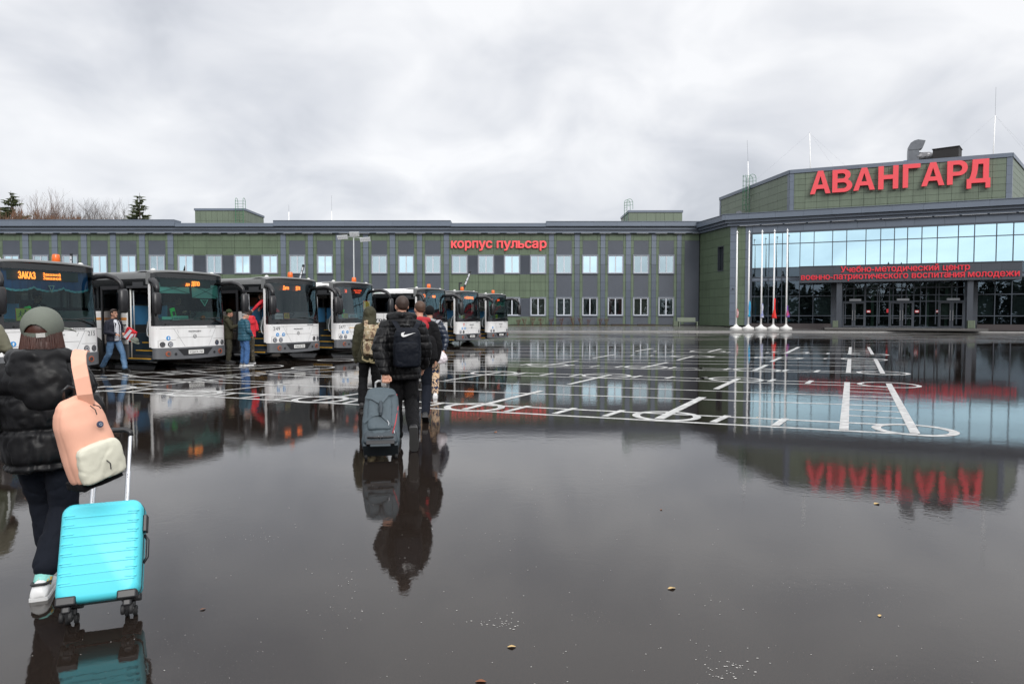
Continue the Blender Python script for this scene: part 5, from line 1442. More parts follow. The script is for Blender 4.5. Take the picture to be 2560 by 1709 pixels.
    for a in ([(-.72, 1.2), (-.34, .66)], [(.78, 1.2), (.5, .66)], [(-1.2, 1.19), (-.5, 1.2), (.5, 1.2), (1.2, 1.19)], [(-1.14, .86), (-.65, .87)], [(.68, .87), (1.14, .86)], [(-.62, .93), (.62, .93)], [(-.6, 1.16), (-.55, 1.06)], [(.6, 1.16), (.55, 1.06)], [(-1.16, .66), (-1.16, .86)]):
        r_ = fribbon(a, .008); ln._add(r_.v, r_.f)
    ln.build('panel_joint', LINE, t, fix=False)
    blk = fpatch(-BW, BW, ZWB, 1.43, .004, nz=2); blk2 = fpatch(-BW, BW, 2.66, 2.795, .004, nz=2); blk._add(blk2.v, blk2.f)
    for s_ in (-1, 1):
        b3 = fpatch(*sorted((s_ * 1.13, s_ * 1.2499)), 1.43, 2.66, .004, ny=10, nz=6); blk._add(b3.v, b3.f)
    blk.build('windshield_surround', BBLK, t, smooth=True, fix=False)
    fpatch(-1.13, 1.13, 1.43, 2.66, .004, ny=30, nz=8).build('windshield', WSG[ws], t, smooth=True, fix=False)
    # white corner post by the door
    MB().box(-.355, -.262, -BW - .004, -BW + .05, .66, 2.46).build('corner_post', BWHITE, t, bevel=.01)
    MB().box(-.355, -.262, BW - .05, BW + .004, .66, 2.46).build('corner_post', BWHITE, t, bevel=.01)
    # wipers
    wpz = MB()
    for a, b, c_ in (((-.95, 1.33), (-.45, 1.42), (-.05, 1.455)), ((1.05, 1.33), (.65, 1.47), (.05, 1.50))):
        P = [F(a[0], a[1], .05), F(b[0], b[1], .05), F(c_[0], c_[1], .045)]
        wpz.tube(P, [.014, .011, .009], 6); wpz.tube([F(a[0], a[1] - .02, .0), P[0]], .022, 8)
        bl = [F(b[0] - (.45 if a[0] < 0 else -.42) * (.0) + dx, b[1] + dz, .03) for dx, dz in ((-.35, .0), (.35, .035))]; wpz.tube(bl, .012, 5)
    wpz.build('wiper', BLACK, t)
    # LED display and its panel
    if led:
        MB()._add([F(y, z, -.06) for z in (2.41, 2.64) for y in (-.98, .75)], [(0, 1, 3, 2)]).build('display_panel', mat('display box', (.02, .02, .022), .5), t, fix=False)
        for txt, yc, zb_, w, h in led: ftext(txt, yc, zb_ + .05, w, h, t, ledm or LED, 'led_text', -.045, 0, 0, 1, .035)
    # emblem and operator name
    rg = MB(); c = F(0, .955, .006)
    for i in range(24):
        a, b = 2 * PI * i / 24, 2 * PI * (i + 1) / 24
        rg._add([c + Vector((0, math.cos(q) * r_, math.sin(q) * r_)) for q in (a, b) for r_ in (.045, .06)], [(0, 1, 3, 2)])
    rg._add([c + Vector((0, y, z)) for y, z in ((-.045, -.02), (.03, .0), (.045, .02), (-.03, .0))], [(0, 1, 2, 3)])
    rg.build('emblem', DECAL, t, fix=False)
    ftext('МОСТРАНСАВТО', .0, 1.09, .44, .034, t, DECAL, 'operator_name', .006, .03); ftext('московская область', .0, 1.065, .3, .012, t, DECALG, 'operator_subline', .006, .0)
    ftext('VOYAGE', .62, 1.225, .33, .03, t, DECAL, 'model_name', .006, .05, .3)
    if number: ftext(number[0], number[1], 1.065, number[2], .115, t, DECAL, 'fleet_number', .006, .0)
    for y, kind in (stickers or ()):
        so_ = fdisc(y, .925, .062, .0, .007).build('round_sticker', BDEC, t)
        if kind == 'arrow': m_ = MB()._add([F(y + a, .925 + b, .012) for a, b in ((-.012, -.04), (.012, -.04), (.012, 0), (.03, 0), (0, .042), (-.03, 0), (-.012, 0))], [tuple(range(7))])
        else:
            m_ = MB(); m_._add([F(y + .02 * math.cos(a) - .003, .912 + .02 * math.sin(a), .012) for a in [2 * PI * i / 10 for i in range(10)]], [tuple(range(10))]); m_._add([F(y + a, .925 + b, .012) for a, b in ((-.008, 0), (.008, 0), (.006, .04), (-.006, .04))], [(0, 1, 2, 3)])
        m_.build('pictogram', WSIGN, so_, fix=False)
    mirror(t, -1); mirror(t, 1)
    if beac is not None: beacon(t, beac)
    # under body, wheels
    MB().box(XE + .1, -.35, -1.12, 1.12, .26, .42).build('underbody', BINT, t)
    for xw in (-2.75, -8.5):
        for s_ in (-1, 1):
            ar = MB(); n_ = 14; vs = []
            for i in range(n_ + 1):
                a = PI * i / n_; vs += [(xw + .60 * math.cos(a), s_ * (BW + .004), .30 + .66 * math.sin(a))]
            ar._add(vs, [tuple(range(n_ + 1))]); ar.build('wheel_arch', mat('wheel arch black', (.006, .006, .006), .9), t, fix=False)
            w_ = MB().lathe([(.2, .0), (.42, -.0), (.475, .04), (.475, .26), (.42, .3), (.2, .3)], 26, (xw, (BW - .26 if s_ > 0 else -BW - .04), .475), 'Y').build('wheel', TYRE, t, smooth='auto')
            MB().lathe([(.27, 0), (.27, .03), (.2, .035), (.18, -.0), (.1, .0), (.09, .05), (.02, .06)] if s_ < 0 else [(.27, 0), (.25, -.03), (.1, -.02)], 22, (xw, s_ * (BW + .0485) if s_ < 0 else BW + .0465, .475), 'Y').build('rim', RIM, w_, smooth='auto')
            if s_ < 0:
                f_ = MB(); f_.lathe([(.27, -.012), (.27, .01), (.05, .02)], 22, (xw, -BW - .05, .475), 'Y')
                f_.build('wheel_cover', RIM, w_, smooth='auto')
    # interior
    ii = MB(); ii.box(XE + .06, -1.34, -1.18, 1.18, 1.0, 1.06); ii.box(XE + .06, XE + .12, -1.18, 1.18, 1.06, 2.55); ii.box(XE + .06, -.5, -1.18, 1.18, 2.52, 2.555); ii.box(-1.34, -.32, -.42, 1.18, .98, 1.04)
    ii.build('interior_shell', BLIN, t)
    st = MB()
    for i in range(7): seatrow(st, -3.2 - i * 1.15, -1.15, -.3, 1.06); seatrow(st, -2.6 - i * 1.15, .3, 1.15, 1.06)
    st.build('passenger_seat', BSEATR if extras == 'brown' else BSEAT, t)
    stp = MB(); ye = MB()
    for i, (z, y) in enumerate(((.34, -1.22), (.56, -.98), (.78, -.76), (1.0, -.56))):
        stp.box(-1.30, -.36, y, -.40, z - .22 if i else .28, z - .02); ye.box(-1.29, -.37, y - .004, y + .04, z - .019, z + .006)
    stp.box(-1.36, -1.31, -1.2, -.2, .34, 1.06); stp.build('door_step', BSTEP, t); ye.build('step_edge', YEL, t)
    pb = MB(); pb.box(-1.5, -1.45, -1.05, -.25, 1.06, 1.9); pb.box(-1.32, -.62, -.40, -.36, 1.04, 1.28); pb.build('partition_frame', mat('bus dark partition', (.02, .021, .024), .5), t)
    bl = MB(); bl.box(-1.25, -.64, -.44, -.405, 1.38, 1.86); bl.box(-1.452, -1.44, -1.0, -.3, 1.3, 1.86); bl.build('blue_partition', BBLUE, t, bevel=.01)
    pb = MB(); pb.tube([(-1.2, -1.17, .36), (-1.2, -1.17, 2.35)], .022, 8); pb.build('door_pole', PALEP, t, smooth=True)
    pb = MB(); pb.tube([(-.5, -1.12, .95), (-.56, -1.14, 1.0), (-.6, -1.12, 1.15), (-.52, -1.1, 1.5), (-.45, -1.05, 1.6)], .02, 8); pb.tube([(-1.1, -1.14, 1.0), (-1.12, -1.14, 2.3)], .018, 6)
    pb.build('grab_handle', GRAYP, t, smooth=True)
    db = MB(); db.rings([[(x, y, z) for y, z in ((-.95, 1.04), (-.95, zt_ - .08), (-.8, zt_), (.95, zt_), (1.12, zt_ - .05), (1.12, 1.04))] for x, zt_ in ((-.30, 1.36), (-.36, 1.42), (-.62, 1.50), (-.85, 1.46))]); db.build('dashboard', mat('bus dashboard', (.075, .09, .09), .6), t, bevel=.02)
    sw = MB(); tor = [Vector((-.98 + .09 * math.sin(a), .62 + .23 * math.cos(a), 1.58 + .20 * math.sin(a) * .55)) for a in [2 * PI * i / 20 for i in range(21)]]; sw.tube(tor, .014, 6, cap=False); sw.tube([(-.98, .62, 1.58), (-.85, .62, 1.35)], .03, 6); sw.bar((-.98, .4, 1.58), (-.98, .84, 1.58), .03); sw.build('steering_wheel', BLACK, t)
    ds = MB(); ds.box(-1.75, -1.3, .38, .88, 1.1, 1.25); ds.box(-1.86, -1.75, .40, .86, 1.2, 1.98); ds.build('driver_seat', BSEAT, t, bevel=.03)
    if dooropen and leafdoor:      # open plug door leaf standing outside the wall
        lf = MB(); a, b = -2.16, -1.36
        for q in ((a, a + .06, .42, 2.42), (b - .06, b, .42, 2.42)): lf.box(q[0], q[1], -BW - .17, -BW - .12, q[2], q[3])
        lf.box(a + .06, b - .06, -BW - .168, -BW - .122, .42, .50); lf.box(a + .06, b - .06, -BW - .168, -BW - .122, 2.32, 2.42); lf.box(a + .06, b - .06, -BW - .168, -BW - .122, 1.02, 1.07)
        lo = lf.build('open_door_leaf', BLACK, t)
        MB().quad((a + .05, -BW - .145, .48), (b - .05, -BW - .145, .48), (b - .05, -BW - .145, 2.34), (a + .05, -BW - .145, 2.34)).build('door_glass', glass('door glass', (.7, .62, .58), .8, base=.03), lo, fix=False)
        MB().bar((b - .1, -BW - .14, 1.3), (-1.24, -1.15, 1.3), .03).bar((b - .1, -BW - .14, .9), (-1.22, -1.15, .9), .03).build('door_arm', BLACK, lo)
    hd = MB(); hd.box(-1.34, -.36, -BW + .002, -BW + .06, 2.36, 2.56); hd.box(-1.0, -.55, -BW - .004, -BW + .001, 2.39, 2.53); hd.build('door_header', mat('bus dark header', (.03, .032, .035), .4), t)
    if not dooropen: MB().box(-1.3, -.36, -BW + .01, -BW + .05, .35, 2.38).build('closed_door', BBLK, t)
    # things behind the windshield
    if valance:
        vm, em = valance; v = MB(); e_ = MB(); n_ = 60; vs, es = [], []
        for i in range(n_ + 1):
            y = -1.1 + 2.2 * i / n_; zb_ = 2.20 + .085 * abs(math.sin((y + 1.1) * PI / 2.2 * 3)) ** .7 * -1 + .06 + .02 * math.sin(i * 1.9) * .3
            x = F(y, 2.3).x - .12 + .015 * math.sin(i * 1.3)
            vs += [(x, y, zb_), (x - .02, y, 2.66)]; es += [(x + .004, y, zb_ - .035), (x + .004, y, zb_ + .012)]
        q_ = [(2 * i, 2 * i + 2, 2 * i + 3, 2 * i + 1) for i in range(n_)]
        v._add(vs, q_); e_._add(es, q_); vo = v.build('valance_curtain', vm, t, fix=False); e_.build('fringe', em, vo, fix=False)
    if terminal:
        ty, tz = terminal; m_ = MB(); m_.M = Matrix.Translation((-.42, ty, tz)) @ Matrix.Rotation(R(14), 4, 'X'); m_.box(-.03, .03, -.075, .075, 0, .3); to_ = m_.build('fare_terminal', GRNM, t, bevel=.02)
        m_2 = MB(); m_2.M = m_.M; m_2.box(.031, .036, -.045, .045, .07, .2); m_2.build('terminal_screen', BLACK, to_)
    return t
def card(parent, y0, y1, z0, z1, m, name, off=-.03, txt=None, tm=None, border=None, kids=False):
    o = MB()._add([F(y, z, off) for z in (z0, z1) for y in (y0, y1)], [(0, 1, 3, 2)]).build(name, border or m, parent, fix=False)
    if border:
        b = .012; MB()._add([F(y, z, off + .003) for z in (z0 + b, z1 - b) for y in (y0 + b, y1 - b)], [(0, 1, 3, 2)]).build('card_face', m, o, fix=False)
    if kids:      # two running figures
        w, h = y1 - y0, z1 - z0; m_ = MB()
        for cx, sc in ((.33, .8), (.66, 1.0)):
            c = Vector((y0 + w * cx, z0 + h * .5)); s_ = h * .36 * sc
            def st(a, b, r_): 
                q = fribbon([(c.x + a[0] * s_, c.y + a[1] * s_), (c.x + b[0] * s_, c.y + b[1] * s_)], r_, off + .007); m_._add(q.v, q.f)
            st((0, .5), (-.1, -.1), h * .07); st((-.1, -.1), (.35, -.35), h * .05); st((.35, -.35), (.25, -.85), h * .04); st((-.1, -.1), (-.5, -.6), h * .05); st((-.5, -.6), (-.8, -.5), h * .04)
            st((0, .4), (.5, .3), h * .04); st((0, .4), (-.5, .1), h * .04)
            m_._add([F(c.x + .05 * s_ + .2 * s_ * math.cos(a), c.y + .78 * s_ + .2 * s_ * math.sin(a), off + .007) for a in [2 * PI * i / 10 for i in range(10)]], [tuple(range(10))])
        m_.build('pictogram', DECAL, o, fix=False)
    if txt: ftext(txt[0], (y0 + y1) / 2, z0 + (z1 - z0) * .2, (y1 - y0) * .88, (z1 - z0) * .6, o, tm or DECAL, 'card_text', off + .008, txt[1] if len(txt) > 1 else .02)
    return o
RZB = math.atan2(-.42, .906)
def borg(P1, a=R(24.87)): return (P1[0] + .15 * math.cos(a) + 1.25 * math.sin(a), P1[1] - .15 * math.sin(a) + 1.25 * math.cos(a), 0)
RZ1 = -R(19.5); O1 = borg((-11.57, 15.34), R(19.5))
B = {}
B[1] = bus(O1, RZ1, 'first bus at the left edge, number 215, with blue scalloped curtain and orange beacon', ('215', .98, .24), 'К480ТО 750',
           [('ЗАКАЗ', -.55, 2.385, .40, .165), ('Заказной', .05, 2.475, .44, .075), ('Заказной', .05, 2.385, .44, .075)], stripe='orange', beac=.62, valance=(CURB, CURE), ws=0, terminal=(-.30, 1.5), stickers=((-.98, 'arrow'),))
B[2] = bus(borg((-10.13, 19.3)), RZB, 'second bus with grey roof, the man in the navy jacket walks past its open door', None, 'У226СК 750',
           [('до', -.10, 2.385, .15, .09), ('ДЕПО', .18, 2.385, .30, .155)], stripe='orange', ws=0, terminal=(-.36, 1.5), stickers=((-.88, 'arrow'),))
B[3] = bus(borg((-8.12, 22.75)), RZB, 'third bus, number 249, with misted windshield and a woman in red leaning from its door', ('249', -.98, .26), 'Х963СВ 750',
           [('Дети', -.42, 2.385, .28, .15), ('ДЕТИ', .16, 2.385, .22, .15)], beac=.45, ws=1, stickers=((-.95, 'wheel'), (-.70, 'arrow')), extras='brown')
B[4] = bus(borg((-6.72, 26.0)), RZB, 'fourth bus, number 2477, with white roof and yellow lines around its front panel', ('2477', -.98, .32), 'Н417СК 750',
           [('38', -.62, 2.39, .13, .14), ('Ж/Д СТАНЦИЯ', .1, 2.47, .5, .06), ('ВОКЗАЛ', .1, 2.39, .32, .06)], LEDR, roof='white', beac=.66, ws=2, terminal=(-.42, 1.5), stickers=((-.95, 'arrow'), (-.72, 'wheel')))
B[5] = bus(borg((-4.15, 30.5)), RZB, 'fifth bus with long white roof and large writing on its white side, behind the walkers', None, '', [('53', -.78, 2.39, .14, .14), ('НОВЫЙ', .0, 2.39, .26, .13)], roof='white', beac=.55, ws=2, zs=.975, leafdoor=False)
B[6] = bus(borg((-2.74, 34.1)), RZB, 'sixth bus with orange display and two dark blue round stickers', None, 'О680МР 750', [('61 ЗЕЛЕНОГРАД', -.02, 2.39, .95, .15)], beac=.35, ws=2, terminal=(-.55, 1.5), stickers=((-.92, 'arrow'), (-.68, 'wheel')), zs=.975)
B[7] = bus(borg((-1.30, 37.3)), RZB, 'last and farthest bus in the row, with green curtain and bluish grey bumper', None, 'С204МК 750', [('1', -.72, 2.39, .05, .12), ('ДЕПО', .0, 2.39, .3, .12)], LEDR, beac=.55, valance=(CURG, CURGE), ws=0, terminal=(-.75, 1.45), stickers=((-.92, 'arrow'),), zs=.96)
# items particular to single buses
card(B[1], -.88, -.56, 1.45, 1.75, YSIGN, 'children_sign', -.03, border=RSIGN, kids=True)
MB()._add([F(y, z, -.05) for y, z in ((-.06, 2.3), (.1, 2.3), (.02, 2.12))], [(0, 1, 2)]).build('pennant', WSIGN, B[1], fix=False)
MB()._add([F(y, z, -.046) for y, z in ((-.03, 2.285), (.07, 2.285), (.02, 2.17))], [(0, 1, 2)]).build('pennant', CURB, B[1], fix=False)
card(B[2], -.70, -.18, 1.43, 1.56, GREENPL, 'route_plate', -.03, ('ЗАКАЗНОЙ', .0)); card(B[2], -1.02, -.72, 1.46, 1.54, GREENPL, 'small_plate', -.03)
MB()._add([F(y, z, -.05) for y, z in ((.3, 2.06), (.62, 2.06), (.46, 1.84))], [(0, 1, 2)]).build('pennant', GREENPL, B[2], fix=False)
MB()._add([F(y, z, -.046) for y, z in ((.35, 2.045), (.57, 2.045), (.46, 1.885))], [(0, 1, 2)]).build('pennant', mat('dark green', (.01, .12, .08), .7), B[2], fix=False)
for y0, y1, z0, z1_ in ((-1.08, -.02, 2.22, 2.5), (.06, 1.08, 2.1, 2.5)):
    m_ = MB(); m_._add([F(y, z, -.09) for z in (z0, z1_) for y in (y0, y1)], [(0, 1, 3, 2)]); vo = m_.build('sun_visor', mat('teal sun visor', (.34, .58, .56), .8), B[2], fix=False)
    x_ = MB()
    for a, b in (((y0, z0), (y1, z1_)), ((y0, z1_), (y1, z0))): q = fribbon([a, b], .012, -.086); x_._add(q.v, q.f)
    x_.build('visor_strut', BLACK, vo, fix=False)
fdisc(.38, 1.50, .07, -.10, .06).build('dash_fan', ORL, B[2])
card(B[3], -1.0, -.66, 1.45, 1.63, WSIGN, 'white_card', -.03, ('Солнечногорск', .0), DECALG); card(B[3], -.62, -.36, 1.45, 1.66, YSIGN, 'children_sign', -.03, border=RSIGN, kids=True)
card(B[4], -.86, -.62, 1.46, 1.64, YSIGN, 'children_sign', -.03, kids=True); o = card(B[4], -.60, -.05, 1.46, 1.64, WSIGN, 'caution_sign', -.03, border=RSIGN)
ftext('осторожно', -.325, 1.575, .46, .04, o, DECAL, 'card_text', -.022); ftext('ДЕТИ', -.325, 1.485, .36, .065, o, DECAL, 'card_text', -.022, .04)
ln = MB()
for a in ([(-.62, 1.09), (.62, 1.09)], [(-.36, .70), (.4, .70)]): q = fribbon([a[0], (0, a[0][1]), a[1]], .022, .005); ln._add(q.v, q.f)
ln.build('yellow_line', YSTR, B[4], fix=False)
for txt, zb_, w, col in (('Новый', 1.53, 1.05, DECAL), ('Зеленоград', 1.30, 2.0, DECAL)):
    me = text_mesh(txt, w, .17, 0, .03); xf(me, lambda c: Vector((-3.72 + c.x, -BW - .006, zb_ + c.z))); obj('side_lettering', me, col, B[5])
me = text_mesh('zelenograd', 1.7, .12, 0, .0); xf(me, lambda c: Vector((-3.9 + c.x, -BW - .006, 2.62 + c.z))); obj('roof_lettering', me, mat('pale green letters', (.4, .6, .5), .5), B[5])
m_ = MB(); m_.box(-3.2, -2.72, -BW - .004, -BW + .0, 1.86, 2.30); so_ = m_.build('children_sign', RSIGN, B[5]); m_ = MB(); m_.box(-3.17, -2.75, -BW - .008, -BW - .0045, 1.89, 2.27); m_.build('card_face', YSIGN, so_)
card(B[5], -.2, .3, 1.45, 1.85, mat('cardboard box', (.2, .12, .06), .8), 'box_on_dashboard', -.35)
card(B[6], -.95, -.65, 1.45, 1.62, YSIGN, 'children_sign', -.03, kids=True)
MB()._add([F(y, z, .008) for y, z in ((-.84, 1.19), (-.74, 1.19), (-.79, 1.0))], [(0, 1, 2)]).build('red_pin_sticker', RSIGN, B[6], fix=False)
card(B[7], -.5, -.28, 1.45, 1.66, YSIGN, 'children_sign', -.03, kids=True)
# extra door pieces
for b_, y_ in ((B[2], 0),):
    m_ = MB(); m_.lathe([(.06, 0), (.06, .12), (.03, .15), (.015, .2), (.015, .24)], 12, (-1.0, -.42, 1.9)); m_.build('soap_dispenser', PALEP, b_, smooth='auto')
m_ = MB(); m_.box(-3.4, -2.9, -1.17, -1.1, 1.76, 1.9); m_.build('route_board', mat('beige route board', (.35, .25, .17), .7), B[3])

# ================================================================== PEOPLE
SKIN = mat('skin', (.50, .27, .19), .5, spec=.4, var=.2, vscale=14, col2=(.42, .19, .13), bump=.0006, bscale=120)
HAIRD = mat('dark brown hair', (.035, .018, .012), .6, streak=.8, col2=(.012, .007, .005), bump=.003, bscale=90)
HAIRR = mat('auburn hair', (.055, .016, .009), .42, streak=1.0, col2=(.03, .009, .006), bump=.0008, bscale=70)
PUFF = mat('black quilted nylon', (.0055, .0055, .0062), .44, spec=.2, var=.4, vscale=5, col2=(.010, .010, .012), bump=.003, bscale=14, rvar=.1)
NAVYP = mat('navy quilted nylon', (.012, .02, .04), .4, spec=.55, bump=.005, bscale=16)
NAVYJ = mat('navy jacket cloth', (.012, .014, .028), .75, bump=.004, bscale=30)
BLUEJ = mat('petrol blue jacket', (.012, .075, .115), .55, bump=.006, bscale=18, var=.3, vscale=5)
OLIVE = mat('dark olive cloth', (.038, .036, .017), .85, bump=.006, bscale=16, var=.4, vscale=5)
OLIVEL = mat('light olive coat cloth', (.17, .165, .115), .85, bump=.005, bscale=14, var=.25, vscale=4)
REDJ = mat('red jacket cloth', (.62, .02, .035), .7, bump=.005, bscale=20)
BLKC = mat('black cloth', (.005, .005, .006), .85, spec=.2, bump=.004, bscale=25)
DNAVY = mat('dark navy denim', (.006, .008, .014), .85, spec=.2, bump=.003, bscale=30)
JEANS = mat('blue jeans', (.065, .15, .29), .8, var=.7, vscale=5, col2=(.16, .27, .42), bump=.004, bscale=25)
JEANS2 = mat('deep blue jeans', (.03, .09, .23), .8, var=.5, vscale=5, col2=(.06, .14, .3), bump=.004, bscale=25)
TSH = mat('white t-shirt', (.7, .72, .78), .8, bump=.004, bscale=18)
SHOEB = mat('black shoe', (.014, .014, .015), .5); SHOEW = mat('white sneaker', (.68, .68, .68), .4); SOLE = mat('shoe sole', (.3, .3, .3), .6)
CAPG = mat('grey green cap cloth', (.135, .15, .125), .85, bump=.002, bscale=160, var=.2, vscale=12)
def camo(name, cols, scale):
    m = mat(name, cols[0], .85); n, l = nt(m); p = n['Principled BSDF']; tc = n.new('ShaderNodeTexCoord')
    t = n.new('ShaderNodeTexNoise'); t.inputs['Scale'].default_value = scale; t.inputs['Detail'].default_value = 3; t.inputs['Distortion'].default_value = .6
    l.new(tc.outputs['Object'], t.inputs['Vector']); r = n.new('ShaderNodeValToRGB'); r.color_ramp.interpolation = 'CONSTANT'
    e = r.color_ramp.elements; e[0].color = (*cols[0], 1); e[0].position = 0; e[1].color = (*cols[1], 1); e[1].position = .44
    for pos, c in zip((.52, .58), cols[2:]): q = e.new(pos); q.color = (*c, 1)
    l.new(t.outputs['Fac'], r.inputs[0]); l.new(r.outputs[0], p.inputs['Base Color']); return m
CAMOB = camo('brown camouflage fabric', ((.13, .08, .05), (.36, .27, .17), (.22, .2, .12), (.5, .42, .32)), 14)
CAMOP = camo('cream and navy camouflage fabric', ((.012, .018, .05), (.62, .43, .27), (.03, .03, .05), (.68, .5, .34)), 9)
CAMOG = camo('dark camouflage fabric', ((.035, .03, .02), (.07, .06, .04), (.02, .018, .014), (.12, .1, .07)), 14)
V = Vector
def limb(mb, pts, rad, n=14, flat=1.0):
    pts = [V(p) for p in pts]
    # densify for a smooth taper
    P, Q = [], []
    for i in range(len(pts) - 1):
        for k in range(4):
            f = k / 4; P.append(pts[i].lerp(pts[i + 1], f)); Q.append(rad[i] + (rad[i + 1] - rad[i]) * f)
    P.append(pts[-1]); Q.append(rad[-1])
    mb.tube(P, Q, n, flat=flat)
    for p, r in ((pts[0], rad[0]), (pts[-1], rad[-1])): mb.ell(p, (r * .99,) * 3, 12, 8)
    for p, r in zip(pts[1:-1], rad[1:-1]): mb.ell(p, (r * 1.0,) * 3, 12, 8)
def hands(mb, wrist, d, pn, th, curl, s=1.0):
    dd = V(d).normalized(); pp = V(pn); pp = (pp - dd * pp.dot(dd)).normalized(); tt = V(th); tt = (tt - dd * tt.dot(dd) - pp * tt.dot(pp)).normalized()
    w = V(wrist)
    for a in (-.03, -.010, .010, .03):
        mb.tube([w + tt * a * .6 * s, w + dd * .045 * s + tt * a * .95 * s, w + dd * .088 * s + tt * a * s], [.017 * s, .0165 * s, .013 * s], 8)
    mb.ell(w + dd * .045 * s, (.027 * s,) * 3, 10, 6)
    for i, (a, L) in enumerate(((.033, .074), (.011, .082), (-.011, .077), (-.033, .06))):
        p = w + dd * .085 * s + tt * a * 1.08 * s; pts = [p]; ang = 0
        for j, f in enumerate((.45, .32, .25)):
            ang += curl * (.8 + .35 * j) * (1 + .07 * i); q = dd * math.cos(ang) + pp * math.sin(ang)
            p = p + q * L * f * s; pts.append(p)
        mb.tube(pts, [.0098 * s, .0092 * s, .0086 * s, .0076 * s], 8); mb.ell(pts[-1], (.0078 * s,) * 3, 8, 6)
    b = w + dd * .022 * s + tt * .028 * s; c1 = b + (dd * .6 + tt * .75 + pp * .2).normalized() * .036 * s; c2 = c1 + (dd * .85 + tt * .15 + pp * (.3 + curl * .4)).normalized() * .03 * s; c3 = c2 + (dd * .8 - tt * .1 + pp * (.35 + curl * .6)).normalized() * .024 * s
    mb.tube([b, c1, c2, c3], [.0145 * s, .012 * s, .0105 * s, .0085 * s], 8); mb.ell(c3, (.0087 * s,) * 3, 8, 6)
BASE = dict(pel=(0, 0, .93), che=(0, 0, 1.24), nec=(0, -.01, 1.45), hea=(0, .02, 1.635),
            shL=(-.18, -.01, 1.405), shR=(.18, -.01, 1.405), elL=(-.235, -.03, 1.13), elR=(.235, -.03, 1.13), wrL=(-.24, .05, .885), wrR=(.24, .05, .885),
            hiL=(-.09, 0, .91), hiR=(.09, 0, .91), knL=(-.1, .03, .50), knR=(.1, .03, .50), anL=(-.105, -.01, .09), anR=(.105, -.01, .09))
def ridge(c, fx=6.5, fz=5.0, w=7.0):
    n = noise.noise(V((c.x * fx + 3.1, c.y * fx, c.z * fz))) + .35 * noise.noise(V((c.x * fx * 2.3, c.y * fx * 2.3 + 7, c.z * fz * 2.3)))
    return max(0.0, 1 - abs(n) * w)
def wrinkle(a=.006, f=9):
    return lambda c: a * noise.noise(c * f) + a * .5 * noise.noise(c * f * 2.7) - a * .75 * ridge(c, f * .8, f * .7)
def quilt(pitch, z0, a=.012, w=.014, wr=.006):
    def f(c):
        q = (c.z + .012 * noise.noise(V((c.x * 4, c.y * 4, 1))) - z0) / pitch; dseam = abs(q - round(q)) * pitch
        return -wr * .6 * ridge(c, 8.0, 6.0) - a * math.exp(-(dseam / w) ** 2) + a * .5 * (1 - math.exp(-(dseam / (w * 2.2)) ** 2)) + wr * noise.noise(c * 8) * (1 + .6 * math.exp(-(dseam / .03) ** 2)) + wr * .9 * noise.noise(V((c.x * 34, c.y * 34, c.z * 10))) * (.35 + math.exp(-(dseam / .045) ** 2))
    return f
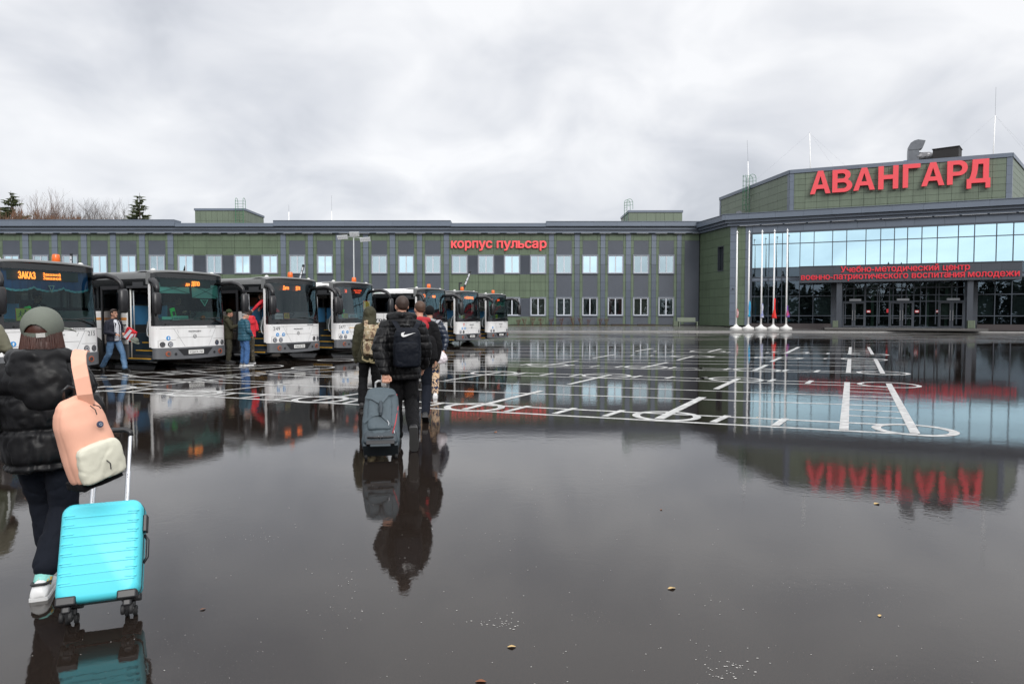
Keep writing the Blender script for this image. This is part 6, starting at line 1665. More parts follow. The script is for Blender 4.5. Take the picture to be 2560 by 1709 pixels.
def person(label, loc, rz, H, J=None, voxel=.011, hd=0.0, hp=0.0, group=None, hair='short', hairm=None, hands_=((1, .5), (1, .5)), fem=False, hdir=None, hpn=None):
    """Skin body as one continuous surface with face, ears and five fingered hands; clothes are added by the caller."""
    j = dict(BASE); j.update(J or {}); k = H / 1.75
    j = {a: V(b) * k for a, b in j.items()}
    t = thing('person', label, 'person', loc, rz, group)
    mb = MB(); hc = j['hea']; q = Euler((hp, 0, hd)).to_matrix().to_4x4()
    o = mb.M; mb.M = Matrix.Translation(hc) @ q
    mb.ell((0, -.012, .02), (.074, .094, .098), 18, 12); mb.ell((0, .025, -.045), (.056, .066, .075), 16, 10); mb.ell((0, .078, -.09), (.03, .024, .022), 10, 8)
    mb.ell((0, .094, -.012), (.013, .02, .03), 8, 8); mb.ell((0, .108, -.03), (.016, .014, .012), 8, 8); mb.ell((0, .092, -.062), (.024, .012, .008), 8, 6)
    mb.ell((0, .078, .028), (.058, .018, .012), 10, 6)
    for s_ in (-1, 1):
        mb.ell((s_ * .076, -.005, -.012), (.011, .02, .033), 8, 8); mb.ell((s_ * .046, .06, -.022), (.022, .025, .024), 8, 8)
    mb.M = o
    limb(mb, [hc + V((0, -.02, -.06)) * k, j['nec'], j['che'] + V((0, 0, .12))], [.054, .058, .08])
    limb(mb, [j['pel'], j['che']], [.11, .12], flat=.8)
    for s_ in 'LR':
        limb(mb, [j['che'] + V((0, 0, .12)), j['sh' + s_], j['el' + s_], j['wr' + s_]], [.07, .05, .036, .024])
        limb(mb, [j['pel'], j['hi' + s_], j['kn' + s_], j['an' + s_]], [.09, .08, .05, .036])
        i = 'LR'.index(s_)
        if hands_[i]:
            d = (j['wr' + s_] - j['el' + s_]).normalized() if not (hdir and hdir[i]) else V(hdir[i])
            pn = (hpn[i] if hpn and hpn[i] else ((1 if s_ == 'L' else -1), .1, 0))
            hands(mb, j['wr' + s_] + d * .01, d, pn, (0, 1, .2), hands_[i][1], 1.0 * k)
    me = remesh(mb, voxel, 'body', None, 1); b = obj('body', me, SKIN, t, smooth=True)
    # eyes and brows
    for s_ in (-1, 1):
        e = MB(); e.M = Matrix.Translation(hc) @ q; e.ell((s_ * .031, .077, .004), (.012, .010, .0075), 10, 8); e.build('eye', mat('eye', (.25, .22, .2), .2), t, smooth=True)
        e = MB(); e.M = Matrix.Translation(hc) @ q; e.tube([(s_ * .014, .096, .03), (s_ * .034, .092, .034), (s_ * .052, .078, .028)], [.004, .005, .003], 6); e.build('eyebrow', HAIRD, t)
    e = MB(); e.M = Matrix.Translation(hc) @ q; e.tube([(-.022, .098, -.066), (0, .105, -.064), (.022, .098, -.066)], .0035, 6); e.build('lips', mat('lips', (.38, .13, .1), .5), t, smooth=True)
    if hair:
        h = MB(); h.M = Matrix.Translation(hc) @ q
        if hair == 'short':
            h.ell((0, -.018, .035), (.082, .098, .092), 18, 12); h.ell((0, -.05, .01), (.070, .06, .07), 14, 10)
        elif hair == 'side':
            h.ell((0, -.018, .045), (.084, .098, .092), 18, 12); h.ell((0, -.055, -.01), (.073, .058, .07), 14, 10); h.ell((.02, .05, .10), (.06, .045, .03), 12, 8)
        elif hair == 'bob':
            h.ell((0, -.03, .02), (.090, .100, .11), 18, 12); h.ell((0, -.05, -.09), (.098, .08, .10), 18, 12)
            h.ell((.055, .0, -.10), (.05, .07, .09)); h.ell((-.055, .0, -.10), (.05, .07, .09))
        me = remesh(h, .008, 'hair', lambda c: .0016 * noise.noise(V((c.x * 80, c.y * 80, c.z * 5))), 2)
        if hair != 'bob':
            inv = (Matrix.Translation(hc) @ q).inverted()
            # pull the hair back behind the hairline
            for v in me.vertices:
                c = inv @ v.co
                if c.y > .045 and c.z < .06: v.co = (Matrix.Translation(hc) @ q) @ V((c.x * .8, min(c.y, .05) - .02, c.z))
        obj('hair', me, hairm or HAIRD, t, smooth=True)
    return t, j
def torso_rings(mb, rows_, n=28):
    """rows: (center, rx, ry[, yaw])"""
    rr = []
    for r_ in rows_:
        c, rx, ry = V(r_[0]), r_[1], r_[2]; yaw = r_[3] if len(r_) > 3 else 0; pts = []
        for i in range(n):
            a = 2 * PI * i / n; x = math.copysign(abs(math.cos(a)) ** .85, math.cos(a)) * rx; y = math.copysign(abs(math.sin(a)) ** .85, math.sin(a)) * ry
            pts.append((c.x + x * math.cos(yaw) - y * math.sin(yaw), c.y + x * math.sin(yaw) + y * math.cos(yaw), c.z))
        rr.append(pts)
    mb.rings(rr)
def jacket(t, j, k, m, hem=.80, rx=.19, ry=.135, arm=(.07, .058, .045), voxel=.012, disp=None, hood=None, collar=True, shw=1.0, name='jacket', cuff=.97, arms='LR', open_=False, hemx=None, neck=.075):
    mb = MB(); P, Cc, Nn = j['pel'], j['che'], j['nec']
    hx = hemx or rx * 1.0
    base = P + (P - Cc) * ((P.z - hem * k) / max(.01, (Cc.z - P.z)))
    rows_ = [(base, hx * k, ry * .98 * k), (base.lerp(P, .5), hx * 1.02 * k, ry * 1.02 * k), (P.lerp(Cc, .35), rx * .97 * k, ry * k), (P.lerp(Cc, .8), rx * k, ry * k), (Cc + V((0, 0, .07)), rx * 1.03 * k, ry * 1.02 * k),
             (Cc + V((0, 0, .13)), rx * .92 * shw * k, ry * .92 * k), (j['sh' + 'L'].lerp(j['shR'], .5) + V((0, 0, .015)), rx * .66 * shw * k, ry * .72 * k), (Nn + V((0, 0, .0)), neck * 1.15 * k, neck * 1.15 * k)]
    if collar: rows_.append((Nn + V((0, 0, .045)), neck * 1.1 * k, neck * 1.15 * k))
    torso_rings(mb, rows_)
    for s_ in arms:
        sh, el, wr = j['sh' + s_], j['el' + s_], j['wr' + s_]; we = el.lerp(wr, cuff)
        limb(mb, [Nn.lerp(sh, .45) + V((0, 0, -.03)), sh + V((0, 0, -.03)), sh.lerp(el, .5), el, el.lerp(wr, .5), we], [arm[0] * 1.05 * k, arm[0] * 1.06 * k, arm[0] * .98 * k, arm[1] * k, arm[1] * .95 * k, arm[2] * k])
    if hood == 'down':
        c = Nn + V((0, -.07, .01)); mb.ell(c, (.155 * k, .10 * k, .10 * k)); mb.ell(c + V((0, -.03, -.08)), (.15 * k, .075 * k, .12 * k))
        limb(mb, [Nn + V((-.12, .05, .03)), Nn + V((-.135, -.03, .06)), Nn + V((0, -.13, .075)), Nn + V((.135, -.03, .06)), Nn + V((.12, .05, .03))], [.04, .05, .052, .05, .04])
    if hood == 'up':
        h = j['hea']; mb.ell(h + V((0, -.025, .025)), (.115 * k, .13 * k, .135 * k), 18, 12); limb(mb, [h + V((0, -.03, -.03)), Nn + V((0, -.02, 0))], [.115 * k, .12 * k])
    me = remesh(mb, voxel, name, disp or wrinkle(), 3); return obj(name, me, m, t, smooth=True)
def trousers(t, j, k, m, rad=(.098, .078, .066), voxel=.012, disp=None, low=.97, name='trousers'):
    mb = MB(); mb.ell(j['pel'] + V((0, 0, -.02)), (.165 * k, .115 * k, .12 * k))
    for s_ in 'LR':
        hi, kn, an = j['hi' + s_], j['kn' + s_], j['an' + s_]; e = kn.lerp(an, low)
        limb(mb, [hi + V((0, 0, .02)), hi.lerp(kn, .5), kn, kn.lerp(e, .5), e], [rad[0] * k, rad[0] * .92 * k, rad[1] * k, rad[1] * .95 * k, rad[2] * k])
    me = remesh(mb, voxel, name, disp or wrinkle(.007, 8), 2); return obj(name, me, m, t, smooth=True)
def shoe(t, an, yaw=0.0, pitch=0.0, m=None, s=1.0, sole=None, name='shoe'):
    o = Matrix.Translation(an) @ Matrix.Rotation(yaw, 4, 'Z') @ Matrix.Rotation(pitch, 4, 'X') @ Matrix.Scale(s, 4)
    prof = [(-.085, .03, .04), (-.08, .04, .075), (-.04, .043, .10), (0, .043, .105), (.05, .043, .085), (.11, .048, .065), (.16, .047, .055), (.195, .038, .045), (.21, .02, .03)]
    mb = MB(); mb.M = o
    rr = [[(w * math.cos(a), y, -.085 + .018 + (h - .018) * max(0, math.sin(a)) ** .7 if math.sin(a) > 0 else -.085 + .018) for a in [2 * PI * i / 16 for i in range(16)]] for y, w, h in prof]
    mb.rings(rr); so = mb.build(name, m or SHOEB, t, smooth=True)
    mb = MB(); mb.M = o; mb.rings([[(w * 1.06 * math.cos(a), y * 1.02, -.085 + (.024 if i_ else 0)) for a in [0]] for i_, (y, w, h) in enumerate(prof)]) if False else None
    pl = [(w * 1.05, y * 1.02) for y, w, h in prof] + [(-w * 1.05, y * 1.02) for y, w, h in reversed(prof)]
    mb = MB(); mb.M = o; n = len(pl); mb._add([(x, y, z) for z in (-.088, -.062) for x, y in pl], [tuple(range(n - 1, -1, -1)), tuple(range(n, 2 * n))] + [(i, (i + 1) % n, (i + 1) % n + n, i + n) for i in range(n)])
    mb.build('sole', sole or m or SHOEB, so)
    return so
def gp(px, py): q = gnd(px, py); return (q.x, q.y, 0)

# ---- backpack builder: x across, y depth (outer side towards -y), z up
def rbox(w, d, h, n=26, sq=4.0, rows_=None, lean=0):
    mb = MB(); rr = []
    for f, s_ in rows_ or ((0, .55), (.02, .85), (.08, .98), (.3, 1.04), (.6, 1.0), (.82, .9), (.93, .72), (.985, .45), (1.0, .2)):
        pts = []
        for i in range(n):
            a = 2 * PI * i / n; c, s2 = math.cos(a), math.sin(a)
            pts.append((math.copysign(abs(c) ** (2 / sq), c) * w / 2 * (s_ ** .5), math.copysign(abs(s2) ** (2 / sq), s2) * d / 2 * s_ + lean * f, f * h))
        rr.append(pts)
    mb.rings(rr); return mb
def backpack(label, loc, rot, w, h, d, m, name='backpack', disp=None, cat='backpack', sq=4.0):
    t = thing(name, label, cat, loc); t.rotation_euler = rot
    mb = rbox(w, d, h, sq=sq); me = remesh(mb, .010, 'bag_body', disp or wrinkle(.005, 10), 2); obj('bag_body', me, m, t, smooth=True)
    return t
def strap(t, pts, w, m, name='strap', th=.006, nrm=(0, 0, 1)):
    mb = MB(); P = [V(p) for p in pts]; vs = []
    for i, p in enumerate(P):
        d = (P[min(i + 1, len(P) - 1)] - P[max(i - 1, 0)]).normalized(); n = V(nrm[i] if isinstance(nrm[0], (tuple, list)) else nrm); s_ = d.cross(n).normalized() * w / 2; n2 = s_.cross(d).normalized() * th
        vs += [p - s_, p + s_, p + s_ + n2, p - s_ + n2]
    fs = [(4 * i + a, 4 * i + b, 4 * i + 4 + b, 4 * i + 4 + a) for i in range(len(P) - 1) for a, b in ((0, 1), (1, 2), (2, 3), (3, 0))]
    mb._add(vs, fs + [(0, 1, 2, 3), tuple(len(vs) - 4 + i for i in (3, 2, 1, 0))]); return mb.build(name, m, t, smooth=False)

# ================= woman with cap, front left
wl = gp(122, 1497)
rzW = R(20); f_ = V((-math.sin(rzW), math.cos(rzW))); r_ = V((math.cos(rzW), math.sin(rzW)))
JW = dict(anR=(.02, -.20, .09), knR=(.09, .05, .47), anL=(-.03, .24, .09), knL=(-.07, .20, .50), elL=(-.27, -.03, 1.12), wrL=(-.33, .10, .93), shL=(-.17, -.01, 1.355), shR=(.17, -.01, 1.355), elR=(.262, -.07, 1.12), wrR=(.24, -.16, .93), hea=(0, .045, 1.60), nec=(0, 0, 1.43))
kW = 1.63 / 1.75
wx, wy = wl[0] - (r_.x * .075 + f_.x * -.28) * kW, wl[1] - (r_.y * .075 + f_.y * -.28) * kW
woman, jw = person('woman in grey green cap and black puffer jacket walking away, at the front left', (wx, wy, 0), rzW, 1.63, JW, .008, hd=0, hp=-.05, hair='bob', hairm=HAIRR, hands_=((1, .6), (1, .9)))
jacket(woman, jw, kW, PUFF, hem=.76, rx=.222, ry=.18, arm=(.096, .088, .066), voxel=.010, disp=quilt(.20, .74, .015, .010, .013), hood=None, shw=.92, name='puffer_jacket', hemx=.215)
mb = MB(); Nn = jw['nec']
mb.ell(Nn + V((0, -.10, -.05)), (.155, .08, .11), 20, 12); mb.ell(Nn + V((.03, -.14, -.13)), (.16, .06, .12), 18, 10); mb.ell(Nn + V((.05, -.155, -.19)), (.11, .05, .10), 16, 10)
limb(mb, [Nn + V((-.11, .08, -.0)), Nn + V((-.13, -.01, .015)), Nn + V((-.08, -.11, .025)), Nn + V((.01, -.135, .03)), Nn + V((.09, -.09, .03)), Nn + V((.13, .0, .015)), Nn + V((.11, .09, 0))], [.045, .052, .05, .045, .05, .052, .045])
me = remesh(mb, .011, 'hood', lambda c: .010 * noise.noise(c * 9) + .006 * noise.noise(c * 22), 2); obj('hood', me, PUFF, woman, smooth=True)
trousers(woman, jw, kW, DNAVY, (.105, .085, .078), .011, low=.80)
for s_, yaw, pt in (('R', .05, .0), ('L', .0, .0)):
    sh = shoe(woman, jw['an' + s_], yaw, pt, SHOEW, 1.06, mat('white rubber sole', (.6, .6, .6), .5), 'sneaker')
    m_ = MB(); c = jw['an' + s_]; m_.M = Matrix.Translation(c) @ Matrix.Rotation(yaw, 4, 'Z')
    m_.tube([(-.040, .0, -.005), (-.036, -.045, .0), (-.024, -.072, .004), (0, -.080, .008), (.024, -.072, .004), (.036, -.045, .0), (.040, .0, -.005)], .011, 8, flat=.7); m_.build('heel_trim', SHOEB, sh, smooth=True)
    m_ = MB(); limb(m_, [jw['kn' + s_].lerp(c, .74), c + V((0, 0, -.02))], [.047, .045]); m_.build('sock', camo('fruit pattern sock', ((.22, .55, .5), (.25, .6, .55), (.3, .62, .56), (.7, .45, .08)), 22), woman, smooth=True)
rnd = random.Random(4); mb = MB(); hq = jw['hea']
for i in range(620):       # loose strands over the bob
    a = R(rnd.uniform(150, 390)); r0 = rnd.uniform(.97, 1.06); e_ = rnd.uniform(-.19, -.145); sw = rnd.gauss(0, .006); pts = []
    for q in range(7):
        f = q / 6; z = .05 + (e_ - .05) * f; rr = (.087 + .020 * min(1, f * 1.2)) * r0
        pts.append(hq + V((1.03 * math.cos(a) * rr * .98 + sw * f, math.sin(a) * rr * .98 - .020 - .016 * f, z)))
    mb.tube(pts, [.0021, .0021, .0021, .002, .0018, .0014, .0007], 4)
mb.build('hair_strand_layer', HAIRR, woman, smooth=True, fix=False)
# cap: dome with an arched opening at the back, strap, button and brim
hc = jw['hea'] + V((0, -.012, .028)); Mc = Matrix.Translation(hc) @ Matrix.Rotation(R(-6), 4, 'Z') @ Matrix.Rotation(R(9), 4, 'X')
mb = MB(); mb.M = Mc; NU, NV = 200, 70; vs = []; fs = []
def cappt(u, v):
    a = 2 * PI * u; el = PI / 2 * (1 - v) - .32 * v
    bul = 1 + .012 * abs(math.sin(3 * a)) 
    return ((.101 * math.cos(el) * math.cos(a)) * bul, (.118 * math.cos(el) * math.sin(a)) * bul, .112 * math.sin(el) + .012)
for jv in range(NV + 1):
    for iu in range(NU): vs.append(cappt(iu / NU, jv / NV))
for jv in range(NV):
    for iu in range(NU):
        a = 2 * PI * (iu + .5) / NU; back = math.atan2(math.sin(a + PI / 2), math.cos(a + PI / 2))   # 0 at the back (-y)
        if (jv + .5) / NV > .68 + .22 * (abs(back) / .62) ** 2 * 1.0 and abs(back) < .62 and (jv + .5) / NV < 1.1: continue
        fs.append((jv * NU + iu, (jv + 1) * NU + iu, (jv + 1) * NU + (iu + 1) % NU, jv * NU + (iu + 1) % NU))
mb._add(vs, fs); cap_o = mb.build('baseball_cap', CAPG, woman, smooth=True, fix=False); sm = cap_o.modifiers.new('thick', 'SOLIDIFY'); sm.thickness = .004; sm.offset = 1
mb = MB(); mb.M = Mc; st = []
for i in range(17):
    b_ = -.70 + 1.4 * i / 16; a = -PI / 2 + b_; el = -.30; st.append([(r1 * math.cos(el) * math.cos(a), r1 * 1.15 * math.cos(el) * math.sin(a), .112 * math.sin(el) + .012 + dz) for r1, dz in ((.103, -.012), (.107, -.012), (.107, .014), (.103, .014))])
mb.rings(st); mb.build('cap_strap', CAPG, cap_o, smooth=False)
mb = MB(); mb.M = Mc; a = -PI / 2 + .30; el = -.30; c = V((.109 * math.cos(el) * math.cos(a), .126 * math.cos(el) * math.sin(a), .112 * math.sin(el) + .013)); mb.M = Mc @ Matrix.Translation(c) @ Matrix.Rotation(.30, 4, 'Z'); mb.box(-.022, .022, -.004, .004, -.012, .012); mb.build('cap_buckle', mat('pale metal buckle', (.6, .6, .58), .3, metal=.6), cap_o)
mb = MB(); mb.M = Mc; mb.ell((0, 0, .125), (.009, .009, .006)); mb.build('cap_button', CAPG, cap_o)
mb = MB(); mb.M = Mc; bv = []
for i in range(15):
    a = R(25 + 130 * i / 14)
    for rr_, dz in ((.102, -.02), (.13, -.028), (.152, -.045)): bv.append((rr_ * math.cos(a) * .98, .05 + rr_ * math.sin(a) * 1.02 if rr_ > .12 else .128 * math.sin(a), dz))
mb._add(bv, [(3 * i + q, 3 * i + 3 + q, 3 * i + 4 + q, 3 * i + 1 + q) for i in range(14) for q in (0, 1)]); bo = mb.build('cap_brim', CAPG, cap_o, smooth=True, fix=False); sm = bo.modifiers.new('thick', 'SOLIDIFY'); sm.thickness = .005
# peach backpack hanging from her right shoulder
PEACH = mat('peach canvas', (.74, .40, .29), .8, bump=.0008, bscale=180, var=.3, vscale=6, col2=(.64, .31, .21)); CREAM = mat('cream canvas', (.58, .57, .47), .75, bump=.001, bscale=180)
bpp = at(243, 1196, 3.42)
bpk = thing('backpack', 'peach backpack with a cream pocket hanging from the shoulder of the woman in the cap', 'backpack', (bpp.x, bpp.y, bpp.z)); lv = V((bpp.x, bpp.y, 0)).normalized() * -1; bpk.rotation_euler = (Matrix.Rotation(R(14), 3, lv) @ Matrix.Rotation(R(62), 3, 'Z') @ Matrix.Rotation(R(6), 3, 'X')).to_euler()
mb = rbox(.235, .16, .43, 34, 3.2, ((0, .5), (.015, .82), (.06, .96), (.25, 1.05), (.5, 1.03), (.7, .93), (.84, .76), (.93, .54), (.98, .32), (1.0, .12)), lean=.03)
me = remesh(mb, .008, 'bag_body', lambda c: .006 * noise.noise(c * 8) + .004 * noise.noise(V((c.x * 20, c.y * 20, c.z * 9))) - .004 * math.exp(-((c.y + .02 - c.z * .06) / .006) ** 2) - .003 * math.exp(-((c.y - .035 - c.z * .06) / .005) ** 2), 2); obj('bag_body', me, PEACH, bpk, smooth=True)
mb = rbox(.225, .07, .19, 26, 3.2); mb.v = [(x, y - .075, z + .012) for x, y, z in mb.v]
me = remesh(mb, .007, 'front_pocket', wrinkle(.004, 12), 2); obj('front_pocket', me, CREAM, bpk, smooth=True)
mb = MB(); mb.tube([(.0, -.121, .11), (.012, -.124, .09), (.008, -.124, .06)], .0028, 5); mb.build('zipper', BLACK, bpk)
mb = MB(); mb.tube([(.02, -.066, .385), (.032, -.078, .36), (.03, -.085, .335)], .0026, 5); mb.tube([(.035, -.064, .385), (.055, -.074, .37), (.06, -.08, .355)], .0026, 5); mb.build('zipper_pull', BLACK, bpk)
mb = MB(); mb.M = Matrix.Translation((.03, -.088, .285)) @ Matrix.Rotation(R(80), 4, 'X'); mb.lathe([(.016, 0), (.016, .005), (.013, .0055), (.013, .008)], 20); mb.build('badge', mat('dark blue badge', (.03, .045, .09), .5), bpk)
mb = MB(); mb.M = Matrix.Translation((.03, -.097, .2865)) @ Matrix.Rotation(R(80), 4, 'X')
for i in range(5): a = 2 * PI * i / 5; mb._add([(.008 * math.cos(a + q), .008 * math.sin(a + q), 0) if q else (.004 * math.cos(a), .004 * math.sin(a), 0) for q in (0, .5, -.5)], [(0, 1, 2)])
mb.build('badge_star', mat('badge star', (.5, .55, .6), .5), bpk, fix=False)
mb = MB(); mb.tube([(-.03, .05, .43), (-.035, .03, .475), (-.01, .02, .49), (.02, .03, .47), (.02, .05, .43)], .008, 8, flat=.6); mb.build('carry_loop', BLACK, bpk, smooth=True)
mb = MB(); mb.box(-.11, .11, -.05, .09, -.025, .02); me = remesh(mb, .008, 'bag_base', wrinkle(.006, 14), 3); obj('bag_base', me, BLKC, bpk, smooth=True)
# the strap runs from the bag top over the shoulder (given in world coordinates, then brought into the bag's frame)
bpy.context.view_layer.update(); inv = bpk.matrix_world.inverted()
sp_ = [at(221, 1020, 3.40), at(213, 985, 3.36), at(205, 945, 3.37), at(199, 915, 3.40), at(197, 893, 3.47), at(200, 880, 3.56), at(206, 878, 3.66)]
strap(bpk, [inv @ p for p in sp_], .068, PEACH, 'shoulder_strap', .008, [tuple((inv.to_3x3() @ V(n))) for n in ((.2, -1, .1), (.2, -1, .1), (.2, -1, .15), (.2, -1, .3), (.2, -.8, .7), (.2, -.4, 1), (.1, .1, 1))])
# turquoise suitcase
TURQ = mat('turquoise shell', (.09, .60, .70), .4, spec=.4, var=.1, vscale=4, col2=(.07, .52, .6))
c_ = gp(255, 1549)
su = thing('suitcase', 'turquoise ribbed hard shell cabin suitcase rolling on four wheels behind the woman', 'suitcase', c_); su.rotation_euler = (-R(26), 0, R(21))
sw_, sd_, sh_, z0 = .375, .215, .50, .085
mb = MB(); n = 40; rr = []
for y, ins in ((-sd_, .030), (-sd_ + .008, .012), (-sd_ + .03, .0), (-sd_ * .53, .0), (-sd_ * .47, .0), (-.03, .0), (-.008, .012), (0, .03)):
    pts = []; w, h, rad = sw_ - 2 * ins, sh_ - 2 * ins, .055
    for cx, cz, a0 in ((w / 2 - rad, h / 2 - rad, 0), (-w / 2 + rad, h / 2 - rad, 90), (-w / 2 + rad, -h / 2 + rad, 180), (w / 2 - rad, -h / 2 + rad, 270)):
        for i in range(10): a = R(a0 + 90 * i / 9); pts.append((cx + rad * math.cos(a), y + .03, cz + rad * math.sin(a) + z0 + sh_ / 2))
    rr.append(pts)
mb.rings(rr); shell = mb.build('shell', TURQ, su, smooth='auto')
mb = MB()
for i in range(8):     # raised ribs across the face, doubled near the sides
    z = z0 + .085 + i * .048; yb = -sd_ + .03
    mb.box(-sw_ / 2 + .02, sw_ / 2 - .02, yb - .0035, yb + .004, z, z + .0045)
    for s_ in (-1, 1):
        x0, x1 = sorted((s_ * (sw_ / 2 - .012), s_ * (sw_ / 2 - .065))); mb.box(x0, x1, yb - .0035, yb + .012, z + .012, z + .018)
mb.build('rib', TURQ, shell, bevel=.0015)
mb = MB(); rr = []
for y in (-sd_ * .53 + .03, -sd_ * .47 + .03):
    pts = []; rad = .057; w, h = sw_ + .005, sh_ + .005
    for cx, cz, a0 in ((w / 2 - rad, h / 2 - rad, 0), (-w / 2 + rad, h / 2 - rad, 90), (-w / 2 + rad, -h / 2 + rad, 180), (w / 2 - rad, -h / 2 + rad, 270)):
        for i in range(10): a = R(a0 + 90 * i / 9); pts.append((cx + rad * math.cos(a), y, cz + rad * math.sin(a) + z0 + sh_ / 2))
    rr.append(pts)
mb.rings(rr); mb.build('zipper', RUBBER, su, smooth='auto')
mb = MB(); mb.box(sw_ / 2 + .001, sw_ / 2 + .02, -.13, -.055, z0 + .33, z0 + .42); mb.build('combination_lock', BLACK, su, bevel=.004)
mb = MB(); mb.tube([(sw_ / 2 + .003, -.075, z0 + .17), (sw_ / 2 + .022, -.075, z0 + .2), (sw_ / 2 + .022, -.075, z0 + .29), (sw_ / 2 + .003, -.075, z0 + .32)], .008, 8); mb.build('side_handle', BLACK, su, smooth=True)
for x in (-.135, .135):
    for y in (-.15, -.012):
        mb = MB(); s_ = 1 if x > 0 else -1
        mb.box(x - .045, x + .045, y - .042 if y < -.1 else y - .03, y + .03 if y < -.1 else y + .042, z0 - .010, z0 + .035 if y < -.1 else z0 + .03); mb.box(x - .02, x + .02, y - .018, y + .018, z0 - .045, z0 - .009)
        h_ = mb.build('wheel_housing', BLACK, su, bevel=.008)
        for dx in (-.016, .016):
            MB().lathe([(.006, -.009), (.023, -.009), (.0265, -.005), (.0265, .005), (.023, .009), (.006, .009)], 18, (x + dx * 1.2, y + .012, z0 - .058), 'X').build('wheel', RUBBER, h_, smooth='auto')
        mb = MB(); mb.bar((x - .03, y + .012, z0 - .058), (x + .03, y + .012, z0 - .058), .008); mb.bar((x, y, z0 - .04), (x, y + .012, z0 - .058), .02); mb.build('axle', BLACK, h_)
ALU = mat('brushed aluminium tube', (.55, .56, .58), .3, metal=.85)
for x in (-.085, .085):
    mb = MB(); mb.tube([(x, .005, z0 + sh_ - .01), (x, .005, z0 + sh_ + .20)], .0135, 12, flat=.7); ho = mb.build('handle_tube', ALU, su, smooth='auto')
    mb = MB(); mb.tube([(x, .005, z0 + sh_ + .20), (x, .005, z0 + sh_ + .42)], .0105, 12, flat=.7); mb.build('inner_tube', ALU, ho, smooth='auto')
    mb = MB()
    for q in (.165, .18): mb.lathe([(.003, 0), (.003, .002)], 8, (x, -.0055, z0 + sh_ + q), 'Y')
    mb.build('rivet', BLACK, ho)
mb = MB(); mb.tube([(-.088, .005, z0 + sh_ + .41), (-.082, .005, z0 + sh_ + .435), (-.055, .005, z0 + sh_ + .45), (.055, .005, z0 + sh_ + .45), (.082, .005, z0 + sh_ + .435), (.088, .005, z0 + sh_ + .41)], .0155, 12); mb.build('grip', BLACK, su, smooth=True)

# ================= olive coat person cut by the left edge, with green bag
c_ = gnd(-48, 1102)
t, j = person('person in a light olive coat cut by the left picture edge', (c_.x, c_.y, 0), R(24), 1.78, dict(elR=(.28, .03, 1.16), wrR=(.26, .22, 1.10), anR=(.12, -.15, .12), knR=(.11, .06, .50), anL=(-.1, .2, .09)), .014, hands_=((1, .5), (1, .9)))
jacket(t, j, 1.78 / 1.75, OLIVEL, hem=.62, rx=.225, ry=.15, arm=(.085, .07, .055), voxel=.014, disp=wrinkle(.008, 6), name='coat', collar=True)
trousers(t, j, 1.02, mat('dark olive trousers', (.045, .045, .035), .85), voxel=.014)
for s_ in 'LR': shoe(t, j['an' + s_], 0, 0, SHOEB, 1.1, SHOEW)
c_ = at(8, 1062, 7.7)
bg = backpack('dark green carry bag with a pale strap at the left picture edge', (c_.x - .06, c_.y, c_.z), (0, R(-14), R(20)), .34, .52, .24, mat('dark green bag nylon', (.03, .045, .015), .45, bump=.006, bscale=14), 'carry_bag', cat='bag')
strap(bg, [(.13, -.12, .02), (.17, -.10, .2), (.16, -.06, .36), (.08, 0, .52)], .022, mat('pale grey strap', (.45, .47, .45), .6), 'strap', .004, (0, -1, 0))
# ================= man in navy jacket and jeans
c_ = gp(287, 927)
t, j = person('young man in navy jacket, white t-shirt and jeans striding past the second bus', c_, R(-112), 1.74, dict(anL=(-.09, .30, .09), knL=(-.09, .22, .50), anR=(.1, -.36, .14), knR=(.1, -.08, .50), elL=(-.25, -.02, 1.12), wrL=(-.12, .22, 1.08), elR=(.25, .0, 1.12), wrR=(.16, .27, 1.06)), .010, hd=R(4), hair='side', hands_=((1, .6), (1, .8)), hpn=((0, 0, -1), (0, 0, -1)))
jacket(t, j, 1.0, NAVYJ, hem=.84, rx=.205, ry=.135, arm=(.075, .062, .048), voxel=.012, disp=wrinkle(.008, 8), hood=None)
mb = MB(); torso_rings(mb, [((-.01, .03, .86), .1, .118), ((-.01, .035, 1.1), .1, .12), ((-.01, .035, 1.28), .09, .118), ((-.0, .03, 1.40), .07, .09), ((0, .02, 1.46), .06, .06)]); me = remesh(mb, .012, 't', wrinkle(.004, 10), 2); obj('t_shirt', me, TSH, t, smooth=True)
mb = MB(); 
for x in (-.095, .085): mb.tube([(x, .145, .86), (x, .15, 1.1), (x * .95, .145, 1.3), (x * .8, .09, 1.42)], .008, 6)
mb.build('jacket_zip', TSH, t)
trousers(t, j, 1.0, JEANS, (.1, .08, .07), .012, wrinkle(.011, 7))
shoe(t, j['anL'], 0, 0, SHOEB); shoe(t, j['anR'], 0, -.75, SHOEB)
bx_ = at(326, 836, 18.62)
pk = thing('gift_box', 'red and white box held in both hands by the man in the navy jacket', 'box', tuple(bx_)); pk.rotation_euler = (0, R(28), R(-20))
MB().box(-.15, .15, -.05, .05, -.15, .15).build('box_body', mat('red box card', (.6, .02, .03), .45), pk)
mb = MB(); mb._add([(x, -.052, z) for x, z in ((-.15, -.15), (-.05, -.15), (.06, .15), (-.03, .15))], [(0, 1, 2, 3)]); mb._add([(x, -.052, z) for x, z in ((.02, -.15), (.08, -.15), (.10, .0), (.15, .03), (.15, .1), (.06, .06))], [(0, 1, 2, 3), (0, 3, 4, 5)]); mb._add([(.152, y, z) for y, z in ((-.02, -.1), (.02, -.1), (.02, .1), (-.02, .1))], [(0, 1, 2, 3)]); mb.build('white_print', TSH, pk, fix=False)
cp = thing('hat', 'grey green cap held in the hand of the man in the navy jacket', 'hat', (bx_.x + .17, bx_.y - .08, bx_.z - .15)); cp.rotation_euler = (0, R(35), 0)
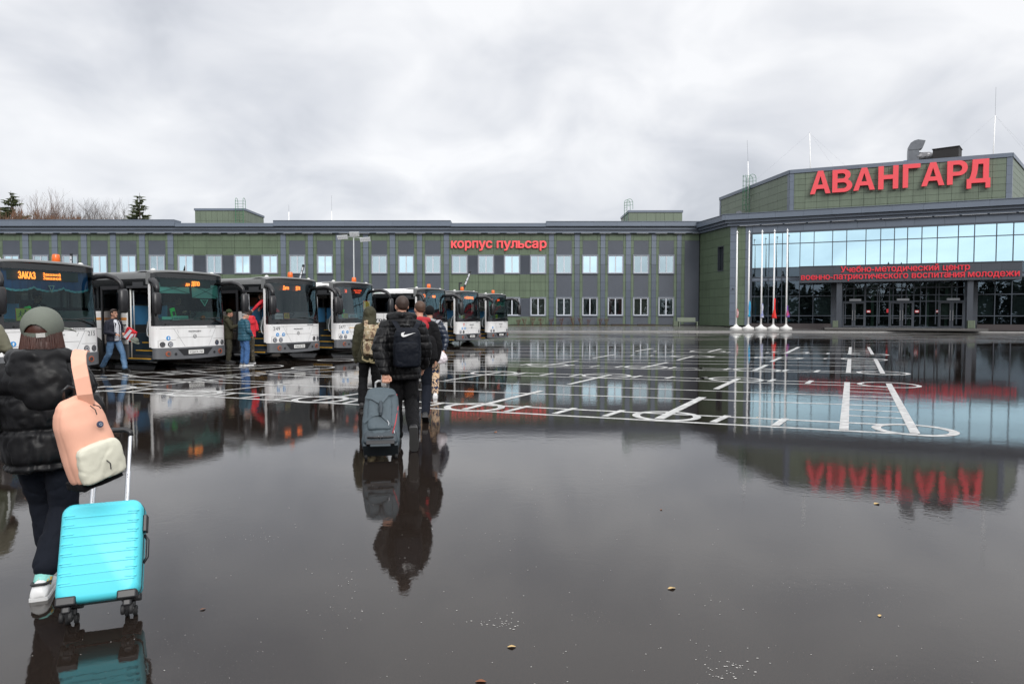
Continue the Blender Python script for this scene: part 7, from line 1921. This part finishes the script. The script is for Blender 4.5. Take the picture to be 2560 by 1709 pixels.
mb = MB(); mb.ell((0, 0, 0), (.10, .09, .08)); me = remesh(mb, .012, 'crown', wrinkle(.01, 14), 1); obj('cap_dome', me, CAPG, cp, smooth=True); mb = MB(); mb.lathe([(.03, -.03), (.14, -.04), (.14, -.032), (.03, -.02)], 16); mb.build('cap_brim', CAPG, cp)
# ================= olive man with beanie between the second and third bus
c_ = gp(572, 906)
t, j = person('man in dark olive jacket and green beanie standing behind the man in the blue jacket', c_, R(-70), 1.76, dict(elR=(.24, .10, 1.15), wrR=(.12, .30, 1.24), elL=(-.24, .08, 1.15), wrL=(-.10, .28, 1.22), hea=(0, .05, 1.63)), .012, hd=R(-10), hp=-.15, hair='short')
jacket(t, j, 1, OLIVE, hem=.78, rx=.205, ry=.15, arm=(.08, .066, .05), disp=wrinkle(.009, 8), hood='down')
trousers(t, j, 1, mat('olive trousers', (.055, .052, .035), .85, bump=.006, bscale=18), (.105, .09, .075), disp=wrinkle(.012, 8))
for s_ in 'LR': shoe(t, j['an' + s_], 0, 0, SHOEB, 1.05)
mb = MB(); mb.ell(j['hea'] + V((0, -.015, .055)), (.092, .108, .088)); me = remesh(mb, .01, 'beanie', wrinkle(.003, 30), 1); obj('beanie', me, mat('dark green knit', (.025, .04, .012), .9), t, smooth=True)
pz = j['wrR'] + V((-.1, .06, .02)); mm = Matrix.Rotation(R(-70), 4, 'Z') @ pz
ob = thing('camera_bag', 'small black round object held up by the man in the olive jacket', 'camera', (c_[0] + mm.x + .1, c_[1] + mm.y, mm.z)); mb = MB(); mb.ell((0, 0, 0), (.11, .09, .08)); mb.tube([(0, 0, 0), (.12, -.05, .0)], [.05, .045], 12); me = remesh(mb, .012, 'camera_body', wrinkle(.004, 14), 1); obj('camera_body', me, BLACK, ob, smooth=True)
# ================= blue jacket man with flat cap
c_ = gp(612, 913)
t, j = person('older man in petrol blue jacket, flat cap and blue jeans standing by the third bus', c_, R(-40), 1.72, dict(elL=(-.24, .0, 1.12), wrL=(-.14, .16, .98), elR=(.25, .0, 1.12), wrR=(.18, .15, .97), hea=(0, .045, 1.60)), .011, hd=R(-30), hp=-.1, hair='short', hairm=mat('grey hair', (.3, .29, .28), .7))
jacket(t, j, .98, BLUEJ, hem=.80, rx=.225, ry=.165, arm=(.09, .078, .055), disp=quilt(.09, .8, .006, .012, .008))
trousers(t, j, .98, JEANS2, (.11, .092, .085), disp=wrinkle(.012, 8))
for s_ in 'LR': shoe(t, j['an' + s_], (-.3 if s_ == 'R' else .1), 0, mat('grey sneaker', (.1, .1, .11), .6), 1.05, SHOEW)
hm = Matrix.Translation(j['hea']) @ Euler((-.1, 0, R(-30))).to_matrix().to_4x4(); mb = MB(); mb.M = hm; mb.ell((0, 0, .072), (.098, .118, .045)); mb.ell((0, .085, .05), (.07, .055, .015)); me = remesh(mb, .01, 'flat_cap', None, 1); obj('flat_cap', me, mat('brown flat cap', (.05, .035, .03), .85), t, smooth=True)
# ================= red jacket person behind him
c_ = gp(621, 908)
t, j = person('person in red jacket half hidden behind the man in the blue jacket', (c_[0] + .06, c_[1], 0), R(60), 1.74, dict(elR=(.25, -.05, 1.12), wrR=(.2, .18, 1.05), elL=(-.26, -.05, 1.12)), .013, hair='short')
jacket(t, j, 1, REDJ, hem=.86, rx=.2, ry=.14, arm=(.08, .065, .05), hood='down'); trousers(t, j, 1, CAMOG)
for s_ in 'LR': shoe(t, j['an' + s_], 0, 0, SHOEB, 1.05, SHOEW)
mb = MB(); mb.ell(j['hea'] + V((0, -.01, .05)), (.092, .106, .085)); mb.build('knit_hat', mat('dark brown knit', (.03, .018, .015), .9), t, smooth=True)
# ================= woman in red leaning inside the door of the third bus
o3 = borg((-8.12, 22.75)); c3, s3 = math.cos(RZB), math.sin(RZB)
def inbus(o, x, y, z=0, a=None):
    c3, s3 = (math.cos(a), math.sin(a)) if a is not None else (math.cos(RZB), math.sin(RZB))
    return (o[0] + c3 * x - s3 * y, o[1] + s3 * x + c3 * y, z)
t, j = person('woman in red jacket leaning forward inside the open door of the third bus', inbus(o3, -.50, -.62, .92), RZB + R(115), 1.60, dict(che=(0, .22, 1.17), nec=(0, .36, 1.32), hea=(0, .46, 1.42), shL=(-.17, .30, 1.30), shR=(.17, .30, 1.30), elL=(-.28, .5, 1.10), wrL=(-.30, .66, .92), elR=(.26, .48, 1.1), wrR=(.34, .62, .98)), .012, hp=-.5, hair='bob', hairm=mat('light brown hair', (.16, .09, .05), .6))
jacket(t, j, .91, REDJ, hem=.84, rx=.19, ry=.14, arm=(.075, .06, .048)); trousers(t, j, .91, DNAVY); 
for s_ in 'LR': shoe(t, j['an' + s_])
# ================= drivers
def driver(o, label, hd, jm, hat=False, ra=RZB, z0=.80, y=.62, x=-1.50, shirt=None):
    J = dict(pel=(0, 0, .52), che=(0, .0, .86), nec=(0, .02, 1.07), hea=(0, .05, 1.25), shL=(-.18, .0, 1.02), shR=(.18, 0, 1.02), elL=(-.25, .16, .80), wrL=(-.14, .40, .86), elR=(.25, .16, .8), wrR=(.14, .40, .86),
             hiL=(-.1, .05, .48), hiR=(.1, .05, .48), knL=(-.12, .45, .52), knR=(.12, .45, .52), anL=(-.12, .5, .12), anR=(.12, .5, .12))
    t, j = person(label, inbus(o, x, y, z0, ra), ra - PI / 2, 1.75, J, .012, hd=hd, hair='short', group='bus drivers at the wheel')
    mb = MB(); torso_rings(mb, [((0, 0, .45), .17, .13), ((0, 0, .7), .19, .14), ((0, 0, .95), .2, .14), ((0, .01, 1.04), .14, .1), ((0, .02, 1.10), .075, .075)])
    for s_ in 'LR': limb(mb, [j['sh' + s_], j['el' + s_], j['el' + s_].lerp(j['wr' + s_], .9)], [.075, .06, .048])
    me = remesh(mb, .014, 'jacket', wrinkle(.008, 8), 2); obj('jacket', me, jm, t, smooth=True); trousers(t, j, 1, BLKC, voxel=.014)
    for s_ in 'LR': shoe(t, j['an' + s_])
    if shirt: mb = MB(); mb.ell((0, .10, .93), (.06, .06, .13)); mb.build('shirt', shirt, t, smooth=True)
    if hat: mb = MB(); q = Matrix.Translation(j['hea']) @ Matrix.Rotation(hd, 4, 'Z'); mb.M = q; mb.ell((0, -.01, .07), (.095, .11, .05)); mb.ell((0, .09, .055), (.06, .05, .012)); mb.build('flat_cap', mat('dark grey cap', (.06, .06, .06), .85), t, smooth=True)
driver(O1, 'driver in flat cap and dark suit at the wheel of the first bus', R(40), BLKC, True, RZ1, shirt=mat('grey shirt', (.3, .3, .32), .8))
driver(borg((-10.13, 19.3)), 'bareheaded driver in dark jacket at the wheel of the second bus', R(10), BLKC, False)
t, j = person('man with a dark blue hat standing inside the door of the fourth bus', inbus(borg((-6.72, 26.0)), -.95, -.1, 1.0), RZB - R(120), 1.62, {}, .014, hair=None)
jacket(t, j, .93, BLKC, voxel=.014); trousers(t, j, .93, BLKC, voxel=.014); mb = MB(); mb.ell(j['hea'] + V((0, -.01, .05)), (.092, .108, .085)); mb.build('knit_hat', mat('dark blue knit', (.02, .04, .1), .9), t, smooth=True)
for s_ in 'LR': shoe(t, j['an' + s_])

# ================= hooded person with camouflage backpack
X_ = at(925, 900, 11.8)
t, j = person('person in dark olive jacket with the hood up, wearing the camouflage backpack', (X_.x, X_.y, 0), R(2), 1.74, dict(elL=(-.235, -.02, 1.13), wrL=(-.25, .03, .88), elR=(.25, -.02, 1.13), anL=(-.12, -.12, .10), knL=(-.13, .06, .50), anR=(.1, .18, .09), hea=(0, .03, 1.60)), .012, hair='short', hands_=(None, (1, .5)))
jacket(t, j, .99, OLIVE, hem=.78, rx=.205, ry=.15, arm=(.082, .074, .055), voxel=.011, disp=wrinkle(.010, 8), hood='up', cuff=.97, hemx=.215)
trousers(t, j, .97, BLKC, (.105, .085, .075), .012, wrinkle(.012, 8)); 
mb = MB(); mb.ell(j['wrL'] + V((0, .01, -.06)), (.035, .045, .07)); me = remesh(mb, .01, 'glove', None, 1); obj('glove', me, OLIVE, t, smooth=True)
for s_ in 'LR': shoe(t, j['an' + s_])
bk_ = backpack('brown camouflage backpack on the hooded person', (X_.x + .11, X_.y - .29, .90), (R(4), R(2), R(-8)), .31, .53, .22, CAMOB, disp=lambda c: .010 * noise.noise(c * 14) + .008 * noise.noise(c * 30))
mb = rbox(.24, .09, .22); mb.v = [(x, y - .13, z + .04) for x, y, z in mb.v]; me = remesh(mb, .01, 'p', wrinkle(.008, 20), 1); obj('front_pocket', me, CAMOB, bk_, smooth=True)
mb = rbox(.2, .07, .15); mb.v = [(x, y - .11, z + .29) for x, y, z in mb.v]; me = remesh(mb, .01, 'p', wrinkle(.008, 20), 1); obj('top_pocket', me, CAMOB, bk_, smooth=True)
for x in (-.16, .14): strap(bk_, [(x * .7, -.02, .49), (x * .9, .06, .55), (x * 1.1, .16, .575), (x * 1.2, .28, .52)], .065, CAMOB, 'shoulder_strap', .014, (0, -.3, 1))
TAN = mat('tan webbing', (.24, .2, .11), .8)
strap(bk_, [(-.15, -.08, .0), (-.13, -.14, -.04), (-.05, -.15, -.07), (.05, -.14, -.05)], .03, TAN, 'webbing', .004, (0, -1, 0)); strap(bk_, [(-.17, -.03, .3), (-.19, -.05, .14), (-.15, -.06, -.02)], .03, TAN, 'webbing', .004, (-1, -.4, 0)); strap(bk_, [(.0, -.16, -.02), (.02, -.17, -.08), (.08, -.14, -.09)], .025, TAN, 'webbing', .004, (0, -1, 0))
# ================= man in black puffer with navy backpack, pulling the duffel
X_ = at(1006, 1000, 8.30)
JM = dict(shL=(-.175, -.01, 1.395), shR=(.175, -.01, 1.395), elL=(-.255, -.13, 1.13), wrL=(-.19, -.25, .875), elR=(.265, .02, 1.14), wrR=(.25, .16, .92), anL=(-.06, .12, .09), knL=(-.08, .10, .50), anR=(.12, -.42, .25), knR=(.10, .08, .50), hea=(.0, .03, 1.63))
t, j = person('young man in black puffer jacket with cropped brown hair pulling the grey duffel bag', (X_.x, X_.y, 0), R(10), 1.83, JM, .008, hd=R(14), hp=.02, hair='short', hands_=((1, 1.25), (1, .5)), hdir=((0, .05, -1), None), hpn=((.15, -1, 0), None))
kM = 1.83 / 1.75
jacket(t, j, kM, PUFF, hem=.785, rx=.205, ry=.165, arm=(.098, .088, .062), voxel=.010, disp=quilt(.095, .785, .007, .009, .009), hood='down', name='puffer_jacket', hemx=.218, cuff=.93)
trousers(t, j, kM, BLKC, (.105, .082, .07), .011, wrinkle(.010, 8), low=.95)
shoe(t, j['anL'], 0, 0, SHOEB, 1.1); so_ = shoe(t, j['anR'], -.1, -1.15, SHOEB, 1.1, mat('dark grey sole', (.05, .05, .05), .5))
NAV = mat('navy backpack nylon', (.003, .0045, .009), .6, spec=.16, bump=.002, bscale=40, var=.4, vscale=6, col2=(.006, .008, .013))
rot = Matrix.Rotation(R(10), 4, 'Z'); q = rot @ V((.055, -.275, .975)); bk_ = backpack('dark navy backpack with a white hook shaped mark on its top', (X_.x + q.x, X_.y + q.y, q.z), (R(3), 0, R(10)), .325, .47, .21, NAV, sq=3.4)
mb = rbox(.285, .07, .30, sq=3.6); mb.v = [(x, y - .10, z + .02) for x, y, z in mb.v]; me = remesh(mb, .008, 'p', wrinkle(.004, 12), 2); obj('front_pocket', me, NAV, bk_, smooth=True)
sw2 = [(.0, .36), (.12, 0), (.22, -.02), (.40, .08), (1.0, .42), (.42, .22), (.26, .17), (.19, .22), (.2, .42), (.06, .5)]
sw2 = [(.04, .40), (.02, .22), (.07, .06), (.17, .0), (.30, .03), (1.0, .44), (.34, .235), (.24, .20), (.19, .235), (.20, .33), (.28, .50)]
mb = MB(); mb._add([(-.075 + x * .17, -.113 - .003, .372 + z * .115) for x, z in sw2], [tuple(range(len(sw2)))]); mb.v = mb.v + [(x, y + .004, z) for x, y, z in mb.v]; n = len(sw2); mb.f += [(i, (i + 1) % n, (i + 1) % n + n, i + n) for i in range(n)]; mb.build('white_mark', mat('white print', (.8, .8, .8), .5), bk_)
mb = MB(); mb.tube([(-.03, .03, .46), (-.03, .02, .50), (.03, .02, .50), (.03, .03, .46)], .008, 8); mb.build('carry_loop', BLACK, bk_, smooth=True)
for x in (-.15, .15): strap(bk_, [(x * .6, .02, .44), (x * .85, .07, .50), (x * 1.0, .15, .535), (x * 1.05, .25, .52), (x * 1.1, .36, .42)], .06, NAV, 'shoulder_strap', .012, [(0, -.6, 1), (0, -.3, 1), (0, 0, 1), (0, .3, 1), (0, 1, .3)])
# duffel on wheels
DUF = mat('blue grey duffel canvas', (.062, .085, .10), .7, bump=.001, bscale=200, var=.35, vscale=6, col2=(.045, .062, .074)); DUFD = mat('dark duffel panel', (.03, .042, .052), .6); DRED = mat('red duffel piping', (.42, .04, .05), .6)
c_ = gp(953, 1147)
du = thing('rolling_duffel', 'blue grey wheeled duffel bag with red piping trailing behind the man in the black puffer', 'duffel bag', c_); du.rotation_euler = (-R(37), 0, R(9))
mb = MB(); rr = []; L = .74; n = 30
for f, s_, hh in ((0, .82, .9), (.015, .95, .97), (.05, 1.0, 1.0), (.3, 1.0, 1.03), (.6, .97, 1.0), (.82, .90, .93), (.94, .78, .8), (.985, .62, .62), (1.0, .4, .4)):
    pts = []
    for i in range(n):
        a = 2 * PI * i / n; c, s2 = math.cos(a), math.sin(a); pts.append((math.copysign(abs(c) ** .55, c) * .205 * s_, math.copysign(abs(s2) ** .6, s2) * .155 * hh - .15 + (1 - hh) * .1, .07 + f * L))
    rr.append(pts)
mb.rings(rr); me = remesh(mb, .010, 'bag_body', lambda c: .007 * noise.noise(c * 7) + .004 * noise.noise(c * 19) - .004 * math.exp(-((c.z - .22 + .5 * abs(c.x) ** 2) / .006) ** 2), 2); obj('bag_body', me, DUF, du, smooth=True)
mb = rbox(.27, .10, .46, sq=3.5); mb.v = [(x - .01, y - .29, z + .2) for x, y, z in mb.v]; me = remesh(mb, .009, 'p', wrinkle(.005, 9), 2); obj('front_pocket', me, DUF, du, smooth=True)
for x0, z0_, x1, z1_ in ((-.17, .62, .15, .66), (-.18, .30, .14, .25)):
    strap(du, [(x0, -.30, z0_), (x0 * .5, -.345, z0_ - (.05 if z0_ > .5 else -.06)), (-.0, -.36, .5 if z0_ > .5 else .37)], .03, DUF, 'carry_strap', .006, (0, -1, 0)); strap(du, [(x1, -.30, z1_), (x1 * .5, -.345, z1_ - (.04 if z0_ > .5 else -.05)), (0, -.36, .5 if z0_ > .5 else .37)], .03, DUF, 'carry_strap', .006, (0, -1, 0))
mb = MB(); limb(mb, [(0, -.37, .51), (.005, -.385, .44), (.0, -.37, .36)], [.02, .026, .02], 10); mb.build('strap_wrap', DUFD, du, smooth=True)
mb = MB(); mb.tube([(.13, -.305, .16), (.16, -.29, .3), (.185, -.25, .5), (.17, -.22, .7)], .006, 6); mb.build('red_piping', DRED, du, smooth=True)
mb = MB(); mb.tube([(.07, -.345, .30), (.09, -.35, .26), (.085, -.35, .235)], .005, 5); mb.tube([(.145, -.31, .19), (.15, -.32, .15)], .005, 5); mb.tube([(-.02, -.318, .12), (0, -.325, .09), (.02, -.318, .12)], .006, 6); mb.build('zipper_pull', ALU, du)
mb = rbox(.36, .09, .17, sq=3.5); mb.v = [(x, y - .265, z + .055) for x, y, z in mb.v]; me = remesh(mb, .010, 'p', wrinkle(.004, 9), 2); obj('end_panel', me, DUFD, du, smooth=True)
mb = MB(); mb.box(-.15, .15, -.315, -.27, .03, .075); mb.tube([(-.14, -.32, .11), (-.07, -.335, .1), (.07, -.335, .1), (.14, -.32, .11)], .012, 8); mb.build('end_handle', BLACK, du, bevel=.008)
mb = MB(); mb.box(-.19, .19, -.26, .0, .035, .078); mb.box(-.11, .11, -.31, -.28, .005, .05); mb.build('wheel_tray', DUFD, du, bevel=.01)
for x in (-.165, .165): MB().lathe([(.01, -.016), (.034, -.016), (.038, -.01), (.038, .01), (.034, .016), (.01, .016)], 18, (x, -.005, .038), 'X').build('wheel', RUBBER, du, smooth='auto')
for x in (-.075, .075): MB().tube([(x, -.02, .62), (x, -.02, .985)], .0125, 10, flat=.6).build('handle_tube', ALU, du, smooth=True)
MB().tube([(-.078, -.02, .975), (-.05, -.02, 1.0), (.05, -.02, 1.0), (.078, -.02, .975)], .015, 10).build('grip', mat('pale grip', (.5, .5, .5), .4), du, smooth=True)
# ================= man with red hood behind
X_ = at(1050, 1000, 10.3)
t, j = person('man with short brown hair and a red hood over his black jacket', (X_.x, X_.y, 0), R(4), 1.80, dict(elR=(.27, -.02, 1.12), wrR=(.24, .0, .9), anR=(.09, -.22, .13), knR=(.1, .06, .5), anL=(-.08, .2, .09)), .011, hd=R(25), hair='short', hairm=mat('brown hair', (.07, .035, .02), .6, bump=.003, bscale=90))
jacket(t, j, 1.03, BLKC, hem=.82, rx=.21, ry=.15, arm=(.085, .072, .055), disp=wrinkle(.009, 8))
mb = MB(); Nn = j['nec']; limb(mb, [Nn + V((-.10, .06, .0)), Nn + V((-.12, -.03, .03)), Nn + V((0, -.12, .03)), Nn + V((.13, -.03, .02)), Nn + V((.11, .06, 0))], [.04, .05, .05, .05, .04]); mb.ell(Nn + V((.02, -.11, -.06)), (.13, .06, .1)); me = remesh(mb, .011, 'red_hood', wrinkle(.007, 12), 2); obj('red_hood', me, mat('crimson cloth', (.34, .012, .02), .8), t, smooth=True)
trousers(t, j, 1.03, DNAVY, (.1, .075, .06)); 
for s_, pt in (('L', 0), ('R', -.5)): shoe(t, j['an' + s_], 0, pt, SHOEB, 1.05)
bk_ = backpack('black backpack with a red tag low behind the man with the red hood', (X_.x + .17, X_.y - .24, .93), (R(6), R(-4), R(-20)), .26, .36, .18, BLKC)
MB().box(.02, .06, -.115, -.095, .2, .26).build('red_tag', REDJ, bk_); MB().lathe([(.02, 0), (.02, .01)], 12, (.04, -.11, .08), 'Y').build('ring', ALU, bk_)
# ================= person with black beanie and camouflage trousers
X_ = at(1075, 970, 13.2)
t, j = person('person in navy jacket, black beanie and cream camouflage trousers', (X_.x, X_.y, 0), R(6), 1.76, dict(elR=(.30, .0, 1.14), wrR=(.27, -.05, .93), anR=(.1, -.1, .09), anL=(-.08, .2, .09)), .013, hair='short', hands_=((1, .5), (1, 1.0)))
jacket(t, j, 1, NAVYP, hem=.86, rx=.21, ry=.15, arm=(.088, .075, .055), disp=quilt(.09, .86, .008, .012, .006)); trousers(t, j, 1, CAMOP, (.105, .088, .07))
for s_ in 'LR': shoe(t, j['an' + s_], 0, 0, SHOEW, 1.05)
mb = MB(); mb.ell(j['hea'] + V((0, -.015, .03)), (.096, .112, .105)); me = remesh(mb, .011, 'beanie', None, 1); obj('beanie', me, BLKC, t, smooth=True)
mb = MB(); Nn = j['nec']; limb(mb, [Nn + V((-.10, .04, .0)), Nn + V((0, -.11, .02)), Nn + V((.11, .04, 0))], [.045, .06, .045]); mb.ell(Nn + V((.0, -.11, -.05)), (.13, .06, .1)); me = remesh(mb, .012, 'h', wrinkle(.007, 12), 2); obj('grey_hood', me, mat('grey fleece', (.28, .28, .28), .9), t, smooth=True)
GRB = mat('grey backpack nylon', (.09, .092, .1), .6, bump=.004, bscale=30, var=.4, vscale=7)
bk_ = backpack('grey backpack on the person with the black beanie', (X_.x + .06, X_.y - .25, .98), (R(4), 0, R(0)), .30, .47, .2, GRB)
mb = rbox(.24, .07, .2); mb.v = [(x, y - .11, z + .05) for x, y, z in mb.v]; me = remesh(mb, .01, 'p', wrinkle(.006, 12), 1); obj('front_pocket', me, GRB, bk_, smooth=True)
for x in (-.14, .14): strap(bk_, [(x * .7, .02, .45), (x, .12, .5), (x * 1.1, .25, .47)], .06, mat('light grey strap', (.3, .3, .32), .7), 'shoulder_strap', .012, (0, 0, 1))
q = at(1108, 908, 13.0)
wb_ = thing('plastic_bag', 'white plastic carrier bag hanging from the hand of the person with the black beanie', 'bag', (q.x, q.y, q.z)); wb_.rotation_euler = (0, R(-16), 0)
mb = MB(); mb.rings([[(rx * math.cos(a), ry * math.sin(a) , z) for a in [2 * PI * i / 18 for i in range(18)]] for z, rx, ry in ((0, .05, .04), (.03, .095, .07), (.1, .11, .08), (.18, .085, .06), (.26, .04, .03), (.31, .018, .014), (.34, .012, .012))])
me = remesh(mb, .009, 'bag_body', lambda c: .010 * noise.noise(c * 16) + .006 * noise.noise(c * 34), 0); obj('bag_body', me, mat('white plastic film', (.62, .57, .60), .35, spec=.6), wb_, smooth=True)
